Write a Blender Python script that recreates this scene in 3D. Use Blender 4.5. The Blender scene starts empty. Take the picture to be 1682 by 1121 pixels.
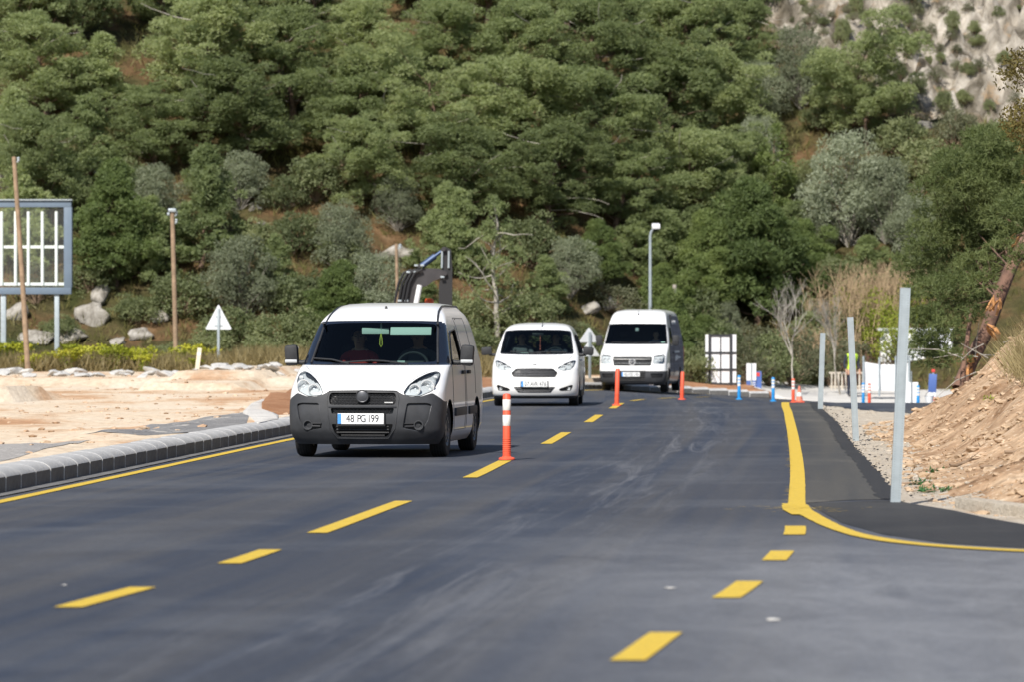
import bpy, bmesh, math, random
import numpy as np
from mathutils import Vector, Matrix

# ------------------------------------------------------------------ camera, sky, sun, exposure
SC = bpy.context.scene
COL = SC.collection
F = 6500.0                       # focal length in photograph pixels (1682 wide)
CH = 1.4                         # camera height above the road
cam_d = bpy.data.cameras.new('camera')
cam_d.sensor_width = 36.0
cam_d.lens = F / 1682 * 36
cam_d.clip_start = 0.5
cam_d.clip_end = 3000
cam_d.dof.use_dof = True
cam_d.dof.focus_distance = 49.0
cam_d.dof.aperture_fstop = 3.6
cam = bpy.data.objects.new('camera', cam_d)
COL.objects.link(cam)
cam.location = (0, 0, CH)
cam.rotation_euler = (math.radians(90) - 3.5 / F, 0, 0)
SC.camera = cam

SUN_ELEV, SUN_AZ = math.radians(43), math.radians(22)   # azimuth: shadows fall away from the camera, this far to the right
world = bpy.data.worlds.new('World')
SC.world = world
world.use_nodes = True
wn = world.node_tree
sky = wn.nodes.new('ShaderNodeTexSky')
sky.sky_type = 'NISHITA'
sky.sun_disc = False
sky.sun_elevation = SUN_ELEV
sky.sun_rotation = math.pi + SUN_AZ
sky.air_density = 1.0
sky.dust_density = 0.6
wn.links.new(sky.outputs[0], wn.nodes['Background'].inputs[0])
wn.nodes['Background'].inputs[1].default_value = 0.083
sun_d = bpy.data.lights.new('sun', 'SUN')
sun_d.energy = 4.7
sun_d.angle = math.radians(0.53)
sun_d.color = (1.0, 0.945, 0.86)
sun = bpy.data.objects.new('sun', sun_d)
COL.objects.link(sun)
sun.location = (-20, -30, 60)
SUN_DIR = Vector((math.sin(SUN_AZ) * math.cos(SUN_ELEV), math.cos(SUN_AZ) * math.cos(SUN_ELEV), -math.sin(SUN_ELEV)))
sun.rotation_euler = SUN_DIR.to_track_quat('-Z', 'Y').to_euler()
SC.view_settings.view_transform = 'Standard'
SC.view_settings.look = 'None'
SC.view_settings.exposure = 0.47
SC.view_settings.gamma = 1.0
SC.render.engine = 'CYCLES'
SC.cycles.use_denoising = True
SC.cycles.max_bounces = 6
SC.cycles.diffuse_bounces = 2
SC.cycles.glossy_bounces = 3
SC.cycles.transparent_max_bounces = 12
SC.cycles.caustics_reflective = False
SC.cycles.caustics_refractive = False

RNG = np.random.default_rng(7)
random.seed(7)

# ------------------------------------------------------------------ helpers
def at(px, py, Y):
    """the point at distance Y that the photograph shows at pixel (px, py)"""
    return Vector(((px - 841) / F * Y, Y, CH - (py - 557) / F * Y))

def lerp_table(tab):
    xs = np.array([a for a, b in tab], float); ys = np.array([b for a, b in tab], float)
    # monotone cubic (pchip)
    h = np.diff(xs); dlt = np.diff(ys) / h
    m = np.zeros_like(ys)
    m[0], m[-1] = dlt[0], dlt[-1]
    for i in range(1, len(xs) - 1):
        if dlt[i - 1] * dlt[i] > 0:
            w1 = 2 * h[i] + h[i - 1]; w2 = h[i] + 2 * h[i - 1]
            m[i] = (w1 + w2) / (w1 / dlt[i - 1] + w2 / dlt[i])
    def f(x):
        x = np.clip(np.asarray(x, float), xs[0], xs[-1])
        i = np.clip(np.searchsorted(xs, x, side='right') - 1, 0, len(h) - 1)
        t = (x - xs[i]) / h[i]
        return ((2*t**3 - 3*t**2 + 1) * ys[i] + (t**3 - 2*t**2 + t) * h[i] * m[i]
                + (-2*t**3 + 3*t**2) * ys[i+1] + (t**3 - t**2) * h[i] * m[i+1])
    return f

def _hash(ix, iy, seed):
    n = (ix.astype(np.int64) * 374761393 + iy.astype(np.int64) * 668265263 + seed * 69069) & 0xffffffff
    n = ((n ^ (n >> 13)) * 1274126177) & 0xffffffff
    return ((n ^ (n >> 16)) & 0xffff) / 65535.0
def vnoise(x, y, seed=0):
    x = np.asarray(x, float); y = np.asarray(y, float)
    ix = np.floor(x); iy = np.floor(y); fx = x - ix; fy = y - iy
    fx = fx*fx*(3-2*fx); fy = fy*fy*(3-2*fy)
    a = _hash(ix, iy, seed); b = _hash(ix+1, iy, seed); c = _hash(ix, iy+1, seed); d = _hash(ix+1, iy+1, seed)
    return (a*(1-fx)+b*fx)*(1-fy) + (c*(1-fx)+d*fx)*fy - 0.5
def fbm(x, y, seed=0, octs=4):
    s = 0; a = 1.0
    for o in range(octs):
        s = s + a * vnoise(np.asarray(x) * 2**o, np.asarray(y) * 2**o, seed + o * 17); a *= 0.5
    return s
def sstep(a, b, x):
    t = np.clip((np.asarray(x, float) - a) / (b - a), 0, 1)
    return t*t*(3-2*t)

def tag(o, label=None, cat=None, group=None, kind=None):
    if label: o['label'] = label
    if cat: o['category'] = cat
    if group: o['group'] = group
    if kind: o['kind'] = kind
    return o
def empty(name, loc=(0, 0, 0), rz=0.0, parent=None):
    o = bpy.data.objects.new(name, None)
    COL.objects.link(o); o.location = loc; o.rotation_euler = (0, 0, rz); o.parent = parent
    o.empty_display_size = 0.2
    return o
def link_mesh(name, me, mats, parent=None, loc=None):
    o = bpy.data.objects.new(name, me)
    COL.objects.link(o)
    o.parent = parent
    if loc is not None: o.location = loc
    if mats is not None and len(me.materials) == 0:
        for m in (mats if isinstance(mats, (list, tuple)) else [mats]): me.materials.append(m)
    return o
def np_mesh(name, verts, faces, smooth=False, mat_idx=None):
    """verts (n,3), faces (m,k) with one k"""
    me = bpy.data.meshes.new(name)
    verts = np.asarray(verts, np.float32); faces = np.asarray(faces, np.int32)
    k = faces.shape[1]
    me.vertices.add(len(verts)); me.vertices.foreach_set('co', verts.ravel())
    me.loops.add(faces.size); me.loops.foreach_set('vertex_index', faces.ravel())
    me.polygons.add(len(faces))
    me.polygons.foreach_set('loop_start', np.arange(0, faces.size, k, dtype=np.int32))
    me.polygons.foreach_set('use_smooth', np.full(len(faces), smooth, bool))
    if mat_idx is not None: me.polygons.foreach_set('material_index', np.asarray(mat_idx, np.int32))
    me.update(calc_edges=True); me.validate()
    return me
def smooth_by_angle(bm, deg=35):
    lim = math.radians(deg)
    for f in bm.faces: f.smooth = True
    for e in bm.edges:
        if len(e.link_faces) == 2:
            e.smooth = e.calc_face_angle(0) < lim
def bm_obj(name, bm, mats, parent=None, loc=None, smooth=None, recalc=True):
    if recalc: bmesh.ops.recalc_face_normals(bm, faces=bm.faces)
    if smooth: smooth_by_angle(bm, smooth)
    me = bpy.data.meshes.new(name)
    bm.to_mesh(me); bm.free()
    return link_mesh(name, me, mats, parent, loc)

class MB:
    """collects shapes into one mesh"""
    def __init__(s): s.bm = bmesh.new()
    def box(s, c, size, rot=None, bevel=0.0, mi=0):
        ret = bmesh.ops.create_cube(s.bm, size=1.0)
        vs = ret['verts']
        M = Matrix.Translation(Vector(c)) @ (rot.to_4x4() if rot else Matrix.Identity(4)) @ Matrix.Diagonal((*size, 1))
        bmesh.ops.transform(s.bm, matrix=M, verts=vs)
        fs = {f for v in vs for f in v.link_faces}
        for f in fs: f.material_index = mi
        if bevel > 0:
            es = list({e for v in vs for e in v.link_edges})
            r = bmesh.ops.bevel(s.bm, geom=es, offset=bevel, segments=2, affect='EDGES', profile=0.6)
            for f in r['faces']: f.material_index = mi
        return s
    def tube(s, pts, radii, seg=8, caps=True, mi=0, flat=None):
        pts = [Vector(p) for p in pts]
        if not hasattr(radii, '__len__'): radii = [radii] * len(pts)
        rings = []
        up = None
        for i, p in enumerate(pts):
            d = (pts[min(i+1, len(pts)-1)] - pts[max(i-1, 0)]).normalized()
            if up is None: up = Vector((1, 0, 0)) if abs(d.x) < 0.8 else Vector((0, 1, 0))
            a = (up - d * up.dot(d)).normalized(); up = a
            b = d.cross(a)
            rings.append([s.bm.verts.new(p + (a * math.cos(t) + b * math.sin(t) * (flat or 1)) * radii[i])
                          for t in [2*math.pi*k/seg for k in range(seg)]])
        for r0, r1 in zip(rings, rings[1:]):
            for k in range(seg):
                f = s.bm.faces.new((r0[k], r0[(k+1) % seg], r1[(k+1) % seg], r1[k])); f.material_index = mi; f.smooth = True
        if caps:
            for r in (rings[0][::-1], rings[-1]):
                f = s.bm.faces.new(r); f.material_index = mi
        return s
    def lathe(s, prof, seg=24, M=None, mi=0, caps=False):
        """prof: (radius, height) turned about local z"""
        M = M or Matrix.Identity(4)
        rings = []
        for r, z in prof:
            rings.append([s.bm.verts.new(M @ Vector((r*math.cos(2*math.pi*k/seg), r*math.sin(2*math.pi*k/seg), z))) for k in range(seg)])
        for r0, r1 in zip(rings, rings[1:]):
            for k in range(seg):
                f = s.bm.faces.new((r0[k], r0[(k+1) % seg], r1[(k+1) % seg], r1[k])); f.material_index = mi; f.smooth = True
        if caps:
            for r in (rings[0][::-1], rings[-1]):
                f = s.bm.faces.new(r); f.material_index = mi
        return s
    def prism(s, poly, M, depth, mi=0):
        """2D poly extruded along local z by depth, placed by M"""
        a = [s.bm.verts.new(M @ Vector((x, y, 0))) for x, y in poly]
        b = [s.bm.verts.new(M @ Vector((x, y, depth))) for x, y in poly]
        n = len(a)
        fs = [s.bm.faces.new(a[::-1]), s.bm.faces.new(b)]
        for i in range(n): fs.append(s.bm.faces.new((a[i], a[(i+1) % n], b[(i+1) % n], b[i])))
        for f in fs: f.material_index = mi
        return s
    def build(s, name, mats, parent=None, loc=None, smooth=35):
        return bm_obj(name, s.bm, mats, parent, loc, smooth)

def copy_tree(o, parent=None):
    c = o.copy(); COL.objects.link(c); c.parent = parent
    for ch in list(o.children): copy_tree(ch, c)
    return c

def text_mesh(s, size, depth=0.001, sx=1.0):
    cu = bpy.data.curves.new('lettering', 'FONT')
    cu.body = s; cu.size = size; cu.extrude = depth; cu.align_x = 'CENTER'; cu.align_y = 'CENTER'
    o = bpy.data.objects.new('lettering', cu); COL.objects.link(o)
    o.scale = (sx, 1, 1)
    dg = bpy.context.evaluated_depsgraph_get()
    me = bpy.data.meshes.new_from_object(o.evaluated_get(dg))
    bpy.data.objects.remove(o); bpy.data.curves.remove(cu)
    for v in me.vertices: v.co.x *= sx
    me.materials.clear()
    return me

# ------------------------------------------------------------------ materials
class NT:
    def __init__(s, name):
        s.m = bpy.data.materials.new(name); s.m.use_nodes = True
        s.t = s.m.node_tree; s.b = s.t.nodes['Principled BSDF']; s.out = s.t.nodes['Material Output']
    def n(s, typ, **kw):
        nd = s.t.nodes.new(typ)
        for k, v in kw.items(): setattr(nd, k, v)
        return nd
    def l(s, a, b): s.t.links.new(a, b)
    def coord(s, which='Object', scale=(1, 1, 1), rot=(0, 0, 0)):
        tc = s.n('ShaderNodeTexCoord'); mp = s.n('ShaderNodeMapping')
        mp.inputs['Scale'].default_value = scale; mp.inputs['Rotation'].default_value = rot
        s.l(tc.outputs[which], mp.inputs[0]); return mp.outputs[0]
    def noise(s, vec, scale, detail=4, rough=0.55, dist=0.0):
        nd = s.n('ShaderNodeTexNoise'); nd.inputs['Scale'].default_value = scale
        nd.inputs['Detail'].default_value = detail; nd.inputs['Roughness'].default_value = rough
        nd.inputs['Distortion'].default_value = dist
        if vec is not None: s.l(vec, nd.inputs['Vector'])
        return nd.outputs['Fac']
    def ramp(s, fac, stops, interp='LINEAR'):
        r = s.n('ShaderNodeValToRGB'); r.color_ramp.interpolation = interp
        el = r.color_ramp.elements
        while len(el) < len(stops): el.new(0.5)
        for e, (p, c) in zip(el, stops):
            e.position = p; e.color = (*c, 1) if len(c) == 3 else c
        s.l(fac, r.inputs[0]); return r.outputs['Color']
    def mix(s, fac, a, b, mode='MIX'):
        m = s.n('ShaderNodeMix', data_type='RGBA', blend_type=mode)
        for sock, v in ((m.inputs[0], fac), (m.inputs[6], a), (m.inputs[7], b)):
            if hasattr(v, 'is_linked'): s.l(v, sock)
            elif isinstance(v, (int, float)): sock.default_value = v
            else: sock.default_value = (*v, 1)
        return m.outputs[2]
    def math(s, op, a, b=None, c=None, clamp=False):
        m = s.n('ShaderNodeMath', operation=op); m.use_clamp = clamp
        for i, v in enumerate((a, b, c)):
            if v is None: continue
            if hasattr(v, 'is_linked'): s.l(v, m.inputs[i])
            else: m.inputs[i].default_value = v
        return m.outputs[0]
    def bump(s, h, strength=0.5, dist=0.02):
        b = s.n('ShaderNodeBump'); b.inputs['Strength'].default_value = strength; b.inputs['Distance'].default_value = dist
        s.l(h, b.inputs['Height']); s.l(b.outputs[0], s.b.inputs['Normal'])

def mat(name, col, rough=0.6, metal=0.0, vary=0.0, vscale=6.0, coat=0.0, bump=0.0, bscale=40.0, spec=0.5):
    k = NT(name); b = k.b
    b.inputs['Roughness'].default_value = rough; b.inputs['Metallic'].default_value = metal
    b.inputs['Specular IOR Level'].default_value = spec
    b.inputs['Coat Weight'].default_value = coat; b.inputs['Coat Roughness'].default_value = 0.06
    v = k.coord()
    if vary > 0:
        fac = k.noise(v, vscale, 5, 0.6)
        lo = tuple(c * (1 - vary) for c in col); hi = tuple(min(1, c * (1 + vary)) for c in col)
        k.l(k.ramp(fac, [(0.3, lo), (0.7, hi)]), b.inputs['Base Color'])
    else: b.inputs['Base Color'].default_value = (*col, 1)
    if bump > 0: k.bump(k.noise(v, bscale, 4, 0.6), bump, 0.01)
    return k.m

def leaf_mat(name, cols, trans=0.3, rough=0.55, vscale=0.9):
    k = NT(name)
    oi = k.n('ShaderNodeObjectInfo')
    v = k.coord()
    big = k.noise(v, vscale, 3, 0.6)
    fine = k.noise(v, 9.0, 2, 0.6)
    f = k.math('ADD', k.math('MULTIPLY', big, 0.65), k.math('MULTIPLY', fine, 0.35))
    f = k.math('ADD', f, k.math('MULTIPLY', k.math('SUBTRACT', oi.outputs['Random'], 0.5), 0.34))
    c = k.ramp(f, [(0.28, cols[0]), (0.5, cols[1]), (0.72, cols[2])])
    k.l(c, k.b.inputs['Base Color']); k.b.inputs['Roughness'].default_value = rough
    k.b.inputs['Specular IOR Level'].default_value = 0.25
    tr = k.n('ShaderNodeBsdfTranslucent'); k.l(k.mix(1.0, c, (1.15, 1.15, 0.75), 'MULTIPLY'), tr.inputs[0])
    mx = k.n('ShaderNodeMixShader'); mx.inputs[0].default_value = trans
    k.l(k.b.outputs[0], mx.inputs[1]); k.l(tr.outputs[0], mx.inputs[2]); k.l(mx.outputs[0], k.out.inputs[0])
    return k.m

def glass_mat(name, tint, gloss=1.0, rough=0.02):
    k = NT(name)
    tr = k.n('ShaderNodeBsdfTransparent'); tr.inputs[0].default_value = (*tint, 1)
    gl = k.n('ShaderNodeBsdfGlossy'); gl.inputs['Roughness'].default_value = rough
    fr = k.n('ShaderNodeFresnel'); fr.inputs[0].default_value = 1.5
    f = k.math('MULTIPLY', fr.outputs[0], gloss, clamp=True)
    mx = k.n('ShaderNodeMixShader'); k.l(f, mx.inputs[0]); k.l(tr.outputs[0], mx.inputs[1]); k.l(gl.outputs[0], mx.inputs[2])
    k.l(mx.outputs[0], k.out.inputs[0])
    return k.m
# ------------------------------------------------------------------ the setting: road, kerb, ground, hillside
def gp(px, py, z=0.0):
    """the point of the level z that the photograph shows at (px, py)"""
    Y = F * (CH - z) / (py - 557)
    return ((px - 841) / F * Y, Y)

def road_z(X, Y):
    X = np.asarray(X, float); Y = np.asarray(Y, float)
    d = np.clip(Y - 86.0, 0, None); d = d * d / (d + 2.0)
    return -0.70 * (1 - np.exp(-d / 14.0)) * np.clip(X / 10.0, 0, 1.2)

KERB = [(-7.6, -12), (-6.55, 6), (-5.62, 20), (-4.62, 35.7), (-3.24, 57.5), (-2.1, 73), (-0.96, 88), (0.35, 103), (1.55, 114.5), (2.7, 121.8), (4.2, 126.5), (6.2, 129), (8.6, 130.3)]
CENTRE = lerp_table([(5, -4.3), (20.6, -2.3), (24.5, -1.76), (28.4, -1.4), (34, -0.93), (39.6, -0.43), (45.5, -0.06), (52.4, 0.45), (58.7, 0.8), (66, 1.27), (72, 1.58), (79, 2.0), (85.5, 2.36), (98, 3.25), (108, 4.3), (122, 6.2)])

def dense(poly, step):
    """points along a smoothed polyline, with tangents"""
    p = np.array(poly, float)
    d = np.r_[0, np.cumsum(np.hypot(*np.diff(p, axis=0).T))]
    fx = lerp_table(list(zip(d, p[:, 0]))); fy = lerp_table(list(zip(d, p[:, 1])))
    s = np.arange(0, d[-1], step)
    P = np.c_[fx(s), fy(s)]
    e = 0.05
    T = np.c_[fx(np.minimum(s+e, d[-1])) - fx(np.maximum(s-e, 0)), fy(np.minimum(s+e, d[-1])) - fy(np.maximum(s-e, 0))]
    T /= np.linalg.norm(T, axis=1)[:, None]
    return P, T
def offset(poly, off, step=1.0):
    P, T = dense(poly, step)
    return P + np.c_[T[:, 1], -T[:, 0]] * off          # to the right of travel

def poly_sheet(name, poly, zf, step, m, thick=0.0, parent=None):
    bm = bmesh.new()
    vs = [bm.verts.new((x, y, 0)) for x, y in poly]
    f0 = bm.faces.new(vs); f0.normal_update()
    bmesh.ops.triangulate(bm, faces=[f0], ngon_method='EAR_CLIP')
    P = np.array(poly)
    sx, sy = step if hasattr(step, '__len__') else (step, step)
    for x in np.arange(math.ceil(P[:, 0].min()/sx)*sx, P[:, 0].max(), sx):
        bmesh.ops.bisect_plane(bm, geom=bm.verts[:] + bm.edges[:] + bm.faces[:], plane_co=(x+0.0013, 0, 0), plane_no=(1, 0, 0))
    for y in np.arange(math.ceil(P[:, 1].min()/sy)*sy, P[:, 1].max(), sy):
        bmesh.ops.bisect_plane(bm, geom=bm.verts[:] + bm.edges[:] + bm.faces[:], plane_co=(0, y+0.0017, 0), plane_no=(0, 1, 0))
    bmesh.ops.triangulate(bm, faces=[f for f in bm.faces if len(f.verts) > 4])
    co = np.array([v.co[:] for v in bm.verts])
    z = zf(co[:, 0], co[:, 1])
    for v, zz in zip(bm.verts, np.broadcast_to(z, len(co))): v.co.z = float(zz)
    if thick:
        be = [e for e in bm.edges if len(e.link_faces) == 1]
        r = bmesh.ops.extrude_edge_only(bm, edges=be)
        for v in [g for g in r['geom'] if isinstance(g, bmesh.types.BMVert)]: v.co.z -= thick
    bmesh.ops.recalc_face_normals(bm, faces=bm.faces)
    if sum(f.normal.z for f in bm.faces) < 0: bmesh.ops.reverse_faces(bm, faces=bm.faces)
    for f in bm.faces: f.smooth = True
    me = bpy.data.meshes.new(name); bm.to_mesh(me); bm.free()
    return link_mesh(name, me, m, parent)

def ribbon(name, pts, w, m, parent, dz=0.006, zf=road_z, wob=0.0):
    """flat painted stripe along pts"""
    p = np.array(pts, float)
    t = np.gradient(p, axis=0); t /= np.linalg.norm(t, axis=1)[:, None]
    n = np.c_[t[:, 1], -t[:, 0]]
    ww = (np.asarray(w, float) if hasattr(w, '__len__') else np.full(len(p), w)) / 2
    ww = np.asarray(ww) + wob * (RNG.random(len(p)) - 0.5)
    L = p - n * ww[:, None]; R = p + n * ww[:, None]
    V = np.r_[np.c_[L, zf(L[:, 0], L[:, 1]) + dz], np.c_[R, zf(R[:, 0], R[:, 1]) + dz]]
    k = len(p); i = np.arange(k - 1)
    return link_mesh(name, np_mesh(name, V, np.c_[i, i + k, i + k + 1, i + 1]), m, parent)

# --- materials of the ground
def asphalt(name, base, warm, dusty, streak=0.5, junction=False):
    k = NT(name)
    v = k.coord()
    sp = k.n('ShaderNodeSeparateXYZ'); k.l(v, sp.inputs[0])      # u: distance across the road from its curved centre line
    u = k.math('ADD', k.math('ADD', sp.outputs[0], 4.58), k.math('MULTIPLY', sp.outputs[1], k.math('MULTIPLY_ADD', sp.outputs[1], 0.000454, -0.12)))
    def along(su, sy):
        c_ = k.n('ShaderNodeCombineXYZ'); k.l(k.math('MULTIPLY', u, su), c_.inputs[0]); k.l(k.math('MULTIPLY', sp.outputs[1], sy), c_.inputs[1]); return c_.outputs[0]
    vs = along(0.75, 0.012)                                       # drawn out along the road
    agg = k.noise(v, 60.0, 3, 0.7)
    fine = k.noise(v, 14.0, 4, 0.65)
    tr = k.noise(vs, 1.9, 4, 0.6, 0.4)
    blot = k.noise(v, 0.35, 4, 0.6, 0.6)
    c = k.mix(k.ramp(tr, [(0.40, (0, 0, 0)), (0.62, (1, 1, 1))]), base, warm)
    c = k.mix(k.math('MULTIPLY', k.ramp(blot, [(0.47, (0, 0, 0)), (0.75, (1, 1, 1))]), streak), c, dusty)
    if junction:                                        # pale dust carried out of the side road and dropped along the lanes
        sep = k.n('ShaderNodeSeparateXYZ'); k.l(v, sep.inputs[0])
        fx = k.math('MULTIPLY', k.math('SUBTRACT', sep.outputs[0], -0.6), 0.42, clamp=True)
        fy = k.math('MULTIPLY', k.math('SUBTRACT', 31.0, sep.outputs[1]), 0.14, clamp=True)
        dm = k.noise(k.coord(scale=(1.0, 0.5, 1.0), rot=(0, 0, -0.5)), 1.1, 5, 0.65, 1.2)
        f = k.math('MULTIPLY', k.math('MULTIPLY', fx, fy), k.ramp(dm, [(0.25, (0.35,)*3), (0.6, (1, 1, 1))]))
        c = k.mix(k.math('MULTIPLY', f, 0.85), c, (0.225, 0.232, 0.25))
        st = k.noise(along(2.6, 0.10), 1.3, 5, 0.7, 1.2)
        band = k.math('SUBTRACT', 1.0, k.math('MULTIPLY', k.math('ABSOLUTE', k.math('SUBTRACT', u, 1.75)), 0.9, clamp=True), clamp=True)
        f2 = k.math('MULTIPLY', band, k.ramp(st, [(0.5, (0, 0, 0)), (0.7, (1, 1, 1))]))
        c = k.mix(k.math('MULTIPLY', f2, 0.55), c, (0.21, 0.215, 0.23))
    c = k.mix(0.5, c, k.ramp(agg, [(0.3, (0.3, 0.3, 0.3)), (0.60, (1.0, 1.0, 1.0)), (0.76, (3.0, 2.9, 2.7))]), 'MULTIPLY')
    c = k.mix(0.4, c, k.ramp(fine, [(0.3, (0.6, 0.6, 0.6)), (0.7, (1.4, 1.4, 1.4))]), 'MULTIPLY')
    k.l(c, k.b.inputs['Base Color'])
    r = k.ramp(tr, [(0.3, (0.62,)*3), (0.7, (0.8,)*3)])
    k.l(r, k.b.inputs['Roughness']); k.b.inputs['Specular IOR Level'].default_value = 0.35
    k.bump(agg, 0.5, 0.006)
    return k.m
M_ROAD = asphalt('asphalt', (0.037, 0.046, 0.069), (0.072, 0.073, 0.080), (0.120, 0.128, 0.145), 0.55, True)
M_SHOULDER = asphalt('asphalt_shoulder', (0.058, 0.059, 0.060), (0.086, 0.082, 0.074), (0.15, 0.14, 0.12), 0.75)
M_FRESH = asphalt('asphalt_fresh', (0.026, 0.026, 0.028), (0.04, 0.04, 0.042), (0.09, 0.088, 0.085), 0.5)
def paint_mat():
    k = NT('yellow_paint'); v = k.coord()
    f = k.noise(v, 9.0, 5, 0.7); g = k.noise(v, 45.0, 3, 0.7)
    c = k.ramp(f, [(0.25, (0.42, 0.29, 0.04)), (0.42, (0.62, 0.42, 0.035)), (0.7, (0.68, 0.48, 0.06))])
    c = k.mix(k.ramp(g, [(0.56, (0, 0, 0)), (0.70, (0.75, 0.75, 0.75))]), c, (0.2, 0.17, 0.09))
    k.l(c, k.b.inputs['Base Color']); k.b.inputs['Roughness'].default_value = 0.6
    k.bump(g, 0.3, 0.003)
    return k.m
M_PAINT = paint_mat()
def soil_mat(name, stops, scale, fine=18.0, bump=0.7, specks=None, stretch=(1, 1, 1), lo=0.6):
    k = NT(name); v = k.coord(scale=stretch)
    f = k.noise(v, scale, 6, 0.62, 0.3); g = k.noise(v, fine, 5, 0.7)
    c = k.ramp(f, stops)
    c = k.mix(0.55, c, k.ramp(g, [(0.3, (lo, lo*0.93, lo*0.87)), (0.68, (1.25, 1.25, 1.25))]), 'MULTIPLY')
    if specks:
        s = k.noise(v, specks[0], 3, 0.7)
        c = k.mix(k.ramp(s, [(specks[1], (0, 0, 0)), (specks[1] + 0.06, (1, 1, 1))]), c, specks[2])
    k.l(c, k.b.inputs['Base Color']); k.b.inputs['Roughness'].default_value = 0.95; k.b.inputs['Specular IOR Level'].default_value = 0.15
    k.bump(g, bump, 0.05)
    return k.m
M_PLAIN = soil_mat('excavated_soil', [(0.30, (0.42, 0.235, 0.13)), (0.40, (0.53, 0.35, 0.22)), (0.48, (0.64, 0.52, 0.385)), (0.66, (0.68, 0.59, 0.475))], 0.45, 7.0, 0.6, (5.0, 0.69, (0.28, 0.16, 0.09)), (1.0, 0.35, 1))
M_ISLAND = soil_mat('reddish_soil', [(0.3, (0.30, 0.14, 0.07)), (0.7, (0.46, 0.26, 0.15))], 2.0, 14.0, 1.0)
M_BANK = soil_mat('bank_soil', [(0.32, (0.24, 0.14, 0.075)), (0.45, (0.42, 0.275, 0.17)), (0.58, (0.54, 0.375, 0.24)), (0.72, (0.62, 0.47, 0.33))], 1.3, 7.0, 1.0, (14.0, 0.62, (0.64, 0.53, 0.40)), (1, 1, 1), 0.22)
M_GRAVEL = soil_mat('cream_gravel', [(0.3, (0.50, 0.43, 0.34)), (0.7, (0.66, 0.60, 0.51))], 2.2, 20.0, 1.0, (14.0, 0.68, (0.27, 0.23, 0.18)))
M_GREYGRAVEL = soil_mat('grey_gravel', [(0.3, (0.19, 0.19, 0.195)), (0.7, (0.32, 0.315, 0.31))], 1.3, 16.0, 0.8, (2.4, 0.60, (0.50, 0.47, 0.43)), (1, 0.4, 1))
M_CONC = soil_mat('concrete', [(0.3, (0.40, 0.40, 0.395)), (0.7, (0.52, 0.515, 0.50))], 1.5, 22.0, 0.25)
M_CONC_W = soil_mat('pale_concrete', [(0.3, (0.50, 0.49, 0.47)), (0.7, (0.62, 0.60, 0.57))], 0.8, 18.0, 0.25)
M_KERB = soil_mat('kerb_concrete', [(0.3, (0.39, 0.395, 0.40)), (0.7, (0.51, 0.51, 0.505))], 3.0, 26.0, 0.3)

# --- far ground sheet
g = np_mesh('ground', [(-1500, -1500, -2.2), (1500, -1500, -2.2), (1500, 1500, -2.2), (-1500, 1500, -2.2)], [(0, 1, 2, 3)])
tag(link_mesh('ground', g, soil_mat('dry_earth', [(0.3, (0.2, 0.15, 0.08)), (0.7, (0.3, 0.25, 0.13))], 0.1, 2.0, 0.3)), kind='structure')

# --- road
kerb_in = [tuple(p) for p in offset(KERB, 0.0, 1.5)]
rag = lambda pts, a: [(x + a * (RNG.random() - 0.5), y + 3 * a * (RNG.random() - 0.5)) for x, y in pts]
inner = dense([(3.34, 34.3), (3.46, 36), (3.66, 39), (4.4, 51), (5.4, 66), (6.2, 79.5), (6.66, 86.6)], 0.35)[0]
inner_r = rag([tuple(p) for p in inner], 0.05)
corner = [(3.36, 33.8), (3.43, 33.3), (3.6, 32.2), (3.72, 30.8), (3.95, 29.2), (4.5, 28.2), (5.6, 27.6), (20, 26.2), (20, -12)]
road_poly = kerb_in + [(13, 130.6), (30, 129), (60, 125), (60, 66), (14, 70), (9, 73), (7.7, 75.8), (7.2, 78.4), (6.86, 82)] + inner_r[::-1] + corner
M_DUST = soil_mat('road_dust', [(0.3, (0.12, 0.12, 0.125)), (0.7, (0.19, 0.185, 0.18))], 2.0, 30.0, 0.2)
road = tag(poly_sheet('road', road_poly, road_z, (1.2, 2.0), M_ROAD, thick=0.06), kind='structure')

# shoulder strip right of the edge line, and the fresh black lip at its broken edge
EDGE = [(1.15, 21.0), (1.72, 25.4), (2.1, 29.2), (2.36, 32.8), (2.95, 40.9), (3.98, 56), (5.1, 73), (6.1, 88), (6.9, 96)]
eP, eT = dense(EDGE, 0.5)
sel = eP[:, 1] > 33.2
left = [tuple(p) for p in eP[sel & (eP[:, 1] < 91)]]
right = [(x - 0.12, y) for x, y in inner_r if y < 87.5]
tag(poly_sheet('shoulder', left + rag(right[::-1], 0.01) + [(2.9, 34.2)], lambda x, y: road_z(x, y) + 0.004, (0.8, 2.0), M_SHOULDER), kind='structure')
lip = [(x - 0.16 - 0.05 * float(vnoise(y * 0.3, 0.3, 4)), y) for x, y in inner_r if y < 87.5]
lip2 = [(x + 0.02, y) for x, y in inner_r if y < 87.5]
tag(poly_sheet('asphalt_lip', rag(lip, 0.02) + lip2[::-1], lambda x, y: road_z(x, y) + 0.007, (0.5, 2.0), M_FRESH), kind='structure')
# fresh apron of the side road behind the curved line
tag(poly_sheet('side_road_apron', [(2.5, 33.5), (3.30, 34.2), (3.4, 33.2), (3.57, 32.1), (3.69, 30.7), (3.92, 29.1), (4.5, 28.1), (5.6, 27.5), (19, 26.2), (19, 25.2), (6, 25.9), (3.4, 26.4), (2.95, 27.0), (2.65, 28.2), (2.5, 30.0)], lambda x, y: road_z(x, y) + 0.004, (0.6, 0.6), M_FRESH), kind='structure')

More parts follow.
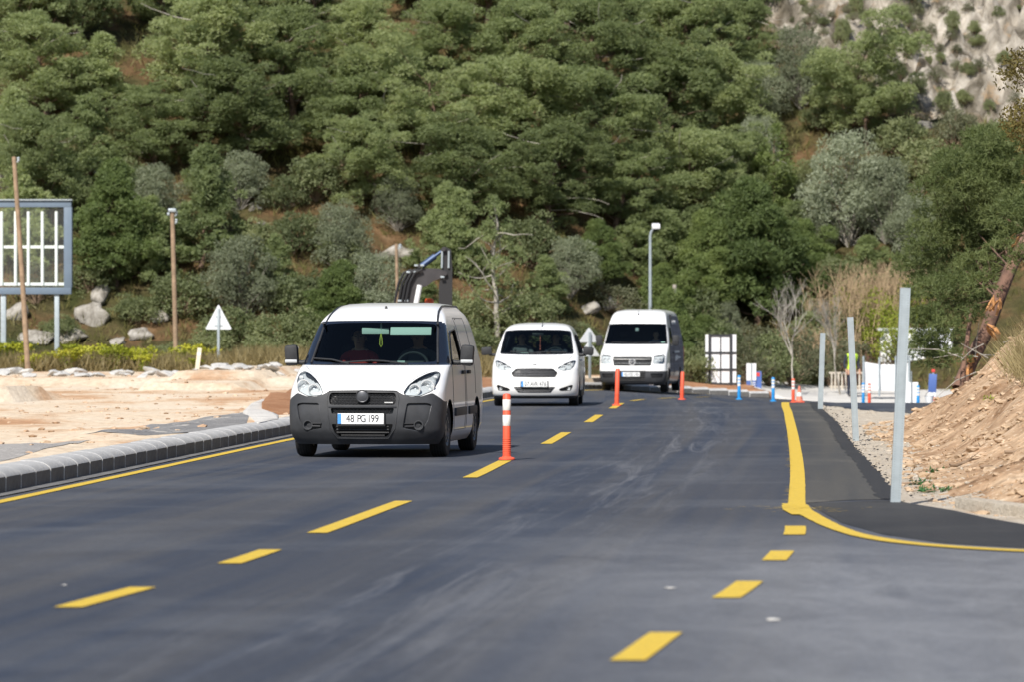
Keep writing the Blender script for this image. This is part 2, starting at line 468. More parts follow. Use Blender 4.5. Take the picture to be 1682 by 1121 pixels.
# painted lines are parts of the road
lP = offset(KERB, 0.36, 0.8); lP = lP[(lP[:, 1] > 8) & (lP[:, 1] < 129)]
ribbon('edge_line', lP, 0.125, M_PAINT, road, wob=0.008)
sel = (eP[:, 1] > 32.6) & (eP[:, 1] < 93)
ribbon('edge_line', eP[sel], np.interp(eP[sel][:, 1], [32, 60, 93], [0.145, 0.155, 0.17]), M_PAINT, road, dz=0.0075, wob=0.003)
cv = dense([(2.36, 33.4), (2.355, 31.5), (2.37, 29.8), (2.43, 28.4), (2.6, 27.3), (2.93, 26.5), (3.4, 25.95), (4.5, 25.5), (8, 25.0)], 0.2)[0]
ribbon('edge_line', cv, np.interp(cv[:, 1], [25.9, 26.4, 28.5, 33], [0.20, 0.165, 0.13, 0.17]), M_PAINT, road, dz=0.0085, wob=0.006)
ribbon('paint_overlap', [(2.29, 31.3), (2.32, 32.2), (2.36, 33.0), (2.40, 33.5)], [0.15, 0.22, 0.21, 0.14], M_PAINT, road, dz=0.0095, wob=0.03)
V = []; Fk = []                       # little cross ticks left by the marking machine, and a dusting of overspray
for i in range(46):
    y = 33.5 + 34 * RNG.random(); x = float(np.interp(y, eP[:, 1], eP[:, 0])) - 0.075
    l = 0.02 + 0.05 * RNG.random(); h = 0.015 + 0.03 * RNG.random(); n0 = len(V)
    V += [(x - l, y, 0.009), (x + 0.02, y - h, 0.009), (x + 0.02, y + h, 0.009)]; Fk.append((n0, n0 + 1, n0 + 2))
for i in range(60):
    a_ = RNG.random() * 6.28; r_ = 0.45 * RNG.random(); x = 2.36 + r_ * math.cos(a_) * 1.4; y = 32.4 + 1.6 * r_ * math.sin(a_); l = 0.01 + 0.05 * RNG.random(); n0 = len(V)
    V += [(x - l, y, 0.0105), (x + l, y - 0.01, 0.0105), (x + l * 0.7, y + 0.012, 0.0105)]; Fk.append((n0, n0 + 1, n0 + 2))
tk = link_mesh('paint_splashes', np_mesh('paint_splashes', V, Fk), M_PAINT, road); tk['kind'] = 'stuff'
def dash(y0, y1, xf, w=0.15):
    ys = np.linspace(y0, y1, 6); xs = xf(ys)
    # the ends are cut square to the view of the painter's stencil, slightly skewed
    V = []
    for x, y in zip(xs, ys):
        for s in (-1, 1): V.append((x + s * w / 2, y, float(road_z(x, y)) + 0.006))
    i = np.arange(5) * 2
    link_mesh('lane_dash', np_mesh('lane_dash', V, np.c_[i, i + 1, i + 3, i + 2]), M_PAINT, road)
for y0, y1 in ((20.55, 22.2), (24.55, 26.15), (28.4, 34.0), (39.7, 45.2), (52.4, 58.8), (66.0, 72.3), (79.0, 85.4), (92.0, 98.2), (104.5, 110), (116, 121)):
    dash(y0, y1, CENTRE)
DR = lerp_table([(14, 0.0), (17.15, 0.50), (18.8, 0.735), (22, 1.26), (25.5, 1.72), (28.9, 2.07), (31, 2.2)])
for y0, y1 in ((17.15, 18.78), (21.3, 22.75), (24.9, 26.0), (28.15, 29.45)): dash(y0, y1, DR, 0.155)

# spilled mortar dust and little stones dropped on the asphalt
for px, py, r in ((1268, 1020, 0.05), (1100, 968, 0.035), (106, 963, 0.018)):
    x, y = gp(px, py)
    mb = MB(); mb.lathe([(r, 0), (r * 0.8, r * 0.05), (r * 0.4, r * 0.12), (0.001, r * 0.14)], 9)
    for vtx in mb.bm.verts:
        vtx.co.x *= 0.5 + 0.9 * random.random(); vtx.co.y *= 0.8 + 1.2 * random.random()
    o = mb.build('mortar_crumb', M_CONC_W, road, (x, y, 0.004))

# --- kerb of rounded blocks
kb = bmesh.new()
prof = [(0, -0.08), (0, 0.140), (-0.016, 0.162), (-0.050, 0.186), (-0.09, 0.204), (-0.16, 0.216), (-0.30, 0.220), (-0.30, -0.08)]
BL = 0.745
a = [kb.verts.new((x, -BL/2, z)) for x, z in prof]; b = [kb.verts.new((x, BL/2, z)) for x, z in prof]
kb.faces.new(a); kb.faces.new(b[::-1])
for i in range(len(prof)): kb.faces.new((a[i], b[i], b[(i+1) % len(prof)], a[(i+1) % len(prof)]))
bmesh.ops.bevel(kb, geom=[e for e in kb.edges if abs(e.verts[0].co.y - e.verts[1].co.y) < 1e-4], offset=0.012, segments=1, affect='EDGES')
bmesh.ops.recalc_face_normals(kb, faces=kb.faces)
smooth_by_angle(kb, 26)
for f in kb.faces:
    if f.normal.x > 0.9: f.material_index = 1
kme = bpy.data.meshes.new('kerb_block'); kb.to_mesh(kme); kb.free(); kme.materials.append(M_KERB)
kme.materials.append(soil_mat('shaded_kerb_face', [(0.3, (0.13, 0.125, 0.12)), (0.7, (0.21, 0.205, 0.20))], 1.3, 16.0, 0.3))  # darker concrete: shade of the road-facing side put into its colour
kerb = tag(empty('kerb', (-4.62, 35.7, 0)), kind='structure')
bP, bT = dense(KERB, 0.757)
for (x, y), (tx, ty) in zip(bP, bT):
    if y < 18: continue
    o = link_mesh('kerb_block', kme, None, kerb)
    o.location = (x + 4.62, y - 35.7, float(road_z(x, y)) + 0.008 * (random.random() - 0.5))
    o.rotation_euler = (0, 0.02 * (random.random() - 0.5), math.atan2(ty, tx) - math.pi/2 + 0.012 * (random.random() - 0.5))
ko = bpy.data.objects
gut = offset(KERB, 0.09, 1.0); gut = gut[(gut[:, 1] > 18)]
ribbon('gutter_strip', gut, 0.17, soil_mat('gutter_mortar', [(0.3, (0.10, 0.10, 0.105)), (0.7, (0.22, 0.22, 0.22))], 2.0, 20.0, 0.3), road, dz=0.01, wob=0.03)

# --- excavated ground left of the kerb
kb_x = lerp_table([(y, x) for x, y in KERB[:10]] + [(126.5, 4.2), (140, 5)])
def plain_z(X, Y):
    X = np.asarray(X, float); Y = np.asarray(Y, float)
    d = kb_x(Y) - 0.26 - X
    z = 0.192 + 0.05 * fbm(X * 0.5, Y * 0.22, 11, 4) - 0.03 * sstep(0.5, 2.5, d)
    z = z + 0.11 * sstep(0.25, 0.9, d) * (1 - sstep(1.0, 2.4, d)) * np.clip(fbm(X * 1.1, Y * 0.35, 5, 3) + 0.25, 0, 1) * (Y < 56)
    n = 0.5 * vnoise(X * 0.8, Y * 0.2, 31)
    z = z + 0.17 * sstep(93.6, 94.0, Y + n) * sstep(-8.75, -8.7, X) * (1 - sstep(-6.46, -6.4, X))
    z = z + 0.30 * sstep(76.0, 76.3, Y + n) * (1 - sstep(-9.66, -9.6, X)) * (1 - sstep(80, 86, Y))
    z = z + 0.22 * sstep(101, 103, Y + 2 * n) * sstep(2.5, 5.0, d)
    return z
xs = np.r_[0, 0.03, np.arange(0.22, 14, 0.22), np.arange(14, 70, 4.0)]
ys = np.r_[np.arange(-12, 26, 2.0), np.arange(26, 132, 0.30)]
DX, YY = np.meshgrid(xs, ys); XX = kb_x(YY) - 0.26 - DX
V = np.c_[XX.ravel(), YY.ravel(), plain_z(XX, YY).ravel()]
V[:, 2] = np.where(DX.ravel() < 0.05, np.minimum(V[:, 2], 0.19), V[:, 2]) - np.where(DX.ravel() == 0, 0.6, 0)
nx = len(xs); idx = np.arange(len(V)).reshape(len(ys), nx)
Fq = np.c_[idx[:-1, :-1].ravel(), idx[1:, :-1].ravel(), idx[1:, 1:].ravel(), idx[:-1, 1:].ravel()]
tag(link_mesh('excavated_ground', np_mesh('excavated_ground', V, Fq, True), M_PLAIN), kind='structure')
pz = lambda dz: (lambda x, y: plain_z(x, y) + dz)
gpz = lambda pts, z: [gp(px, py, z) for px, py in pts]
tag(poly_sheet('gravel_strip', gpz([(140, 719), (225, 705), (320, 690), (407, 675), (409, 687), (405, 698), (330, 712), (240, 720), (180, 721)], 0.19), pz(0.004), (0.16, 0.22), M_GREYGRAVEL), kind='structure')
tag(poly_sheet('grey_verge', gpz([(-60, 752), (0, 737), (60, 734), (110, 727), (150, 727), (100, 738), (40, 751), (-60, 775)], 0.19), pz(0.004), (0.16, 0.22), soil_mat('pale_grey_gravel', [(0.3, (0.30, 0.29, 0.28)), (0.7, (0.46, 0.44, 0.42))], 1.5, 16.0, 0.8)), kind='structure')
tag(poly_sheet('concrete_apron', [(-3.55, 55.2), (-4.10, 61.4), (-4.35, 64), (-4.74, 72), (-4.86, 77), (-4.66, 77), (-4.33, 69), (-4.18, 66.4), (-3.95, 64.5), (-3.6, 61), (-3.42, 57.8)], lambda x, y: 0.222 + 0 * x, (0.6, 1.5), M_CONC_W, thick=0.12), kind='structure')
isl = offset(KERB, -0.28, 1.5); isl = [tuple(p) for p in isl if 58.5 < p[1] < 120]
isl_poly = isl + [(0.9, 121), (-1.2, 115), (-3.2, 104), (-4.3, 94), (-4.68, 86), (-4.68, 77), (-4.36, 69), (-4.2, 66.4), (-3.95, 64.3), (-3.62, 61)]
tag(poly_sheet('soil_island', isl_poly, lambda x, y: 0.205 + 0.16 * np.clip(fbm(x * 0.9, y * 0.25, 8, 4) + 0.35, 0, 1) * sstep(60, 70, y) * sstep(0.1, 1.0, kb_x(y) - 0.26 - x), (0.35, 1.0), M_ISLAND, thick=0.15), kind='structure')
# slim kerb around the back of the island
ik = dense([(-4.18, 66.2), (-4.38, 69.5), (-4.70, 77), (-4.72, 86), (-4.35, 94.5), (-3.3, 104), (-1.2, 115.2)], 0.757)
ikm = kme.copy()
ikb = tag(empty('island_kerb', (-4.2, 66, 0.10)), kind='structure')
for (x, y), (tx, ty) in zip(*ik):
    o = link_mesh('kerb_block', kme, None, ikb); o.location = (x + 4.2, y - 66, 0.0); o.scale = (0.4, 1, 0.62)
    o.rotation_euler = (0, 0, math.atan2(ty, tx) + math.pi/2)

# --- soil bank and gravel verge on the right
in_x = lerp_table([(25.0, 9.0), (27.6, 5.6), (28.2, 4.5), (29.2, 3.95), (30.8, 3.72), (32.2, 3.6), (33.3, 3.43), (34.3, 3.34), (36, 3.46), (39, 3.66), (51, 4.4), (66, 5.4), (79.5, 6.2), (86.6, 6.66), (92, 7.2)])
toe_x = lerp_table([(25, 9.6), (28, 5.2), (30, 4.45), (34, 3.95), (37, 3.98), (44, 4.58), (50, 5.05), (60, 5.65), (68, 6.5), (76, 8.2), (84, 11), (92, 17)])
def bank_z(X, Y):
    X = np.asarray(X, float); Y = np.asarray(Y, float)
    d = X - toe_x(Y) + 0.35 * fbm(X * 0.5, Y * 0.35, 24, 3)
    rise = 0.47 + 0.27 * sstep(36, 58, Y)
    dd = np.clip(d, 0, None)
    z = rise * (np.sqrt(dd**2 + 0.36) - 0.6) * 1.25
    z = np.minimum(z, 2.9 + 0.10 * d)
    z = z + (0.17 * fbm(X * 1.1, Y * 0.8, 21, 4) + 0.045 * fbm(X * 4.5, Y * 2.0, 22, 4)) * sstep(-0.1, 0.7, d)
    z = z * (1 - 0.9 * sstep(61, 74, Y) * (1 - sstep(4, 9, d)))
    yb = np.interp(X, [6.62, 6.86, 7.2, 7.7, 9, 14, 60], [86.4, 81.9, 78.3, 75.7, 72.9, 69.9, 66])      # the road runs off to the right behind the bank
    return z - 0.025 + 0.03 * fbm(X * 4, Y * 2, 23, 3) * sstep(0.05, 0.4, X - in_x(Y)) - (np.maximum(z, 0) + 0.5) * sstep(-0.8, 0.5, Y - yb)
xs = np.r_[np.arange(-0.12, 6, 0.09), np.arange(6, 14, 0.5), np.arange(14, 60, 4.0)]
ys = np.r_[np.arange(25, 64, 0.16), np.arange(64, 92, 0.4)]
DX, YY = np.meshgrid(xs, ys); XX = in_x(YY) + DX
V = np.c_[XX.ravel(), YY.ravel(), bank_z(XX, YY).ravel()]
V[:len(V)//1, 2] -= np.where(DX.ravel() < 0, 0.05, 0)
nx = len(xs); idx = np.arange(len(V)).reshape(len(ys), nx)
Fq = np.c_[idx[:-1, :-1].ravel(), idx[:-1, 1:].ravel(), idx[1:, 1:].ravel(), idx[1:, :-1].ravel()]
cx = V[Fq].mean(1)
grav = (cx[:, 0] - toe_x(cx[:, 1]) + 0.5 * fbm(cx[:, 0] * 2.5, cx[:, 1] * 1.6, 41, 5) < np.interp(cx[:, 1], [34, 50, 66, 75], [0.0, -0.1, 0.1, 1.0])) | (cx[:, 1] < 31.0)
me = np_mesh('soil_bank', V, Fq, True, grav.astype(int))
tag(link_mesh('soil_bank', me, [M_BANK, M_GRAVEL]), kind='structure')
# precast stone lying at the toe of the bank
mb = MB(); mb.box((0, 0, 0.0), (0.20, 1.9, 0.14), bevel=0.02)
o = mb.build('kerb_stone', M_GRAVEL); o.location = (3.98, 32.2, 0.0); o.rotation_euler = (0, 0, math.radians(11))
tag(o, 'pale long kerb stone half buried at the toe of the soil bank', 'kerb stone')

# --- concrete pavement beyond the bend
PAVE = lambda x, y: road_z(x, 130) + 0.04 * np.clip(y - 130.5, 0, None) + 0.20 * (1 - sstep(8.0, 9.4, x))
tag(poly_sheet('pavement', [(8.64, 130.4), (13, 130.75), (30, 129.2), (60, 125.2), (60, 143), (8.0, 143), (8.2, 133)], PAVE, (1.0, 1.0), M_CONC_W, thick=0.3), kind='structure')
tag(poly_sheet('planted_verge', [(8.6, 130.4), (8.16, 133), (7.96, 143), (3.5, 143), (4.0, 126.7), (6.0, 129.3)], lambda x, y: PAVE(x, y) + 0.12 * np.clip(fbm(x * 0.8, y * 0.8, 71, 3) + 0.3, 0, 1), (0.5, 0.5), M_ISLAND, thick=0.3), kind='structure')

# --- hillside
Y0f = lerp_table([(-120, 128), (-20, 131), (-8, 133), (2, 136), (6, 140), (10, 141), (16, 140), (30, 136), (120, 130)])
def hill_z(X, Y, rough=True):
    X = np.asarray(X, float); Y = np.asarray(Y, float)
    d = Y - Y0f(X) + 2.5 * vnoise(X * 0.12, Y * 0.1, 51)
    base = 0.35 - 0.75 * sstep(2, 9, X)
    up = np.sqrt(np.clip(d, 0, None)**2 + 4) - 2
    z = base + 0.60 * up + 0.9 * fbm(X * 0.14, Y * 0.14, 52, 3) * sstep(0, 6, d)
    z = z - 0.12 * np.clip(up - 30, 0, None)
    z = np.where(d < 0, base - (0.2 + 1.0 * sstep(-3, 3, X)) * sstep(0, 2.5, -d), z)
    if rough:
        rk = rock_mask(X, Y, z)
        r1 = np.abs(fbm(X * 0.55, Y * 0.55, 61, 5)); r2 = fbm(X * 1.7, Y * 1.7, 62, 3)
        r3 = np.abs(fbm(X * 1.3, Y * 1.3, 66, 4)); z = z + rk * (1.5 * r1 + 0.6 * r2 + 2.0 * r3 - 0.7)
        z = z + 0.10 * fbm(X * 1.2, Y * 1.2, 63, 3)
    return z
def rock_mask(X, Y, z):
    return sstep(-1.0, 1.4, z - (13.6 - 0.55 * (X - 11.5)) + 2.2 * fbm(X * 0.2, Y * 0.2, 64, 3)) * sstep(8.5, 11.5, X + 2.0 * vnoise(Y * 0.3, X * 0.2, 9))
xs = np.r_[np.arange(-110, -27, 3.0), np.arange(-27, 29, 0.27), np.arange(29, 112, 3.0)]
ys = np.r_[np.arange(121, 130, 1.5), np.arange(130, 182, 0.27), np.arange(182, 300, 4.0)]
XX, YY = np.meshgrid(xs, ys); ZZ = hill_z(XX, YY)
V = np.c_[XX.ravel(), YY.ravel(), ZZ.ravel()]
idx = np.arange(len(V)).reshape(len(ys), len(xs))
Fq = np.c_[idx[:-1, :-1].ravel(), idx[:-1, 1:].ravel(), idx[1:, 1:].ravel(), idx[1:, :-1].ravel()]
me = np_mesh('hillside', V, Fq, True)
at_ = me.attributes.new('rock', 'FLOAT', 'POINT'); at_.data.foreach_set('value', rock_mask(XX, YY, hill_z(XX, YY, False)).ravel().astype(np.float32))
k = NT('hill_ground'); v = k.coord()
an = k.n('ShaderNodeAttribute', attribute_name='rock')
n1 = k.noise(v, 0.5, 5, 0.6, 0.4); n2 = k.noise(v, 3.5, 5, 0.7); n3 = k.noise(v, 0.9, 4, 0.6)
earth = k.ramp(n1, [(0.32, (0.05, 0.058, 0.02)), (0.48, (0.095, 0.08, 0.038)), (0.60, (0.15, 0.092, 0.048)), (0.74, (0.28, 0.19, 0.11))])
earth = k.mix(0.6, earth, k.ramp(n2, [(0.3, (0.45, 0.45, 0.45)), (0.7, (1.35, 1.3, 1.25))]), 'MULTIPLY')
v2 = k.coord(scale=(1, 1, 0.35)); n4 = k.noise(v2, 1.6, 6, 0.7, 0.6)
rock = k.ramp(n4, [(0.32, (0.15, 0.13, 0.105)), (0.44, (0.32, 0.285, 0.235)), (0.56, (0.48, 0.435, 0.375)), (0.74, (0.58, 0.545, 0.49))])
vo = k.n('ShaderNodeTexVoronoi'); vo.inputs['Scale'].default_value = 1.5; k.l(k.mix(0.25, v2, k.n('ShaderNodeTexNoise').outputs['Color']), vo.inputs['Vector'])
rock = k.mix(0.85, rock, k.ramp(vo.outputs['Distance'], [(0.0, (1.25, 1.24, 1.22)), (0.45, (0.95, 0.95, 0.95)), (0.8, (0.22, 0.21, 0.18))]), 'MULTIPLY')
rock = k.mix(k.ramp(n3, [(0.6, (0, 0, 0)), (0.72, (0.6, 0.6, 0.6))]), rock, (0.42, 0.28, 0.15))
k.l(k.mix(an.outputs['Fac'], earth, rock), k.b.inputs['Base Color'])
k.b.inputs['Roughness'].default_value = 0.95; k.b.inputs['Specular IOR Level'].default_value = 0.1
k.bump(n2, 1.0, 0.25)
tag(link_mesh('hillside', me, k.m), kind='structure')
def on_hill(px, py):
    """the hillside point that the photograph shows at (px, py)"""
    Y = np.arange(122, 260, 0.1)
    z = CH - (py - 557) / F * Y
    h = hill_z((px - 841) / F * Y, Y)
    j = np.argmax(h > z)
    return np.array([(px - 841) / F * Y[j], Y[j], h[j]])
# ------------------------------------------------------------------ vehicles
def paint(name, col):
    k = NT(name); v = k.coord()
    f = k.noise(v, 3.0, 4, 0.6)
    # road grime towards the sills is real dirt on the paint
    sep = k.n('ShaderNodeSeparateXYZ'); k.l(v, sep.inputs[0])
    d = k.math('MULTIPLY', k.math('SUBTRACT', 0.75, sep.outputs[2], clamp=True), 0.5)
    d = k.math('MULTIPLY', d, f, clamp=True)
    k.l(k.mix(d, col, (0.35, 0.31, 0.26)), k.b.inputs['Base Color'])
    k.b.inputs['Roughness'].default_value = 0.32; k.b.inputs['Coat Weight'].default_value = 0.6; k.b.inputs['Coat Roughness'].default_value = 0.05
    return k.m
M_WHITE = paint('white_car_paint', (0.84, 0.845, 0.85))
M_BLACKP = mat('grained_black_plastic', (0.024, 0.025, 0.028), 0.6, vary=0.25, vscale=9, spec=0.35)
M_GREYP = mat('grey_bumper_plastic', (0.038, 0.040, 0.045), 0.58, vary=0.25, vscale=5, spec=0.35)
M_BLACK = mat('black_trim', (0.012, 0.012, 0.014), 0.35)
M_PILLAR = mat('dark_pillar_glass', (0.010, 0.013, 0.022), 0.08, coat=0.5)
M_DARKIN = mat('dark_interior', (0.016, 0.018, 0.022), 0.8)
M_SEAT = mat('seat_fabric', (0.022, 0.024, 0.028), 0.95)
M_DASH = mat('dashboard', (0.02, 0.022, 0.025), 0.7)
M_GLASS = glass_mat('windscreen_glass', (0.55, 0.68, 0.66), 0.75)
M_SIDEGLASS = glass_mat('side_glass', (0.30, 0.36, 0.35), 1.1)
M_LENS = glass_mat('headlight_lens', (0.92, 0.95, 0.96), 1.0, 0.05)
M_SILVER = mat('silver_reflector', (0.60, 0.62, 0.64), 0.35, metal=0.15)
M_CHROME = mat('chrome', (0.80, 0.81, 0.83), 0.25, metal=0.55)
M_LAMPGREY = mat('lamp_bowl_grey', (0.5, 0.52, 0.54), 0.35, metal=0.3)
M_GREYMETAL = mat('grey_emblem', (0.075, 0.078, 0.088), 0.4, metal=0.4)
M_TYRE = mat('tyre_rubber', (0.017, 0.017, 0.018), 0.85, vary=0.3, vscale=20)
M_RIM = mat('steel_rim', (0.16, 0.165, 0.17), 0.4, metal=0.6)
M_PLATE = mat('plate_white', (0.75, 0.76, 0.77), 0.45)
M_PLATEBLUE = mat('plate_blue', (0.06, 0.28, 0.72), 0.45)
M_INK = mat('plate_ink', (0.03, 0.03, 0.035), 0.5)
M_VISOR = mat('sun_visor', (0.52, 0.60, 0.56), 0.8)
M_AMBER = mat('amber_lens', (0.7, 0.25, 0.03), 0.3)
M_UNDER = mat('underbody', (0.012, 0.012, 0.013), 0.9)
M_RED = mat('red_plastic', (0.55, 0.03, 0.02), 0.4)

def rounded(poly, r=0.03, n=4):
    """round the corners of a 2D polygon"""
    out = []
    P = [Vector(p) for p in poly]
    for i, p in enumerate(P):
        a, b = P[i-1], P[(i+1) % len(P)]
        da, db = (a-p), (b-p)
        rr = min(r, da.length*0.45, db.length*0.45)
        p0 = p + da.normalized()*rr; p1 = p + db.normalized()*rr
        for t in map(float, np.linspace(0, 1, n)):
            q = (1-t)**2*p0 + 2*t*(1-t)*p + t*t*p1
            out.append((q.x, q.y))
    return out
def mirror(half):
    """half outline with x>=0 from top centre to bottom centre -> whole outline"""
    return [(x, z) for x, z in half] + [(-x, z) for x, z in reversed(half) if x > 1e-6]
def flip(poly): return [(-x, z) for x, z in poly]
def inside(poly, x, y):
    c = False; n = len(poly); j = n-1
    for i in range(n):
        xi, yi = poly[i]; xj, yj = poly[j]
        if (yi > y) != (yj > y) and x < (xj-xi)*(y-yi)/(yj-yi)+xi: c = not c
        j = i
    return c

class Body:
    """a van body as a stack of rounded level outlines; z -> nose position, width, cap depth and squareness"""
    def __init__(s, yf, w, d, n, yr, dr, z0, z1, nz=72):
        s.yf, s.w, s.d, s.n, s.yr, s.dr = map(lerp_table, (yf, w, d, n, yr, dr))
        s.z0, s.z1 = z0, z1
        s.zs = np.linspace(z0, z1, nz)
    def front(s, x, z, off=0.0):
        w, d, n = float(s.w(z)), float(s.d(z)), float(s.n(z))
        q = min(abs(x)/w, 0.9999)
        return float(s.yf(z)) + d*(1-(1-q**n)**(1/n)) - off
    def side(s, y, z, off=0.0):
        w, d, n, yf, yr, dr = (float(f(z)) for f in (s.w, s.d, s.n, s.yf, s.yr, s.dr))
        if y < yf + d:
            q = max(0.0, min(1.0, (yf + d - y)/d)); return w*(1-q**n)**(1/n) + off
        if y > yr - dr:
            q = min(1.0, (y-(yr-dr))/dr); return w*(1-q**4)**0.25 + off
        return w + off
    def shell(s, inset=0.0, zmin=None, zmax=None):
        bm = bmesh.new(); rings = []
        A = np.linspace(0, math.pi/2, 19)
        for z in s.zs:
            if zmin is not None and z < zmin: continue
            if zmax is not None and z > zmax: continue
            w, d, n, yf, yr, dr = (float(f(z)) for f in (s.w, s.d, s.n, s.yf, s.yr, s.dr))
            half = [(w*math.sin(t)**(2/n), yf + d*(1-math.cos(t)**(2/n))) for t in A]
            half += [(w, y) for y in np.linspace(yf+d, yr-dr, 26)[1:]]
            half += [(w*math.cos(t)**0.5, yr-dr+dr*math.sin(t)**0.5) for t in np.linspace(0, math.pi/2, 8)[1:]]
            if inset: half = [(max(0, x-inset) if x > 0 else 0, y + inset if y < (yf+yr)/2 else y-inset) for x, y in half]
            ring = [bm.verts.new((x, y, z)) for x, y in half]
            ring += [bm.verts.new((-x, y, z)) for x, y in half[-2:0:-1]]
            rings.append(ring)
        k = len(rings[0])
        for r0, r1 in zip(rings, rings[1:]):
            for i in range(k):
                bm.faces.new((r0[i], r0[(i+1) % k], r1[(i+1) % k], r1[i]))
        bm.faces.new(rings[-1]); bm.faces.new(rings[0][::-1])
        return bm

def cut(bm, poly, axis, lim, take=True):
    """cut faces inside a 2D outline out of bm. axis 'f': (x,z) seen from the front, faces with y<lim; 'r'/'l': (y,z) on the +x/-x side, |x|>lim.
    Returns the cut-out faces as a new bmesh."""
    if axis == 'f': A, B, C = 0, 2, 1; ok = lambda c: c[1] < lim
    elif axis == 'r': A, B, C = 1, 2, 0; ok = lambda c: c[0] > lim
    elif axis == 'l': A, B, C = 1, 2, 0; ok = lambda c: c[0] < -lim
    elif axis == 't': A, B, C = 0, 1, 2; ok = lambda c: c[2] > lim
    n = len(poly)
    x0, x1 = min(p[0] for p in poly), max(p[0] for p in poly)
    y0, y1 = min(p[1] for p in poly), max(p[1] for p in poly)
    cand = []
    for f in bm.faces:
        c = f.calc_center_median()
        if not ok(c) or c[A] < x0-0.3 or c[A] > x1+0.3 or c[B] < y0-0.3 or c[B] > y1+0.3: continue
        u = [v.co[A] for v in f.verts]; v = [v.co[B] for v in f.verts]
        if max(u) < x0 or min(u) > x1 or max(v) < y0 or min(v) > y1: continue
        cand.append(f)
    for i in range(n):
        p, q = poly[i], poly[(i+1) % n]
        ax0, ax1 = min(p[0], q[0])-1e-4, max(p[0], q[0])+1e-4
        bx0, bx1 = min(p[1], q[1])-1e-4, max(p[1], q[1])+1e-4
        no = [0, 0, 0]; no[A] = q[1]-p[1]; no[B] = -(q[0]-p[0])
        co = [0, 0, 0]; co[A] = p[0]; co[B] = p[1]
        if Vector(no).length < 1e-7: continue
        fs = []
        for f in cand:
            u = [v.co[A] for v in f.verts]; v = [v.co[B] for v in f.verts]
            if max(u) < ax0 or min(u) > ax1 or max(v) < bx0 or min(v) > bx1: continue
            if ok(f.calc_center_median()): fs.append(f)
        if not fs: continue
        es = list({e for f in fs for e in f.edges}); vs = list({v for f in fs for v in f.verts})
        r = bmesh.ops.bisect_plane(bm, geom=vs+es+fs, dist=1e-5, plane_co=co, plane_no=Vector(no).normalized())
        cs = set(cand)
        for g in r['geom']:
            if isinstance(g, bmesh.types.BMFace) and g not in cs: cand.append(g)
    sel = []
    for f in cand:
        c = f.calc_center_median()
        if x0 <= c[A] <= x1 and y0 <= c[B] <= y1 and ok(c) and inside(poly, c[A], c[B]): sel.append(f)
    out = bmesh.new(); mp = {}
    for f in sel:
        vs = []
        for v in f.verts:
            if v not in mp: mp[v] = out.verts.new(v.co)
            vs.append(mp[v])
        try: out.faces.new(vs)
        except ValueError: pass
    if take: bmesh.ops.delete(bm, geom=sel, context='FACES')
    return out

def rim(bm, vec):
    """give a cut-out sheet depth: turn its border back along vec"""
    be = [e for e in bm.edges if len(e.link_faces) == 1]
    r = bmesh.ops.extrude_edge_only(bm, edges=be)
    for v in [g for g in r['geom'] if isinstance(g, bmesh.types.BMVert)]: v.co += Vector(vec)
    return bm
def shift(bm, vec):
    for v in bm.verts: v.co += Vector(vec)
    return bm
def grow(bm, k):
    c = sum((v.co for v in bm.verts), Vector()) / max(1, len(bm.verts))
    for v in bm.verts: v.co = c + (v.co - c) * k
    return bm
def bcopy(bm): return bm.copy()

def fpanel(B, poly, off, step=0.04):
    """a sheet lying 'off' in front of the nose surface inside a front-view outline"""
    bm = bmesh.new(); bm.faces.new([bm.verts.new((x, 0, z)) for x, z in poly]).normal_update()
    P = np.array(poly)
    for x in np.arange(P[:, 0].min()+step, P[:, 0].max(), step):
        bmesh.ops.bisect_plane(bm, geom=bm.verts[:]+bm.edges[:]+bm.faces[:], plane_co=(x, 0, 0), plane_no=(1, 0, 0))
    for z in np.arange(P[:, 1].min()+step, P[:, 1].max(), step):
        bmesh.ops.bisect_plane(bm, geom=bm.verts[:]+bm.edges[:]+bm.faces[:], plane_co=(0, 0, z), plane_no=(0, 0, 1))
    for v in bm.verts: v.co.y = B.front(v.co.x, v.co.z, off)
    return bm
def fline(B, pts, w, off, name, m, parent, close=False):
    """thin raised strip along a front-view polyline"""
    mb = MB(); P = []
    pts = list(pts) + ([pts[0]] if close else [])
    for (x0, z0), (x1, z1) in zip(pts, pts[1:]):
        k = max(2, int(math.hypot(x1-x0, z1-z0)/0.04))
        for t in np.linspace(0, 1, k, endpoint=False): P.append((x0+(x1-x0)*t, z0+(z1-z0)*t))
    P.append(pts[-1])
    mb.tube([(x, B.front(x, z, off), z) for x, z in P], w/2, 5)
    return mb.build(name, m, parent)
def sline(B, pts, w, off, name, m, parent, sgn=1):
    mb = MB(); P = []
    for (y0, z0), (y1, z1) in zip(pts, pts[1:]):
        k = max(2, int(math.hypot(y1-y0, z1-z0)/0.06))
        for t in np.linspace(0, 1, k, endpoint=False): P.append((y0+(y1-y0)*t, z0+(z1-z0)*t))
    P.append(pts[-1])
    mb.tube([(sgn*B.side(y, z, off), y, z) for y, z in P], w/2, 5)
    return mb.build(name, m, parent)
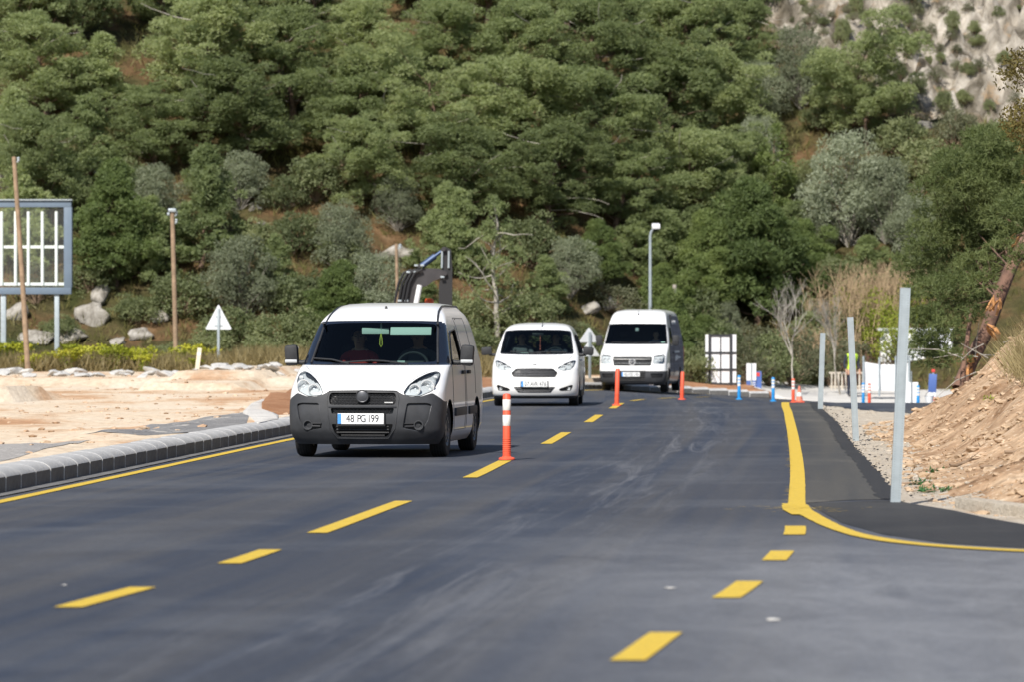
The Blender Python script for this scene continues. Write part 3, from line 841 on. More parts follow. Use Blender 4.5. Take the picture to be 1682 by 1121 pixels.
def wheel(parent, x, y, R, wd, sgn):
    M = Matrix.Translation((x, y, R)) @ Matrix.Rotation(math.pi/2 * sgn, 4, 'Y')
    root = empty('wheel', (0, 0, 0), 0, parent)
    h = wd/2
    mb = MB(); mb.lathe([(R*0.62, -h*0.9), (R*0.78, -h), (R*0.93, -h*0.97), (R*0.985, -h*0.80), (R, -h*0.45), (R, h*0.45), (R*0.985, h*0.80), (R*0.93, h*0.97), (R*0.78, h), (R*0.62, h*0.9)], 40, M)
    t = mb.build('tyre', M_TYRE, root)
    mb = MB()
    for q in (-0.5, -0.17, 0.17, 0.5): mb.lathe([(R*1.001, h*q-0.004), (R*1.004, h*q), (R*1.001, h*q+0.004)], 40, M)
    mb.build('tread_groove', M_BLACK, root)
    mb = MB(); mb.lathe([(R*0.64, h*0.86), (R*0.60, h*0.92), (R*0.52, h*0.62), (R*0.30, h*0.55), (R*0.22, h*0.75), (R*0.02, h*0.78)], 30, M)
    for a in range(8):
        A = 2*math.pi*a/8
        mb.box(M @ Vector((R*0.42*math.cos(A), R*0.42*math.sin(A), h*0.68)), (0.05, 0.05, 0.03))
    mb.lathe([(R*0.64, -h*0.86), (R*0.02, -h*0.5)], 24, M)
    mb.build('rim', M_RIM, root)
    return root
def plate(parent, x, y, z, txt, yaw=0.0, w=0.52, h=0.112, back=True):
    r = empty('number_plate', (x, y, z), 0, parent)
    mb = MB(); mb.box((0, 0, 0), (w, 0.012, h), bevel=0.004)
    mb.build('plate', M_PLATE, r)
    mb = MB(); mb.box((-w/2+0.022, -0.0085, 0), (0.04, 0.004, h*0.92)); mb.build('blue_band', M_PLATEBLUE, r)
    mb = MB(); mb.box((0, 0.010, -0.008), (w+0.03, 0.012, h+0.03)); mb.build('plate_holder', M_BLACK, r)
    wid = {' ': 0.030, '1': 0.034}
    tot = sum(wid.get(ch, 0.049) for ch in txt); x = 0.022 - tot/2
    for ch in txt:
        cw = wid.get(ch, 0.049)
        if ch != ' ':
            o = link_mesh('character', text_mesh(ch, h*0.98, 0.001, 0.80), M_INK, r, (x + cw/2, -0.0085, 0)); o.rotation_euler = (math.pi/2, 0, 0)
        x += cw
    return r
def torus(mb, c, R, r, seg=24, mi=0):
    pts = [Vector(c) + Vector((R*math.cos(2*math.pi*k/seg), 0, R*math.sin(2*math.pi*k/seg))) for k in range(seg+1)]
    mb.tube(pts, r, 6, caps=False, mi=mi)
def dish(mb, c, R, depth, seg=20, mi=0, tilt=0.0):
    M = Matrix.Translation(Vector(c)) @ Matrix.Rotation(tilt, 4, 'Z') @ Matrix.Rotation(math.pi/2, 4, 'X')
    mb.lathe([(R, 0), (R*0.93, -depth*0.15), (R*0.7, -depth*0.6), (R*0.35, -depth*0.95), (R*0.28, -depth*0.6), (R*0.02, -depth*0.5)], seg, M, mi)

def seat(parent, x, y, z, headrest=True):
    r = empty('seat', (x, y, z), 0, parent)
    mb = MB(); mb.box((0, -0.02, 0.07), (0.48, 0.48, 0.16), bevel=0.05); mb.build('cushion', M_SEAT, r)
    mb = MB(); mb.box((0, 0.26, 0.40), (0.46, 0.13, 0.62), Matrix.Rotation(math.radians(-13), 3, 'X'), bevel=0.05); mb.build('backrest', M_SEAT, r)
    if headrest:
        mb = MB(); mb.box((0, 0.35, 0.82), (0.26, 0.09, 0.17), bevel=0.035); mb.tube([(-0.06, 0.34, 0.66), (-0.06, 0.35, 0.78)], 0.008, 6); mb.tube([(0.06, 0.34, 0.66), (0.06, 0.35, 0.78)], 0.008, 6)
        mb.build('headrest', M_SEAT, r)
    return r
def steering_wheel(parent, c, tilt=math.radians(25)):
    mb = MB(); M = Matrix.Translation(Vector(c)) @ Matrix.Rotation(math.pi/2 - tilt, 4, 'X')
    pts = [M @ Vector((0.19*math.cos(t), 0.19*math.sin(t), 0)) for t in np.linspace(0, 2*math.pi, 25)]
    mb.tube(pts, 0.016, 6, caps=False)
    mb.lathe([(0.001, 0.03), (0.07, 0.02), (0.075, -0.02), (0.03, -0.05), (0.03, -0.22)], 14, M)
    for a in (0, math.pi, -math.pi/2): mb.tube([M @ Vector((0.05*math.cos(a), 0.05*math.sin(a), 0)), M @ Vector((0.18*math.cos(a), 0.18*math.sin(a), 0))], 0.014, 6)
    return mb.build('steering_wheel', M_SEAT, parent)
def side_mirror(parent, root, size, sgn, band=True, armz=-0.05):
    """root: point on the door the arm leaves from"""
    r = empty('side_mirror', root, 0, parent)
    w, h = size
    mb = MB(); mb.box((sgn*(0.10+w/2), 0.0, h*0.12), (w, 0.13, h), Matrix.Rotation(sgn*0.08, 3, 'Y'), bevel=0.04)
    hs = mb.build('housing', M_BLACKP, r, smooth=50)
    mb = MB(); mb.tube([(-sgn*0.03, 0.03, armz), (sgn*0.06, 0.02, armz-0.01), (sgn*0.16, 0.01, armz)], [0.045, 0.036, 0.04], 8, flat=0.8); mb.build('arm', M_BLACKP, r)
    mb = MB(); mb.box((sgn*(0.10+w/2), 0.072, h*0.12), (w*0.86, 0.006, h*0.82), bevel=0.0); mb.build('mirror_glass', M_CHROME, r)
    if band:
        mb = MB(); mb.box((sgn*(0.10+w/2), -0.062, -h*0.17), (w*0.92, 0.02, h*0.15), bevel=0.008); mb.build('reflection_band', M_LAMPGREY, r)  # pale strip paints a silvery reflection low on the housing
    return r
def wiper(B, parent, pts, off=0.014):
    mb = MB(); mb.tube([(x, B.front(x, z, off), z) for x, z in pts], 0.011, 6)
    return mb.build('wiper', M_SEAT, parent)
def arches(bm, B, centres, R, zc):
    for yc in centres:
        poly = [(yc + R*math.cos(t), zc + R*math.sin(t)) for t in np.linspace(-0.35, math.pi+0.35, 18)]
        poly = [(yc+R*0.98, -0.3)] + poly + [(yc-R*0.98, -0.3)]
        for ax in 'rl': cut(bm, poly, ax, 0.5)
def arch_liners(parent, centres, R, zc, w, m):
    for yc in centres:
        for s in (-1, 1):
            mb = MB()
            pts = [(yc+R*math.cos(t), zc+R*math.sin(t)) for t in np.linspace(-0.4, math.pi+0.4, 16)]
            bm = mb.bm
            a = [bm.verts.new((s*(w-0.03), y, z)) for y, z in pts]; b = [bm.verts.new((s*(w-0.42), y, z)) for y, z in pts]
            for i in range(len(pts)-1): bm.faces.new((a[i], a[i+1], b[i+1], b[i]))
            bm.faces.new(b)
            mb.build('wheel_arch', m, parent)
def door_window(bm, liner, B, parent, poly, m=None, name='side_window', lim=0.4, both=True):
    for ax, s in (('r', 1), ('l', -1)) if both else (('r', 1),):
        gl = cut(bm, poly, ax, lim)
        if liner is not None: cut(liner, poly, ax, lim).free()
        shift(gl, (-s*0.012, 0, 0))
        bm_obj(name, gl, m or M_SIDEGLASS, parent, smooth=40)
        fr = MB()
        pts = [(s*(B.side(y, z, 0.001)), y, z) for y, z in list(poly)+[poly[0]]]
        fr.tube(pts, 0.010, 5, caps=False); fr.build('window_seal', M_BLACK, parent)

# ---- the small white panel van with the grey bumper, nearest
def make_van_a(loc, yaw):
    R = empty('panel_van', loc, yaw)
    tag(R, 'white panel van with dark grey bumper and round emblem, nearest of the vans', 'van', 'white vans in a row on the road')
    B = Body(
        yf=[(0.16, 0.14), (0.24, 0.07), (0.34, 0.015), (0.5, 0.0), (0.66, 0.02), (0.76, 0.045), (0.84, 0.10), (0.92, 0.22), (1.0, 0.42), (1.06, 0.62), (1.10, 0.80), (1.16, 0.89), (1.30, 1.06), (1.48, 1.28), (1.60, 1.44), (1.64, 1.52), (1.70, 1.66), (1.76, 1.86), (1.81, 2.14), (1.838, 2.45), (1.85, 2.75)],
        w=[(0.16, 0.83), (0.24, 0.885), (0.34, 0.91), (0.6, 0.922), (0.8, 0.915), (1.0, 0.905), (1.1, 0.89), (1.3, 0.845), (1.6, 0.765), (1.70, 0.715), (1.76, 0.66), (1.81, 0.62), (1.838, 0.54), (1.85, 0.42)],
        d=[(0.16, 0.35), (0.5, 0.42), (0.76, 0.44), (0.92, 0.55), (1.0, 0.52), (1.10, 0.42), (1.3, 0.34), (1.6, 0.28), (1.76, 0.40), (1.85, 0.5)],
        n=[(0.16, 2.5), (0.5, 2.7), (0.8, 2.5), (0.95, 2.6), (1.10, 2.5), (1.3, 2.4), (1.62, 2.6), (1.76, 3.2), (1.85, 3.2)],
        yr=[(0.16, 4.12), (0.4, 4.22), (1.0, 4.25), (1.6, 4.12), (1.78, 4.02), (1.85, 3.85)],
        dr=[(0.16, 0.25), (1.0, 0.18), (1.7, 0.25), (1.85, 0.5)], z0=0.16, z1=1.85, nz=88)
    bm = B.shell()
    bmesh.ops.delete(bm, geom=[f for f in bm.faces if len(f.verts) > 20 and f.calc_center_median().z < 0.3], context='FACES')
    liner = B.shell(0.045, 0.62, 1.80)
    WC, WR = (0.86, 3.45), 0.335
    arches(bm, B, WC, 0.365, 0.315)
    # windscreen and its black surround / pillars
    sur = rounded(mirror([(0, 1.625), (0.5, 1.622), (0.80, 1.612), (0.905, 1.085), (0.5, 1.083), (0, 1.083)]), 0.02)
    ws = rounded(mirror([(0, 1.598), (0.45, 1.594), (0.672, 1.578), (0.742, 1.128), (0.4, 1.108), (0, 1.104)]), 0.035)
    s_bm = cut(bm, sur, 'f', 1.62)
    glass = cut(s_bm, ws, 'f', 1.7)
    cut(liner, ws, 'f', 1.8).free()
    bm_obj('pillar_trim', s_bm, M_PILLAR, R, smooth=40)
    bm_obj('windscreen', shift(glass, (0, 0.008, 0)), M_GLASS, R, smooth=50)
    # bumper
    bump_poly = rounded(mirror([(0, 0.785), (0.40, 0.785), (0.47, 0.745), (0.56, 0.722), (0.68, 0.722), (0.80, 0.762), (0.885, 0.70), (1.0, 0.57), (1.0, 0.0), (0, 0.0)]), 0.02)
    bump_poly = [(x, z if z > 0.01 else -0.1) for x, z in bump_poly]
    bp = cut(bm, bump_poly, 'f', 0.56)
    # openings in the bumper
    g1 = rounded(mirror([(0, 0.768), (0.385, 0.765), (0.40, 0.70), (0.385, 0.625), (0, 0.622)]), 0.03)
    g2 = rounded(mirror([(0, 0.585), (0.375, 0.585), (0.36, 0.52), (0, 0.52)]), 0.015)
    g3 = rounded(mirror([(0, 0.40), (0.365, 0.40), (0.33, 0.30), (0.28, 0.255), (0, 0.255)]), 0.02)
    fog = rounded([(0.52, 0.645), (0.74, 0.648), (0.80, 0.63), (0.765, 0.45), (0.70, 0.33), (0.64, 0.318), (0.47, 0.35)], 0.025)
    for nm, pl in (('upper_grille', g1), ('middle_grille', g2), ('lower_grille', g3)):
        o = cut(bp, pl, 'f', 0.6)
        rim_ = bcopy(o)
        bm_obj('grille_recess', rim(shift(o, (0, 0.05, 0)), (0, -0.05, 0)), M_BLACK, R, smooth=30)
        gx = max(abs(x) for x, z in pl); z0, z1 = min(z for x, z in pl), max(z for x, z in pl)
        mb = MB()
        if nm != 'lower_grille':
            nzr = 5 if nm == 'upper_grille' else 2
            for r_ in range(nzr):                          # honeycomb of short staggered bars
                zz = z0 + (z1-z0)*(r_+0.5)/nzr
                st = 0.044
                for c_ in range(-10, 11):
                    xx = (c_ + 0.5*(r_ % 2))*st
                    if abs(xx) > gx-0.02 or not inside(pl, xx, zz): continue
                    y = B.front(xx, zz, -0.022)
                    hx = 0.019
                    pts = [Vector((xx + hx*math.cos(t), y, zz + hx*0.78*math.sin(t))) for t in [math.pi/6 + k*math.pi/3 for k in range(7)]]
                    mb.tube(pts, 0.0042, 4, caps=False)
        else:
            for zz in (0.37, 0.335, 0.30, 0.268):
                xs_ = [x for x in np.linspace(-gx, gx, 15) if inside(pl, x, zz)]
                mb.tube([(x, B.front(x, zz, -0.015), zz) for x in xs_], 0.010, 6)
        mb.build(nm, M_BLACKP, R)
    for s in (1, -1):
        pl = fog if s > 0 else flip(fog)
        o = cut(bp, pl, 'f', 0.8)
        bm_obj('fog_recess', rim(shift(o, (0, 0.022, 0)), (0, -0.022, 0)), M_GREYP, R, smooth=30)
        fline(B, pl, 0.009, 0.001, 'recess_edge', M_GREYMETAL, R, True)
        cxx = s*0.655; cz = 0.385; yy = B.front(cxx, cz) - 0.004
        r_ = empty('fog_lamp', (cxx, yy, cz), 0, R)
        mb = MB(); torus(mb, (0, 0, 0), 0.052, 0.009); mb.build('bezel', M_GREYP, r_)
        mb = MB(); dish(mb, (0, 0.004, 0), 0.05, 0.04); mb.build('lamp_cover', M_GREYP, r_)
        mb = MB(); mb.tube([(s*0.50, B.front(s*0.5, 0.37, 0.0), 0.37), (s*0.60, B.front(s*0.60, 0.37, 0.0), 0.372)], 0.014, 6); mb.tube([(s*0.49, B.front(s*0.49, 0.405, -0.01), 0.405), (s*0.60, B.front(s*0.60, 0.405, -0.01), 0.405)], 0.008, 6)
        mb.build('recess_bar', M_BLACK, R)
    # bumper skin stands a little proud of the wings
    shift(bp, (0, -0.010, 0))
    bm_obj('bumper', rim(bp, (0, 0.02, 0)), M_GREYP, R, smooth=40)
    fline(B, [(-0.40, 0.60), (0.40, 0.60)], 0.022, 0.012, 'grille_bar', M_GREYP, R)
    fline(B, mirror([(0, 0.79), (0.40, 0.785), (0.425, 0.70), (0.40, 0.45), (0.385, 0.35), (0.30, 0.235), (0, 0.232)]), 0.016, 0.010, 'grille_surround', M_GREYP, R, True)
    # emblem
    er = empty('emblem', (0, B.front(0, 0.725)-0.02, 0.725), 0, R)
    mb = MB(); mb.lathe([(0.001, 0.016), (0.05, 0.014), (0.062, 0.008), (0.072, 0.012), (0.078, 0.0), (0.07, -0.02)], 28, Matrix.Rotation(math.pi/2, 4, 'X')); mb.build('disc', M_GREYMETAL, er)
    mb = MB(); torus(mb, (0, -0.01, 0), 0.072, 0.006); mb.build('ring', M_BLACKP, er)
    # headlights
    hl = rounded([(0.475, 0.765), (0.50, 0.735), (0.66, 0.722), (0.80, 0.785), (0.845, 0.90), (0.842, 0.985), (0.79, 1.012), (0.70, 0.985), (0.60, 0.925), (0.52, 0.85)], 0.035)
    for s in (1, -1):
        pl = hl if s > 0 else flip(hl)
        o = cut(bm, pl, 'f', 0.9)
        r_ = empty('headlight', (0, 0, 0), 0, R)
        lens = bcopy(o)
        bm_obj('housing', rim(shift(o, (-s*0.012, 0.026, -0.020)), (s*0.012, -0.026, 0.020)), M_SILVER, r_, smooth=30)
        bm_obj('lens', shift(lens, (0, 0.002, 0)), M_LENS, r_, smooth=50)
        for xx, zz, rr in ((0.735, 0.835, 0.078), (0.60, 0.80, 0.062)):
            mb = MB(); y = B.front(s*xx, zz) + 0.012
            torus(mb, (s*xx, y, zz), rr, 0.008); dish(mb, (s*xx, y+0.012, zz), rr, 0.04)
            mb.build('reflector', M_CHROME, r_)
        mb = MB(); mb.box((s*0.80, B.front(s*0.8, 0.93)+0.03, 0.93), (0.05, 0.02, 0.06), bevel=0.01); mb.build('indicator', M_LAMPGREY, r_)
        fline(B, pl, 0.008, 0.0, 'headlight_gap', M_BLACK, R, True)
    # bonnet gap, roof strips
    fline(B, mirror([(0, 0.80), (0.42, 0.80), (0.50, 0.86), (0.60, 0.95), (0.70, 1.005)])[1:5][::1], 0.006, 0.0, 'bonnet_gap', M_BLACK, R)
    fline(B, flip([(0.42, 0.80), (0.50, 0.86), (0.60, 0.95), (0.70, 1.005), (0.80, 1.07)]), 0.006, 0.0, 'bonnet_gap', M_BLACK, R)
    for s in (1, -1):
        pts = []
        for y in np.linspace(1.42, 4.0, 26):
            # the gutter runs where the roof turns into the side
            zt = float(np.interp(y, [1.40, 1.62, 1.85, 2.2, 2.6, 4.0], [1.585, 1.665, 1.725, 1.77, 1.785, 1.775]))
            xx = s*float(np.interp(y, [1.4, 1.62, 1.9, 2.3, 4.0], [0.70, 0.672, 0.645, 0.625, 0.615]))
            zz = zt
            for q in np.linspace(1.5, 1.849, 60):
                if B.side(y, q) >= abs(xx) and y > B.yf(q): zz = q
            pts.append((xx, y, zz + 0.002))
        mb = MB(); mb.tube(pts, 0.015, 6); mb.build('roof_gutter', M_BLACK, R)
        mb = MB(); mb.tube([(s*0.69, B.front(s*0.69, 1.585)-0.004, 1.585), (s*0.72, B.front(s*0.72, 1.36)-0.005, 1.36), (s*0.762, B.front(s*0.762, 1.11)-0.004, 1.11)], 0.014, 6); mb.build('windscreen_edge', M_BLACKP, R)
    # doors and side windows
    door_window(bm, liner, B, R, rounded([(1.30, 1.13), (1.72, 1.49), (2.22, 1.52), (2.26, 1.10)], 0.04))
    for s in (1, -1):
        sline(B, [(1.22, 1.10), (1.20, 0.60), (1.34, 0.30), (2.32, 0.30), (2.36, 1.1), (2.30, 1.56)], 0.008, 0.0, 'door_gap', M_BLACK, R, s)
        sline(B, [(2.45, 0.30), (2.45, 1.66), (3.35, 1.66), (3.35, 0.72)], 0.008, 0.0, 'door_gap', M_BLACK, R, s)
        mb = MB(); mb.box((s*B.side(2.1, 0.99, 0.02), 2.12, 0.99), (0.03, 0.20, 0.045), bevel=0.012); mb.build('door_handle', M_BLACKP, R)
        mb = MB(); mb.box((s*B.side(2.62, 0.99, 0.02), 2.62, 0.99), (0.03, 0.20, 0.045), bevel=0.012); mb.build('door_handle', M_BLACKP, R)
        mb = MB(); mb.box((s*B.side(1.85, 0.52, 0.012), 1.80, 0.52), (0.03, 1.0, 0.10), bevel=0.012); mb.build('rubbing_strip', M_GREYP, R)
        mb = MB(); mb.box((s*B.side(2.9, 0.52, 0.012), 2.95, 0.52), (0.03, 0.7, 0.10), bevel=0.012); mb.build('rubbing_strip', M_GREYP, R)
    # back doors with their window
    for s in (1, -1):
        mb = MB(); mb.box((s*0.33, 4.245, 1.30), (0.5, 0.02, 0.42), Matrix.Rotation(math.radians(10), 3, 'X'), bevel=0.01); mb.build('rear_window', M_PILLAR, R)
        mb = MB(); mb.box((s*0.80, 4.19, 0.95), (0.12, 0.06, 0.5), bevel=0.02); mb.build('tail_light', M_RED, R)
    mb = MB(); mb.box((0, 4.22, 0.36), (1.7, 0.12, 0.24), bevel=0.04); mb.build('rear_bumper', M_GREYP, R)
    bm_obj('body', bm, M_WHITE, R, smooth=38)
    bm_obj('cabin_lining', liner, M_DARKIN, R, smooth=38)
    mb = MB(); mb.box((0, 2.15, 0.29), (1.60, 3.7, 0.14), bevel=0.03); mb.tube([(-0.45, 0.25, 0.24), (0.45, 0.25, 0.24)], 0.05, 8); mb.build('underbody', M_UNDER, R)
    arch_liners(R, WC, 0.365, 0.315, 0.91, M_UNDER)
    for y in WC:
        for s in (1, -1): wheel(R, s*0.80, y, 0.315, 0.195, s)
    # cabin
    mb = MB(); mb.box((0, 1.18, 0.94), (1.48, 0.50, 0.30), Matrix.Rotation(math.radians(4), 3, 'X'), bevel=0.07); mb.box((0.36, 1.28, 1.09), (0.42, 0.22, 0.09), bevel=0.03); mb.build('dashboard', M_DASH, R)
    steering_wheel(R, (0.38, 1.52, 1.06))
    for s in (1, -1): seat(R, s*0.38, 2.02, 0.62)
    mb = MB(); mb.box((0, 2.62, 1.10), (1.5, 0.04, 1.1)); mb.build('bulkhead', M_DARKIN, R)
    mb = MB(); mb.box((0.37, 1.46, 1.495), (0.50, 0.03, 0.105), Matrix.Rotation(math.radians(-25), 3, 'X'), bevel=0.012); mb.build('sun_visor', M_VISOR, R)
    mb = MB(); mb.box((-0.07, 1.52, 1.50), (0.33, 0.03, 0.075), Matrix.Rotation(0.1, 3, 'Z'), bevel=0.012); mb.tube([(0, 1.52, 1.52), (0, 1.50, 1.60)], 0.012, 6); mb.build('interior_mirror', M_VISOR, R)
    mb = MB(); mb.tube([(0.0, 1.50, 1.47), (-0.012, 1.50, 1.40), (-0.016, 1.50, 1.33), (0, 1.50, 1.30), (0.016, 1.50, 1.33), (0.012, 1.50, 1.40), (0.0, 1.50, 1.47)], 0.006, 5); mb.build('hanging_ribbon', mat('yellow_ribbon', (0.5, 0.5, 0.08), 0.7), R)
    mb = MB(); mb.box((0.30, 1.12, 1.125), (0.09, 0.02, 0.02)); mb.build('dash_card', M_VISOR, R)
    wiper(B, R, [(-0.74, 1.165), (-0.5, 1.15), (-0.28, 1.10)]); wiper(B, R, [(-0.38, 1.115), (-0.02, 1.14), (0.12, 1.135), (0.42, 1.10)])
    side_mirror(R, (0.885, 1.36, 1.17), (0.16, 0.25), 1); side_mirror(R, (-0.885, 1.36, 1.17), (0.16, 0.25), -1)
    mb = MB(); mb.lathe([(0.018, 0), (0.014, 0.02), (0.004, 0.03)], 10, Matrix.Translation((0.0, 1.92, 1.775)), caps=True); mb.build('antenna_foot', M_BLACK, R)
    plate(R, -0.012, B.front(0, 0.46)-0.03, 0.462, '48 PG 199', w=0.545, h=0.125)
    mb = MB(); mb.box((0.31, B.front(0.31, 0.652)-0.004, 0.652), (0.10, 0.008, 0.012)); mb.build('badge', M_CHROME, R)
    mb = MB(); mb.box((0.345, B.front(0.345, 0.652)-0.007, 0.652), (0.03, 0.008, 0.012)); mb.build('badge_tip', M_RED, R)
    return R, B

# ---- the white people carrier with slatted hexagonal grille
def make_van_b(loc, yaw):
    R = empty('minivan', loc, yaw)
    tag(R, 'small white minivan with black slatted grille and slanted headlights, second in the row', 'van', 'white vans in a row on the road')
    B = Body(
        yf=[(0.16, 0.16), (0.24, 0.06), (0.36, 0.01), (0.5, 0.0), (0.66, 0.02), (0.78, 0.06), (0.86, 0.16), (0.94, 0.36), (1.0, 0.58), (1.06, 0.80), (1.10, 0.88), (1.3, 1.12), (1.5, 1.38), (1.59, 1.52), (1.64, 1.66), (1.69, 1.86), (1.73, 2.15), (1.75, 2.5)],
        w=[(0.16, 0.83), (0.26, 0.885), (0.5, 0.90), (0.8, 0.895), (1.0, 0.88), (1.1, 0.86), (1.3, 0.80), (1.55, 0.715), (1.64, 0.66), (1.69, 0.60), (1.73, 0.48), (1.75, 0.3)],
        d=[(0.16, 0.4), (0.5, 0.45), (0.8, 0.5), (1.0, 0.5), (1.1, 0.4), (1.3, 0.34), (1.6, 0.3), (1.75, 0.5)],
        n=[(0.16, 2.5), (0.5, 2.6), (0.9, 2.6), (1.1, 2.5), (1.5, 2.5), (1.75, 3.0)],
        yr=[(0.16, 4.05), (0.4, 4.14), (1.0, 4.15), (1.6, 3.98), (1.75, 3.8)],
        dr=[(0.16, 0.25), (1.0, 0.2), (1.7, 0.3), (1.75, 0.5)], z0=0.16, z1=1.75, nz=80)
    bm = B.shell()
    bmesh.ops.delete(bm, geom=[f for f in bm.faces if len(f.verts) > 20 and f.calc_center_median().z < 0.3], context='FACES')
    liner = B.shell(0.045, 0.62, 1.70)
    WC = (0.83, 3.32)
    arches(bm, B, WC, 0.355, 0.305)
    sur = rounded(mirror([(0, 1.602), (0.45, 1.596), (0.69, 1.575), (0.775, 1.078), (0.4, 1.066), (0, 1.064)]), 0.05)
    ws = rounded(mirror([(0, 1.582), (0.45, 1.576), (0.665, 1.556), (0.745, 1.112), (0.4, 1.098), (0, 1.094)]), 0.04)
    s_bm = cut(bm, sur, 'f', 1.66); glass = cut(s_bm, ws, 'f', 1.7); cut(liner, ws, 'f', 1.8).free()
    bm_obj('windscreen_surround', s_bm, M_BLACK, R, smooth=40); bm_obj('windscreen', shift(glass, (0, 0.008, 0)), M_GLASS, R, smooth=50)
    # grilles
    g1 = rounded(mirror([(0, 0.782), (0.38, 0.778), (0.478, 0.69), (0.43, 0.605), (0, 0.600)]), 0.03)
    g3 = rounded(mirror([(0, 0.395), (0.425, 0.395), (0.33, 0.288), (0, 0.285)]), 0.015)
    for nm, pl, zz_ in (('upper_grille', g1, (0.755, 0.722, 0.688, 0.655, 0.622)), ('lower_grille', g3, (0.365, 0.33, 0.30))):
        o = cut(bm, pl, 'f', 0.6)
        bm_obj('grille_recess', rim(shift(o, (0, 0.05, 0)), (0, -0.05, 0)), M_BLACK, R, smooth=30)
        mb = MB()
        for zz in zz_:
            xs_ = [x for x in np.linspace(-0.47, 0.47, 25) if inside(pl, x, zz)]
            mb.tube([(x, B.front(x, zz, -0.012), zz) for x in xs_], 0.0085, 6)
        mb.build(nm, M_GREYMETAL, R)
        fline(B, pl, 0.010, 0.0, 'grille_edge', M_BLACK, R, True)
    fg = rounded([(0.50, 0.335), (0.53, 0.372), (0.76, 0.445), (0.79, 0.425), (0.745, 0.325), (0.55, 0.312)], 0.015)
    hl = rounded([(0.475, 0.80), (0.505, 0.755), (0.60, 0.735), (0.735, 0.755), (0.80, 0.82), (0.835, 0.935), (0.78, 0.945), (0.62, 0.885)], 0.02)
    for s in (1, -1):
        pl = fg if s > 0 else flip(fg)
        o = cut(bm, pl, 'f', 0.8); bm_obj('fog_recess', rim(shift(o, (0, 0.03, 0)), (0, -0.03, 0)), M_BLACK, R, smooth=30)
        mb = MB(); dish(mb, (s*0.70, B.front(s*0.70, 0.37)+0.012, 0.37), 0.035, 0.02); mb.build('fog_lamp', M_LAMPGREY, R)
        pl = hl if s > 0 else flip(hl)
        o = cut(bm, pl, 'f', 0.95); r_ = empty('headlight', (0, 0, 0), 0, R); lens = bcopy(o)
        bm_obj('housing', rim(shift(o, (-s*0.012, 0.026, -0.020)), (s*0.012, -0.026, 0.020)), M_SILVER, r_, smooth=30)
        bm_obj('lens', shift(lens, (0, 0.002, 0)), M_LENS, r_, smooth=50)
        mb = MB(); torus(mb, (s*0.59, B.front(s*0.59, 0.80)+0.015, 0.80), 0.05, 0.007); dish(mb, (s*0.59, B.front(s*0.59, 0.80)+0.02, 0.80), 0.048, 0.03)
        mb.build('reflector', M_CHROME, r_)
        mb = MB(); torus(mb, (s*0.72, B.front(s*0.72, 0.845)+0.02, 0.845), 0.05, 0.007); dish(mb, (s*0.72, B.front(s*0.72, 0.845)+0.025, 0.845), 0.048, 0.03)
        mb.build('reflector', M_CHROME, r_)
        fline(B, pl, 0.007, 0.0, 'headlight_gap', M_BLACK, R, True)
        fline(B, [(s*0.40, 0.80), (s*0.50, 0.85), (s*0.64, 0.93), (s*0.74, 1.03)], 0.006, 0.0, 'bonnet_gap', M_BLACK, R)
    mb = MB(); mb.lathe([(0.001, 0.01), (0.045, 0.008), (0.05, 0)], 20, Matrix.Translation((0, B.front(0, 0.86)-0.004, 0.858)) @ Matrix.Rotation(math.radians(60), 4, 'X') @ Matrix.Diagonal((1, 0.42, 1, 1))); mb.build('emblem', M_GREYMETAL, R)
    # lower lip
    lipp = cut(bm, [(-0.99, 0.215), (0.99, 0.215), (0.99, -0.1), (-0.99, -0.1)], 'f', 0.5)
    bm_obj('lower_lip', shift(lipp, (0, 0.006, 0)), M_BLACKP, R, smooth=40)
    door_window(bm, liner, B, R, rounded([(1.32, 1.11), (1.72, 1.46), (2.10, 1.50), (2.12, 1.08)], 0.03))
    door_window(bm, liner, B, R, rounded([(2.22, 1.08), (2.20, 1.50), (3.0, 1.50), (3.06, 1.08)], 0.03))
    door_window(bm, liner, B, R, rounded([(3.18, 1.10), (3.14, 1.49), (3.62, 1.46), (3.72, 1.14)], 0.03))
    for s in (1, -1):
        sline(B, [(1.18, 1.08), (1.16, 0.55), (1.30, 0.28), (2.12, 0.28), (2.17, 1.05), (2.15, 1.54)], 0.007, 0.0, 'door_gap', M_BLACK, R, s)
        sline(B, [(2.20, 0.28), (2.9, 0.28), (3.08, 0.7), (3.1, 1.05), (3.06, 1.54)], 0.007, 0.0, 'door_gap', M_BLACK, R, s)
        for yy in (1.95, 2.35):
            mb = MB(); mb.box((s*B.side(yy, 0.95, 0.016), yy, 0.95), (0.03, 0.18, 0.04), bevel=0.012); mb.build('door_handle', M_WHITE, R)
        mb = MB(); mb.box((s*B.side(2.2, 0.30, 0.004), 2.1, 0.26), (0.05, 1.6, 0.12), bevel=0.015); mb.build('sill_trim', M_BLACKP, R)
        mb = MB(); mb.box((s*0.78, 4.08, 1.0), (0.12, 0.06, 0.45), bevel=0.02); mb.build('tail_light', M_RED, R)
    rear = rounded(mirror([(0, 1.50), (0.6, 1.48), (0.7, 1.10), (0, 1.08)]), 0.05)
    # the tailgate glass lets the trees behind show through the cabin
    def back_cut(b_):
        for f in list(b_.faces):
            c = f.calc_center_median()
            if c.y > 3.8 and inside(rear, c.x, c.z): b_.faces.remove(f)
    back_cut(bm); back_cut(liner)
    gb = bmesh.new(); vs = [gb.verts.new((x*0.97, 4.08 - 0.32*max(0, z-1.05), z)) for x, z in rear]; gb.faces.new(vs)
    bm_obj('rear_window', gb, M_SIDEGLASS, R)
    bm_obj('body', bm, M_WHITE, R, smooth=38); bm_obj('cabin_lining', liner, M_DARKIN, R, smooth=38)
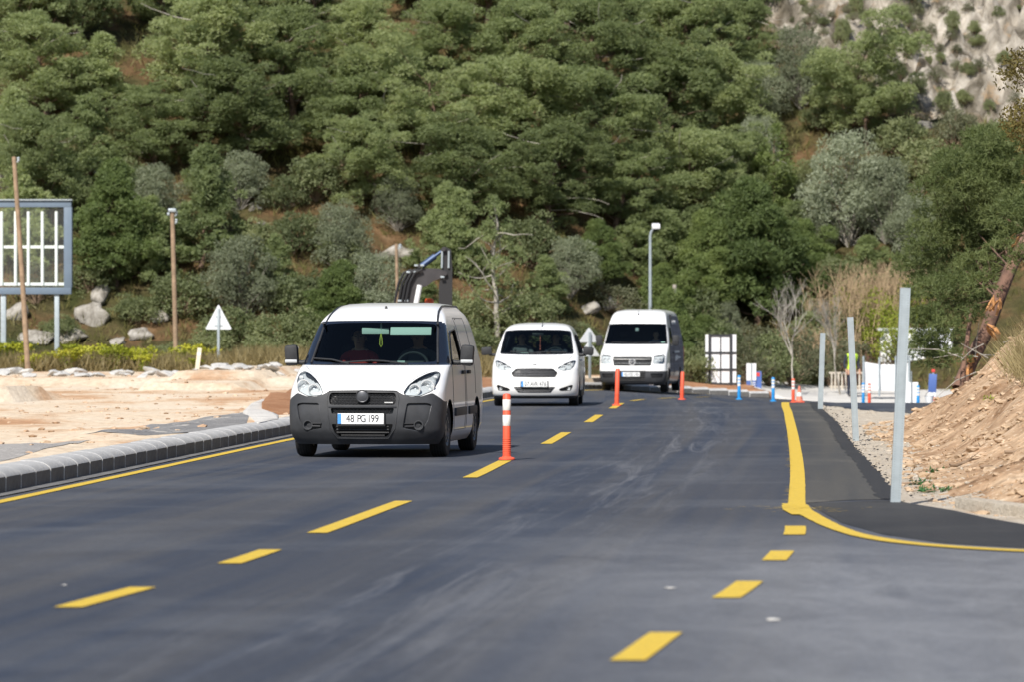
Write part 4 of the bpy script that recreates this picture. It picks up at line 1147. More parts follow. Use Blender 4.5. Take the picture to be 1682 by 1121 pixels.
    mb = MB(); mb.box((0, 2.1, 0.27), (1.55, 3.6, 0.14), bevel=0.03); mb.build('underbody', M_UNDER, R)
    arch_liners(R, WC, 0.355, 0.305, 0.89, M_UNDER)
    for y in WC:
        for s in (1, -1): wheel(R, s*0.775, y, 0.30, 0.19, s)
    mb = MB(); mb.box((0, 1.25, 0.92), (1.42, 0.55, 0.30), Matrix.Rotation(math.radians(4), 3, 'X'), bevel=0.07); mb.build('dashboard', M_DASH, R)
    steering_wheel(R, (0.36, 1.50, 1.04))
    for s in (1, -1): seat(R, s*0.36, 1.98, 0.60)
    mb = MB(); mb.box((0, 3.0, 0.9), (1.25, 0.15, 0.62), Matrix.Rotation(math.radians(-12), 3, 'X'), bevel=0.05); mb.build('rear_bench', M_SEAT, R)
    for x in (-0.4, 0, 0.4):
        mb = MB(); mb.box((x, 3.07, 1.27), (0.24, 0.09, 0.15), bevel=0.03); mb.build('headrest', M_SEAT, R)
    mb = MB(); mb.box((0, 1.50, 1.50), (0.24, 0.03, 0.06), bevel=0.012); mb.build('interior_mirror', M_BLACK, R)
    mb = MB(); mb.tube([(0.05, 1.47, 1.48), (0.05, 1.46, 1.17)], 0.005, 5)
    for zz in (1.42, 1.36, 1.24, 1.18): mb.box((0.05, 1.465, zz), (0.018, 0.018, 0.04), bevel=0.004)
    mb.build('hanging_beads', mat('red_beads', (0.5, 0.12, 0.09), 0.5), R)
    mb = MB(); mb.box((-0.26, 1.15, 1.10), (0.16, 0.1, 0.012)); mb.build('dash_papers', M_VISOR, R)
    wiper(B, R, [(-0.55, 1.13), (-0.1, 1.112), (0.1, 1.10)]); wiper(B, R, [(0.0, 1.118), (0.3, 1.125), (0.62, 1.12)])
    side_mirror(R, (0.855, 1.32, 1.12), (0.22, 0.17), 1, False); side_mirror(R, (-0.855, 1.32, 1.12), (0.22, 0.17), -1, False)
    mb = MB(); mb.tube([(0.08, 1.72, 1.655), (0.08, 1.82, 1.70), (0.08, 2.05, 1.80)], [0.012, 0.007, 0.003], 6); mb.build('antenna', M_BLACK, R)
    plate(R, 0.0, B.front(0, 0.46)-0.016, 0.462, '07 AVR 476', w=0.54, h=0.12)
    return R, B

# ---- the tall white van with dark wrapped sides, farthest
def make_van_c(loc, yaw):
    R = empty('cargo_van', loc, yaw)
    tag(R, 'tall white cargo van with dark printed sides and square headlights, last in the row', 'van', 'white vans in a row on the road')
    B = Body(
        yf=[(0.24, 0.12), (0.32, 0.04), (0.5, 0.0), (0.75, 0.015), (0.95, 0.04), (1.08, 0.09), (1.18, 0.22), (1.30, 0.50), (1.40, 0.78), (1.47, 0.94), (1.6, 1.06), (1.9, 1.32), (2.10, 1.50), (2.2, 1.60), (2.35, 1.80), (2.45, 2.02), (2.52, 2.35), (2.555, 2.75)],
        w=[(0.24, 0.93), (0.34, 0.985), (0.6, 1.02), (1.0, 1.02), (1.3, 1.01), (1.5, 0.995), (1.8, 0.95), (2.1, 0.885), (2.3, 0.845), (2.42, 0.80), (2.50, 0.72), (2.555, 0.5)],
        d=[(0.24, 0.35), (0.6, 0.36), (1.1, 0.40), (1.35, 0.40), (1.5, 0.34), (2.1, 0.26), (2.4, 0.35), (2.555, 0.5)],
        n=[(0.24, 2.9), (0.6, 3.2), (1.1, 3.0), (1.4, 2.8), (1.6, 2.6), (2.1, 2.8), (2.555, 3.4)],
        yr=[(0.24, 5.9), (0.6, 5.98), (1.5, 5.98), (2.3, 5.9), (2.555, 5.75)],
        dr=[(0.24, 0.2), (1.0, 0.15), (2.3, 0.2), (2.555, 0.4)], z0=0.24, z1=2.555, nz=88)
    bm = B.shell()
    bmesh.ops.delete(bm, geom=[f for f in bm.faces if len(f.verts) > 20 and f.calc_center_median().z < 0.4], context='FACES')
    liner = B.shell(0.05, 0.8, 2.45)
    WC = (0.98, 4.62)
    arches(bm, B, WC, 0.41, 0.36)
    sur = rounded(mirror([(0, 2.115), (0.6, 2.112), (0.868, 2.10), (0.965, 1.47), (0.5, 1.462), (0, 1.460)]), 0.03)
    ws = rounded(mirror([(0, 2.092), (0.6, 2.089), (0.845, 2.075), (0.935, 1.51), (0.5, 1.495), (0, 1.49)]), 0.03)
    s_bm = cut(bm, sur, 'f', 1.75); glass = cut(s_bm, ws, 'f', 1.8); cut(liner, ws, 'f', 1.9).free()
    bm_obj('windscreen_surround', s_bm, M_BLACK, R, smooth=40); bm_obj('windscreen', shift(glass, (0, 0.008, 0)), M_GLASS, R, smooth=50)
    # bumper
    bp = cut(bm, [(-1.2, 0.655), (-0.42, 0.655), (-0.40, 0.665), (0.40, 0.665), (0.42, 0.655), (1.2, 0.655), (1.2, -0.1), (-1.2, -0.1)], 'f', 0.52)
    mid = rounded(mirror([(0, 0.63), (0.40, 0.63), (0.38, 0.34), (0, 0.34)]), 0.02)
    o = cut(bp, mid, 'f', 0.5); bm_obj('grille_recess', rim(shift(o, (0, 0.03, 0)), (0, -0.03, 0)), M_BLACK, R, smooth=30)
    mb = MB()
    for zz in (0.60, 0.54, 0.48, 0.42, 0.37): mb.tube([(x, B.front(x, zz, -0.006), zz) for x in np.linspace(-0.39, 0.39, 13)], 0.017, 6)
    mb.build('lower_grille', M_BLACKP, R)
    for s in (1, -1):
        pl = rounded([(s*0.55, 0.58), (s*0.93, 0.58), (s*0.90, 0.45), (s*0.58, 0.45)], 0.03)
        o = cut(bp, pl, 'f', 0.6); bm_obj('fog_recess', rim(shift(o, (0, 0.03, 0)), (0, -0.03, 0)), M_BLACK, R, smooth=30)
    bm_obj('bumper', rim(shift(bp, (0, -0.015, 0)), (0, 0.03, 0)), M_GREYP, R, smooth=40)
    g1 = rounded(mirror([(0, 1.088), (0.585, 1.085), (0.60, 1.0), (0.555, 0.815), (0, 0.812)]), 0.02)
    o = cut(bm, g1, 'f', 0.5); bm_obj('grille_recess', rim(shift(o, (0, 0.04, 0)), (0, -0.04, 0)), M_BLACK, R, smooth=30)
    mb = MB()
    for zz, rr in ((1.055, 0.016), (0.985, 0.018), (0.915, 0.018), (0.85, 0.016)): mb.tube([(x, B.front(x, zz, -0.006), zz) for x in np.linspace(-0.57, 0.57, 17)], rr, 6)
    mb.build('upper_grille', M_BLACKP, R)
    for zz in (1.02, 0.885): fline(B, [(-0.56, zz), (0.56, zz)], 0.012, 0.002, 'chrome_strip', M_LAMPGREY, R)
    hl = rounded([(0.625, 0.875), (0.64, 1.10), (0.90, 1.135), (0.955, 1.12), (0.955, 0.90), (0.90, 0.872)], 0.03)
    for s in (1, -1):
        pl = hl if s > 0 else flip(hl)
        o = cut(bm, pl, 'f', 0.7); r_ = empty('headlight', (0, 0, 0), 0, R); lens = bcopy(o)
        bm_obj('housing', rim(shift(o, (-s*0.012, 0.026, -0.020)), (s*0.012, -0.026, 0.020)), M_SILVER, r_, smooth=30)
        bm_obj('lens', shift(lens, (0, 0.002, 0)), M_LENS, r_, smooth=50)
        for xx in (0.71, 0.84):
            mb = MB(); torus(mb, (s*xx, B.front(s*xx, 0.99)+0.015, 0.985), 0.055, 0.008); dish(mb, (s*xx, B.front(s*xx, 0.99)+0.02, 0.985), 0.053, 0.035)
            mb.build('reflector', M_CHROME, r_)
        fline(B, pl, 0.010, 0.0, 'headlight_gap', M_BLACK, R, True)
        fline(B, [(s*0.60, 1.11), (s*0.95, 1.16)], 0.012, 0.0, 'bonnet_gap', M_BLACK, R)
    fline(B, [(-0.60, 1.105), (0.60, 1.105)], 0.010, 0.0, 'bonnet_gap', M_BLACK, R)
    er = empty('emblem', (0, B.front(0, 0.92)-0.022, 0.925), 0, R)
    mb = MB(); torus(mb, (0, 0, 0), 0.092, 0.012, 28)
    V_ = [(-0.055, 0.07), (-0.012, -0.012), (0.0, 0.012), (0.012, -0.012), (0.055, 0.07)]
    W_ = [(-0.082, 0.035), (-0.035, -0.075), (0.0, 0.0), (0.035, -0.075), (0.082, 0.035)]
    for pl in (V_, W_): mb.tube([(x, -0.004, z) for x, z in pl], 0.010, 5)
    mb.build('letters', M_CHROME, er)
    mb = MB(); mb.lathe([(0.001, 0), (0.09, 0), (0.09, -0.02)], 24, Matrix.Translation((0, 0.008, 0)) @ Matrix.Rotation(math.pi/2, 4, 'X')); mb.build('disc', M_GREYMETAL, er)
    door_window(bm, liner, B, R, rounded([(1.52, 1.50), (1.98, 1.98), (2.5, 2.0), (2.52, 1.44)], 0.04))
    # printed wrap along the load body: a slate print with pale figures
    kk = NT('slate_print_wrap'); v = kk.coord(scale=(1, 0.8, 2.2))
    a = kk.noise(v, 5.0, 5, 0.75, 0.5)
    br = kk.n('ShaderNodeTexBrick'); br.inputs['Scale'].default_value = 2.6; br.inputs['Mortar Size'].default_value = 0.02
    v2 = kk.coord(rot=(math.radians(90), 0, math.radians(90))); kk.l(v2, br.inputs['Vector'])
    br.inputs['Color1'].default_value = (0.085, 0.085, 0.10, 1); br.inputs['Color2'].default_value = (0.15, 0.145, 0.165, 1); br.inputs['Mortar'].default_value = (0.28, 0.28, 0.31, 1)
    c = kk.mix(kk.ramp(a, [(0.40, (0, 0, 0)), (0.62, (1, 1, 1))]), br.outputs['Color'], (0.23, 0.225, 0.25))
    kk.l(c, kk.b.inputs['Base Color']); kk.b.inputs['Roughness'].default_value = 0.7; kk.b.inputs['Specular IOR Level'].default_value = 0.12
    for ax, s in (('r', 1), ('l', -1)):
        pl = [(1.25, 0.62), (1.30, 1.42), (2.68, 1.42), (2.72, 2.36), (5.8, 2.36), (5.86, 0.62)]
        wr = cut(bm, pl, ax, 0.5)
        bm_obj('printed_wrap', wr, kk.m, R, smooth=40)
        for (y0, y1, z0, z1) in ((3.3, 3.55, 2.08, 2.20), (3.65, 4.6, 2.08, 2.22), (3.2, 4.3, 1.50, 1.74), (4.4, 4.7, 1.50, 1.74), (2.9, 4.4, 1.20, 1.25), (3.1, 3.3, 0.95, 1.10), (3.4, 3.9, 0.98, 1.12), (4.0, 4.8, 1.02, 1.08)):
            mb = MB()
            for q in np.linspace(y0, y1, max(2, int((y1-y0)/0.16)), endpoint=False):
                mb.box((s*B.side(q+0.05, (z0+z1)/2, 0.003), q+0.05, (z0+z1)/2), (0.008, 0.10, z1-z0))
            mb.build('print_figure', M_PLATE, R)
        low = cut(bm, [(1.3, 0.62), (5.9, 0.62), (5.9, -0.1), (1.3, -0.1)], ax, 0.5)
        bm_obj('lower_side', low, mat('dark_blue_side', (0.045, 0.05, 0.065), 0.4, coat=0.3), R, smooth=40)
        sline(B, [(1.35, 1.46), (1.33, 0.7), (1.5, 0.45), (2.55, 0.45), (2.6, 1.4), (2.55, 2.08)], 0.010, 0.0, 'door_gap', M_BLACK, R, s)
        mb = MB(); mb.box((s*B.side(2.3, 1.2, 0.02), 2.3, 1.2), (0.03, 0.2, 0.05), bevel=0.012); mb.build('door_handle', M_BLACKP, R)
        mb = MB(); mb.box((s*0.96, 5.93, 1.1), (0.12, 0.06, 0.6), bevel=0.02); mb.build('tail_light', M_RED, R)
    mb = MB(); mb.box((0, 5.97, 0.5), (1.9, 0.14, 0.2), bevel=0.03); mb.build('rear_bumper', M_GREYP, R)
    bm_obj('body', bm, M_WHITE, R, smooth=38); bm_obj('cabin_lining', liner, M_DARKIN, R, smooth=38)
    mb = MB(); mb.box((0, 3.0, 0.40), (1.75, 5.3, 0.16), bevel=0.03); mb.build('underbody', M_UNDER, R)
    arch_liners(R, WC, 0.41, 0.36, 1.01, M_UNDER)
    for y in WC:
        for s in (1, -1): wheel(R, s*0.885, y, 0.355, 0.235, s)
    mb = MB(); mb.box((0, 1.42, 1.26), (1.75, 0.65, 0.32), bevel=0.08); mb.build('dashboard', M_DASH, R)
    steering_wheel(R, (0.50, 1.72, 1.40))
    for x in (0.50, -0.50): seat(R, x, 2.28, 0.95)
    mb = MB(); mb.box((0, 2.95, 1.6), (1.8, 0.04, 1.6)); mb.build('bulkhead', M_DARKIN, R)
    mb = MB(); mb.box((0.0, 1.46, 1.93), (0.10, 0.05, 0.09), bevel=0.012); mb.build('camera_unit', M_LAMPGREY, R)
    mb = MB(); mb.box((0.82, 1.16, 1.53), (0.12, 0.01, 0.06)); mb.build('windscreen_sticker', M_VISOR, R)
    wiper(B, R, [(-0.75, 1.54), (-0.2, 1.51), (0.05, 1.50)]); wiper(B, R, [(-0.05, 1.51), (0.4, 1.52), (0.75, 1.52)])
    side_mirror(R, (0.97, 1.5, 1.55), (0.20, 0.34), 1, False, -0.08); side_mirror(R, (-0.97, 1.5, 1.55), (0.20, 0.34), -1, False, -0.08)
    mb = MB(); mb.box((0.0, 1.86, 2.40), (0.05, 0.09, 0.05), bevel=0.015); mb.tube([(0, 1.86, 2.42), (0, 1.95, 2.60)], [0.006, 0.003], 5); mb.build('antenna', M_BLACK, R)
    plate(R, -0.04, B.front(0, 0.55)-0.035, 0.552, '48 HDE 740', w=0.55, h=0.13)
    return R, B

van_a, BA = make_van_a((-1.75, 46.2, 0.0), -0.115)
van_b, BB = make_van_b((0.46, 81.4, 0.0), -0.055)
van_c, BC = make_van_c((3.62, 119.2, -0.235), -0.135)
# ------------------------------------------------------------------ vegetation
M_PINE = leaf_mat('pine_needles', [(0.157, 0.193, 0.090), (0.257, 0.308, 0.146), (0.363, 0.410, 0.207)], 0.5)
M_PINE_Y = leaf_mat('young_pine_needles', [(0.169, 0.213, 0.098), (0.276, 0.328, 0.157), (0.376, 0.431, 0.217)], 0.5)
M_DPINE = leaf_mat('dark_pine_needles', [(0.100, 0.139, 0.053), (0.164, 0.218, 0.080), (0.241, 0.296, 0.110)], 0.48)
M_OLIVE = leaf_mat('olive_leaves', [(0.160, 0.181, 0.116), (0.256, 0.287, 0.193), (0.362, 0.397, 0.287)], 0.4)
M_SCRUB = leaf_mat('scrub_leaves', [(0.133, 0.162, 0.081), (0.230, 0.263, 0.133), (0.339, 0.363, 0.194)], 0.5)
M_SCRUBG = leaf_mat('grey_scrub_leaves', [(0.120, 0.128, 0.074), (0.189, 0.199, 0.123), (0.267, 0.271, 0.176)], 0.42)
M_LIME = leaf_mat('spring_leaves', [(0.15, 0.2, 0.03), (0.26, 0.32, 0.05), (0.4, 0.44, 0.08)], 0.5)
M_EUPH = leaf_mat('spurge_bracts', [(0.170, 0.204, 0.018), (0.357, 0.374, 0.036), (0.510, 0.493, 0.060)], 0.3)
M_BARK = mat('pine_bark', (0.13, 0.085, 0.06), 0.9, vary=0.45, vscale=7, bump=0.8, bscale=18)
M_GREYBARK = mat('grey_bark', (0.30, 0.275, 0.24), 0.9, vary=0.35, vscale=9, bump=0.5, bscale=24)
M_PALEWOOD = mat('dead_wood', (0.40, 0.37, 0.32), 0.9, vary=0.3, vscale=6)
M_TWIG = mat('brown_twig', (0.24, 0.17, 0.115), 0.95, vary=0.3, vscale=6)
M_TWIGY = mat('yellow_brown_twig', (0.42, 0.31, 0.19), 0.95, vary=0.3, vscale=4)
M_DRYGRASS = leaf_mat('dry_grass', [(0.16, 0.13, 0.06), (0.27, 0.22, 0.11), (0.38, 0.32, 0.18)], 0.3)

def unit(v): return v / np.maximum(np.linalg.norm(v, axis=-1, keepdims=True), 1e-9)
def quads(C, D, S, L, W):
    """leaf blades: centres C, long direction D, side direction S"""
    a = D * (L[:, None] / 2); b = S * (W[:, None] / 2)
    V = np.stack([C - a - b * 0.6, C - a * 0.1 - b, C + a, C - a * 0.1 + b], 1)     # a pointed blade
    return V.reshape(-1, 3), np.arange(len(C) * 4).reshape(-1, 4)
def tufts(rng, C, D, n, L, W, spread=0.9):
    """n blades fanned around each centre C, pointing about D"""
    C = np.repeat(C, n, 0); D = np.repeat(D, n, 0)
    # blades lie like loose shingles, faces turned outwards
    d = unit(0.55 * D + spread * rng.normal(size=D.shape))
    s = unit(np.cross(D + 0.45 * rng.normal(size=D.shape), d))
    k = len(C)
    l = L * (0.7 + 0.6 * rng.random(k)); w = W * (0.7 + 0.6 * rng.random(k))
    return quads(C + d * (l * 0.4)[:, None], d, s, l, w)
def pads(rng, P, R, flat, dens, up=0.45):
    """points through the upper skin of each foliage pad, with outward directions"""
    C = []; D = []
    for p, r in zip(P, R):
        n = max(6, int(dens * r * r))
        u = unit(rng.normal(size=(n, 3)))
        u[:, 2] = np.where(u[:, 2] < -0.55, -u[:, 2] * 0.8, u[:, 2])
        rad = r * (0.45 + 0.55 * rng.random(n) ** 0.5)
        o = u * rad[:, None]; o[:, 2] *= flat
        C.append(p + o); D.append(unit(u + np.array([0, 0, up])))
    return np.concatenate(C), np.concatenate(D)

class Tubes:
    def __init__(s): s.V = []; s.F = []; s.n = 0
    def add(s, pts, radii, seg=5):
        pts = np.asarray(pts, float); k = len(pts)
        t = np.gradient(pts, axis=0); t = unit(t)
        ref = np.array([0.31, 0.87, 0.38]); a = unit(np.cross(t, ref)); b = np.cross(t, a)
        ang = np.linspace(0, 2*np.pi, seg, endpoint=False)
        r = np.asarray(radii, float)[:, None, None]
        ring = pts[:, None] + (a[:, None] * np.cos(ang)[None, :, None] + b[:, None] * np.sin(ang)[None, :, None]) * r
        s.V.append(ring.reshape(-1, 3))
        i = np.arange(k-1)[:, None] * seg; j = np.arange(seg)[None]
        f = np.stack([i + j, i + (j+1) % seg, i + seg + (j+1) % seg, i + seg + j], -1).reshape(-1, 4) + s.n
        s.F.append(f); s.n += k * seg
    def mesh(s, name): return np_mesh(name, np.concatenate(s.V), np.concatenate(s.F), True)
def bent(rng, p0, d0, L, k, droop=0.0, wob=0.12):
    p = np.array(p0, float); d = unit(np.array(d0, float)); out = [p.copy()]
    for i in range(k):
        d = unit(d + wob * rng.normal(size=3) + np.array([0, 0, droop / k])); p = p + d * L / k; out.append(p.copy())
    return np.array(out)

def pine(seed, h=7.0, r=2.6, base=0.22, shape='round', nb=34, dens=58, lean=0.0, padr=(0.42, 0.8), dead=3):
    """crown mesh, wood mesh of one pine standing at the origin"""
    rng = np.random.default_rng(seed); T = Tubes(); DT = Tubes(); hasdead = False
    top = np.array([lean * h + 0.05 * h * rng.normal(), 0.05 * h * rng.normal(), h * 0.93])
    ts = np.linspace(0, 1, 7); w = 0.03 * h * rng.normal(size=(7, 3)); w[0] = 0; w[:, 2] = 0
    trunk = ts[:, None] * top + w * np.sin(ts * np.pi)[:, None]
    T.add(trunk, 0.024 * h * (1.05 - 0.85 * ts), 7)
    tr = lambda t: np.array([np.interp(t, ts, trunk[:, c]) for c in range(3)])
    P = []; R = []
    for i in range(nb):
        t = base + (0.99 - base) * ((i + 0.6 * rng.random()) / nb)
        q = (t - base) / (1 - base)
        if shape == 'round': L = r * (1 - (2*q - 0.75)**2 * 0.55) * (0.7 + 0.45 * rng.random()) * (1.0 if q < 0.85 else 0.55)
        elif shape == 'cone': L = r * (1.05 - q)**0.85 * (0.75 + 0.4 * rng.random())
        else: L = r * (0.55 + 0.6 * q) * (0.65 + 0.5 * rng.random()) * (1.0 if q < 0.92 else 0.6)
        az = i * 2.39996 + 0.5 * rng.normal()
        rise = {'round': 0.30 + 0.6 * q, 'cone': 0.12 + 0.55 * q, 'flat': 0.22 + 0.25 * q}[shape] + 0.28 * rng.normal()
        b = bent(rng, tr(t), (math.cos(az), math.sin(az), rise), max(L, 0.35), 5, 0.25, 0.14)
        T.add(b, np.linspace(0.0075 * h * (1.15 - 0.7*q), 0.006, 6), 4)
        n = 2 + int(L / 0.75)
        for f in np.linspace(0.42, 1.0, n):
            pp = np.array([np.interp(f*5, np.arange(6), b[:, c]) for c in range(3)])
            pp += rng.normal(size=3) * np.array([0.24, 0.24, 0.24]) * min(L, 1.6)
            P.append(pp + np.array([0, 0, 0.10])); R.append(rng.uniform(*padr) * (0.6 + 0.6 * rng.random()))
    P.append(trunk[-1] + np.array([0, 0, 0.1])); R.append(padr[0])
    for i in range(dead):                                       # bare grey limbs poking out
        az = rng.random() * 6.28
        b = bent(rng, tr(base + (0.9 - base) * rng.random()), (math.cos(az), math.sin(az), 0.15), r * rng.uniform(0.8, 1.25), 6, 0.3, 0.25)
        DT.add(b, np.linspace(0.034, 0.010, 7), 4); hasdead = True
    C, D = pads(rng, np.array(P), np.array(R), 0.92, dens * 9.0, 0.3)
    V, Fq = tufts(rng, C, D, 3, 0.165, 0.046, 0.8)
    if not hasdead: return np_mesh('pine_crown', V, Fq), T.mesh('pine_wood')
    n0 = T.n; k0 = sum(map(len, T.F)); T.V += DT.V; T.F += [f + n0 for f in DT.F]
    mi = np.r_[np.zeros(k0, int), np.ones(sum(map(len, DT.F)), int)]
    return np_mesh('pine_crown', V, Fq), np_mesh('pine_wood', np.concatenate(T.V), np.concatenate(T.F), True, mi)

def bush(seed, h=2.0, r=1.2, n=26, leafL=0.13, leafW=0.06, dens=150, padr=(0.22, 0.45), per=2, flat=0.8, dome=0.6):
    rng = np.random.default_rng(seed); T = Tubes(); P = []; R = []
    for i in range(n):
        az = i * 2.39996 + 0.4 * rng.normal(); q = (i + 0.5) / n
        rad = r * math.sqrt(1 - (q*0.95)**2) * (0.55 + 0.5 * rng.random()); z = h * (0.18 + dome * q + 0.12 * rng.random()) * (0.85 + 0.3 * rng.random())
        e = np.array([rad * math.cos(az), rad * math.sin(az), z])
        b = np.array([[0, 0, 0], e * [0.35, 0.35, 0.5], e]) + np.array([[0]*3, rng.normal(size=3) * 0.1, [0]*3])
        T.add(b, [0.03 * h / 2, 0.018 * h / 2, 0.006], 4)
        P.append(e); R.append(rng.uniform(*padr) * r)
        if rng.random() < 0.6: P.append(e * [0.6, 0.6, 0.8] + rng.normal(size=3) * 0.15 * r); R.append(rng.uniform(*padr) * r)
    C, D = pads(rng, np.array(P), np.array(R), flat, dens, 0.3)
    V, Fq = tufts(rng, C, D, per, leafL, leafW, 1.1)
    return np_mesh('foliage', V, Fq), T.mesh('stems')

def cypress(seed, h=6.0, r=0.9):
    rng = np.random.default_rng(seed); T = Tubes(); T.add([[0, 0, 0], [0.05, 0, h*0.5], [0, 0, h*0.95]], [0.1, 0.06, 0.01], 6)
    n = 60; q = rng.random(n); z = h * (0.06 + 0.92 * q); rr = r * np.sin(np.pi * (0.12 + 0.86 * q)**0.8) ** 0.7
    az = rng.random(n) * 6.28
    P = np.c_[rr * np.cos(az) * 0.75, rr * np.sin(az) * 0.75, z]; R = rr * 0.35 + 0.12
    C, D = pads(rng, P, R, 1.5, 330, 1.2)
    V, Fq = tufts(rng, C, D, 2, 0.2, 0.055, 0.5)
    return np_mesh('cypress_crown', V, Fq), T.mesh('cypress_wood')

def bare(seed, h=4.5, spread=0.6, depth=5, first=0.42, r0=0.05):
    rng = np.random.default_rng(seed); T = Tubes()
    def grow_(p, d, L, r, k):
        b = bent(rng, p, d, L, 4, 0.12, 0.09); T.add(b, np.linspace(r, r*0.68, 5), 5 if k < 3 else 3)
        if k >= depth: return
        n = 3 if k < 2 else 2 + (rng.random() < 0.4)
        for i in range(n):
            az = rng.random()*6.28; s = spread * (0.6 + 0.6*rng.random())
            dd = unit(unit(b[-1]-b[-2]) + s * np.array([math.cos(az), math.sin(az), 0.25*rng.normal()]))
            grow_(b[-1] if i else b[-1], dd, L * rng.uniform(0.58, 0.8), r*0.62, k+1)
        if k >= 1:
            for q in (2, 3):
                az = rng.random()*6.28
                grow_(b[q], unit(unit(b[-1]-b[-2]) + spread*np.array([math.cos(az), math.sin(az), 0.2])), L*0.5, r*0.45, k+2)
    grow_(np.zeros(3), np.array([0, 0, 1.0]), h*first, r0, 0)
    return T.mesh('bare_branches')
def stems(seed, n=30, h=2.2, r=0.8, lean=0.25, rad=0.012, twig=True):
    rng = np.random.default_rng(seed); T = Tubes()
    for i in range(n):
        az = rng.random()*6.28; p = np.array([r*math.cos(az)*rng.random(), r*math.sin(az)*rng.random(), 0])
        b = bent(rng, p, (lean*rng.normal(), lean*rng.normal(), 1), h*rng.uniform(0.55, 1.0), 5, 0.0, 0.10); T.add(b, np.linspace(rad, rad*0.3, 6), 4)
        if twig:
            for q in (2, 3, 4):
                for _ in range(2): T.add(bent(rng, b[q], unit(b[q]-b[q-1]) + 0.8*rng.normal(size=3), h*0.22, 3, 0.1, 0.15), np.linspace(rad*0.5, rad*0.2, 4), 3)
    return T.mesh('bare_stems')

# --- prototypes (meshes only; every plant below is an object of its own)
PROTO = {}
def proto(kind, i, cm, wm, lm, bm_):
    cm.materials.append(lm); wm.materials.append(bm_); wm.materials.append(M_PALEWOOD); PROTO.setdefault(kind, []).append((cm, wm))
for i in range(5): proto('pine', i, *pine(100+i, 7.4, 3.0, 0.16, 'round', 36, 50, 0.04*(i-2), (0.36, 0.74), 6), M_PINE, M_BARK)
for i in range(2): proto('flat', i, *pine(130+i, 6.4, 3.9, 0.32, 'flat', 34, 50, 0.05, (0.4, 0.75), 3), M_PINE, M_BARK)
for i in range(4): proto('young', i, *pine(150+i, 5.2, 1.75, 0.06, 'cone', 40, 62, 0.02*(i-1), (0.28, 0.5), 0), M_PINE_Y, M_BARK)
for i in range(2): proto('thin', i, *pine(170+i, 6.0, 1.9, 0.18, 'cone', 22, 34, 0.0, (0.22, 0.42), 9), M_PINE_Y, M_GREYBARK)
for i in range(2): proto('darkpine', i, *pine(180+i, 5.6, 2.3, 0.05, 'cone', 44, 66, 0.0, (0.4, 0.65), 0), M_DPINE, M_BARK)
for i in range(3): proto('olive', i, *bush(200+i, 4.0, 2.1, 44, 0.15, 0.05, 330, (0.24, 0.40), 2, 0.9, 0.78), M_OLIVE, M_GREYBARK)
for i in range(4): proto('scrub', i, *bush(220+i, 1.9, 1.25, 28, 0.12, 0.06, 330, (0.26, 0.45), 2, 0.75, 0.6), M_SCRUB, M_TWIG)
for i in range(3): proto('greyscrub', i, *bush(230+i, 1.7, 1.15, 26, 0.12, 0.045, 300, (0.22, 0.42), 2, 0.8, 0.65), M_SCRUBG, M_TWIG)
for i in range(2): proto('lime', i, *bush(240+i, 2.4, 1.2, 34, 0.11, 0.075, 150, (0.26, 0.45), 2, 0.9, 0.8), M_LIME, M_TWIG)
for i in range(2): proto('cypress', i, *cypress(250+i), M_DPINE, M_BARK)
BASEH = dict(pine=7.4, flat=6.6, young=5.3, thin=6.1, darkpine=5.7, olive=4.0, scrub=1.9, greyscrub=1.75, lime=2.4, cypress=5.9)
BASEW = dict(pine=6.4, flat=8.0, young=3.9, thin=3.9, darkpine=5.0, olive=4.9, scrub=2.9, greyscrub=2.6, lime=2.9, cypress=1.9)
NAMES = dict(pine='pine_tree', flat='spreading_pine', young='young_pine', thin='sparse_pine', darkpine='dark_conifer', olive='olive_tree', scrub='shrub', greyscrub='grey_shrub', lime='leafy_shrub', cypress='cypress_tree')
DESC = dict(pine='round-crowned pine', flat='broad flat-crowned pine', young='young conical pine', thin='sparse bare-limbed young pine',
            darkpine='dense dark conifer', olive='silvery olive tree', scrub='rounded green bush', greyscrub='grey-green bush', lime='bright yellow-green shrub', cypress='narrow dark cypress')
CATS = dict(pine='pine tree', flat='pine tree', young='pine tree', thin='pine tree', darkpine='conifer', olive='olive tree', scrub='shrub', greyscrub='shrub', lime='shrub', cypress='cypress')
PLANTS = []
prng = random.Random(11)
def plant(kind, loc, hgt, wid, rz=None, vi=None):
    pr = PROTO[kind]; cm, wm = pr[prng.randrange(len(pr)) if vi is None else vi % len(pr)]
    root = empty(NAMES[kind], tuple(map(float, loc)), prng.random()*6.28 if rz is None else rz)
    sw = wid / BASEW[kind]; sh = hgt / BASEH[kind]; root.scale = (sw, sw, sh)
    tree = kind in ('pine', 'flat', 'young', 'thin', 'darkpine', 'olive', 'cypress')
    link_mesh('crown' if tree else 'foliage', cm, None, root); link_mesh('trunk' if tree else 'stems', wm, None, root)
    PLANTS.append((kind, root, hgt, wid)); return root
def hplant(kind, px, py, hp, wp, sink=0.1, **kw):
    """plant rooted on the hillside at pixel (px, py), hp tall and wp wide in photograph pixels there"""
    p = on_hill(px, py); s = F / p[1]
    p[2] -= sink
    return plant(kind, p, hp / s, wp / s, **kw)

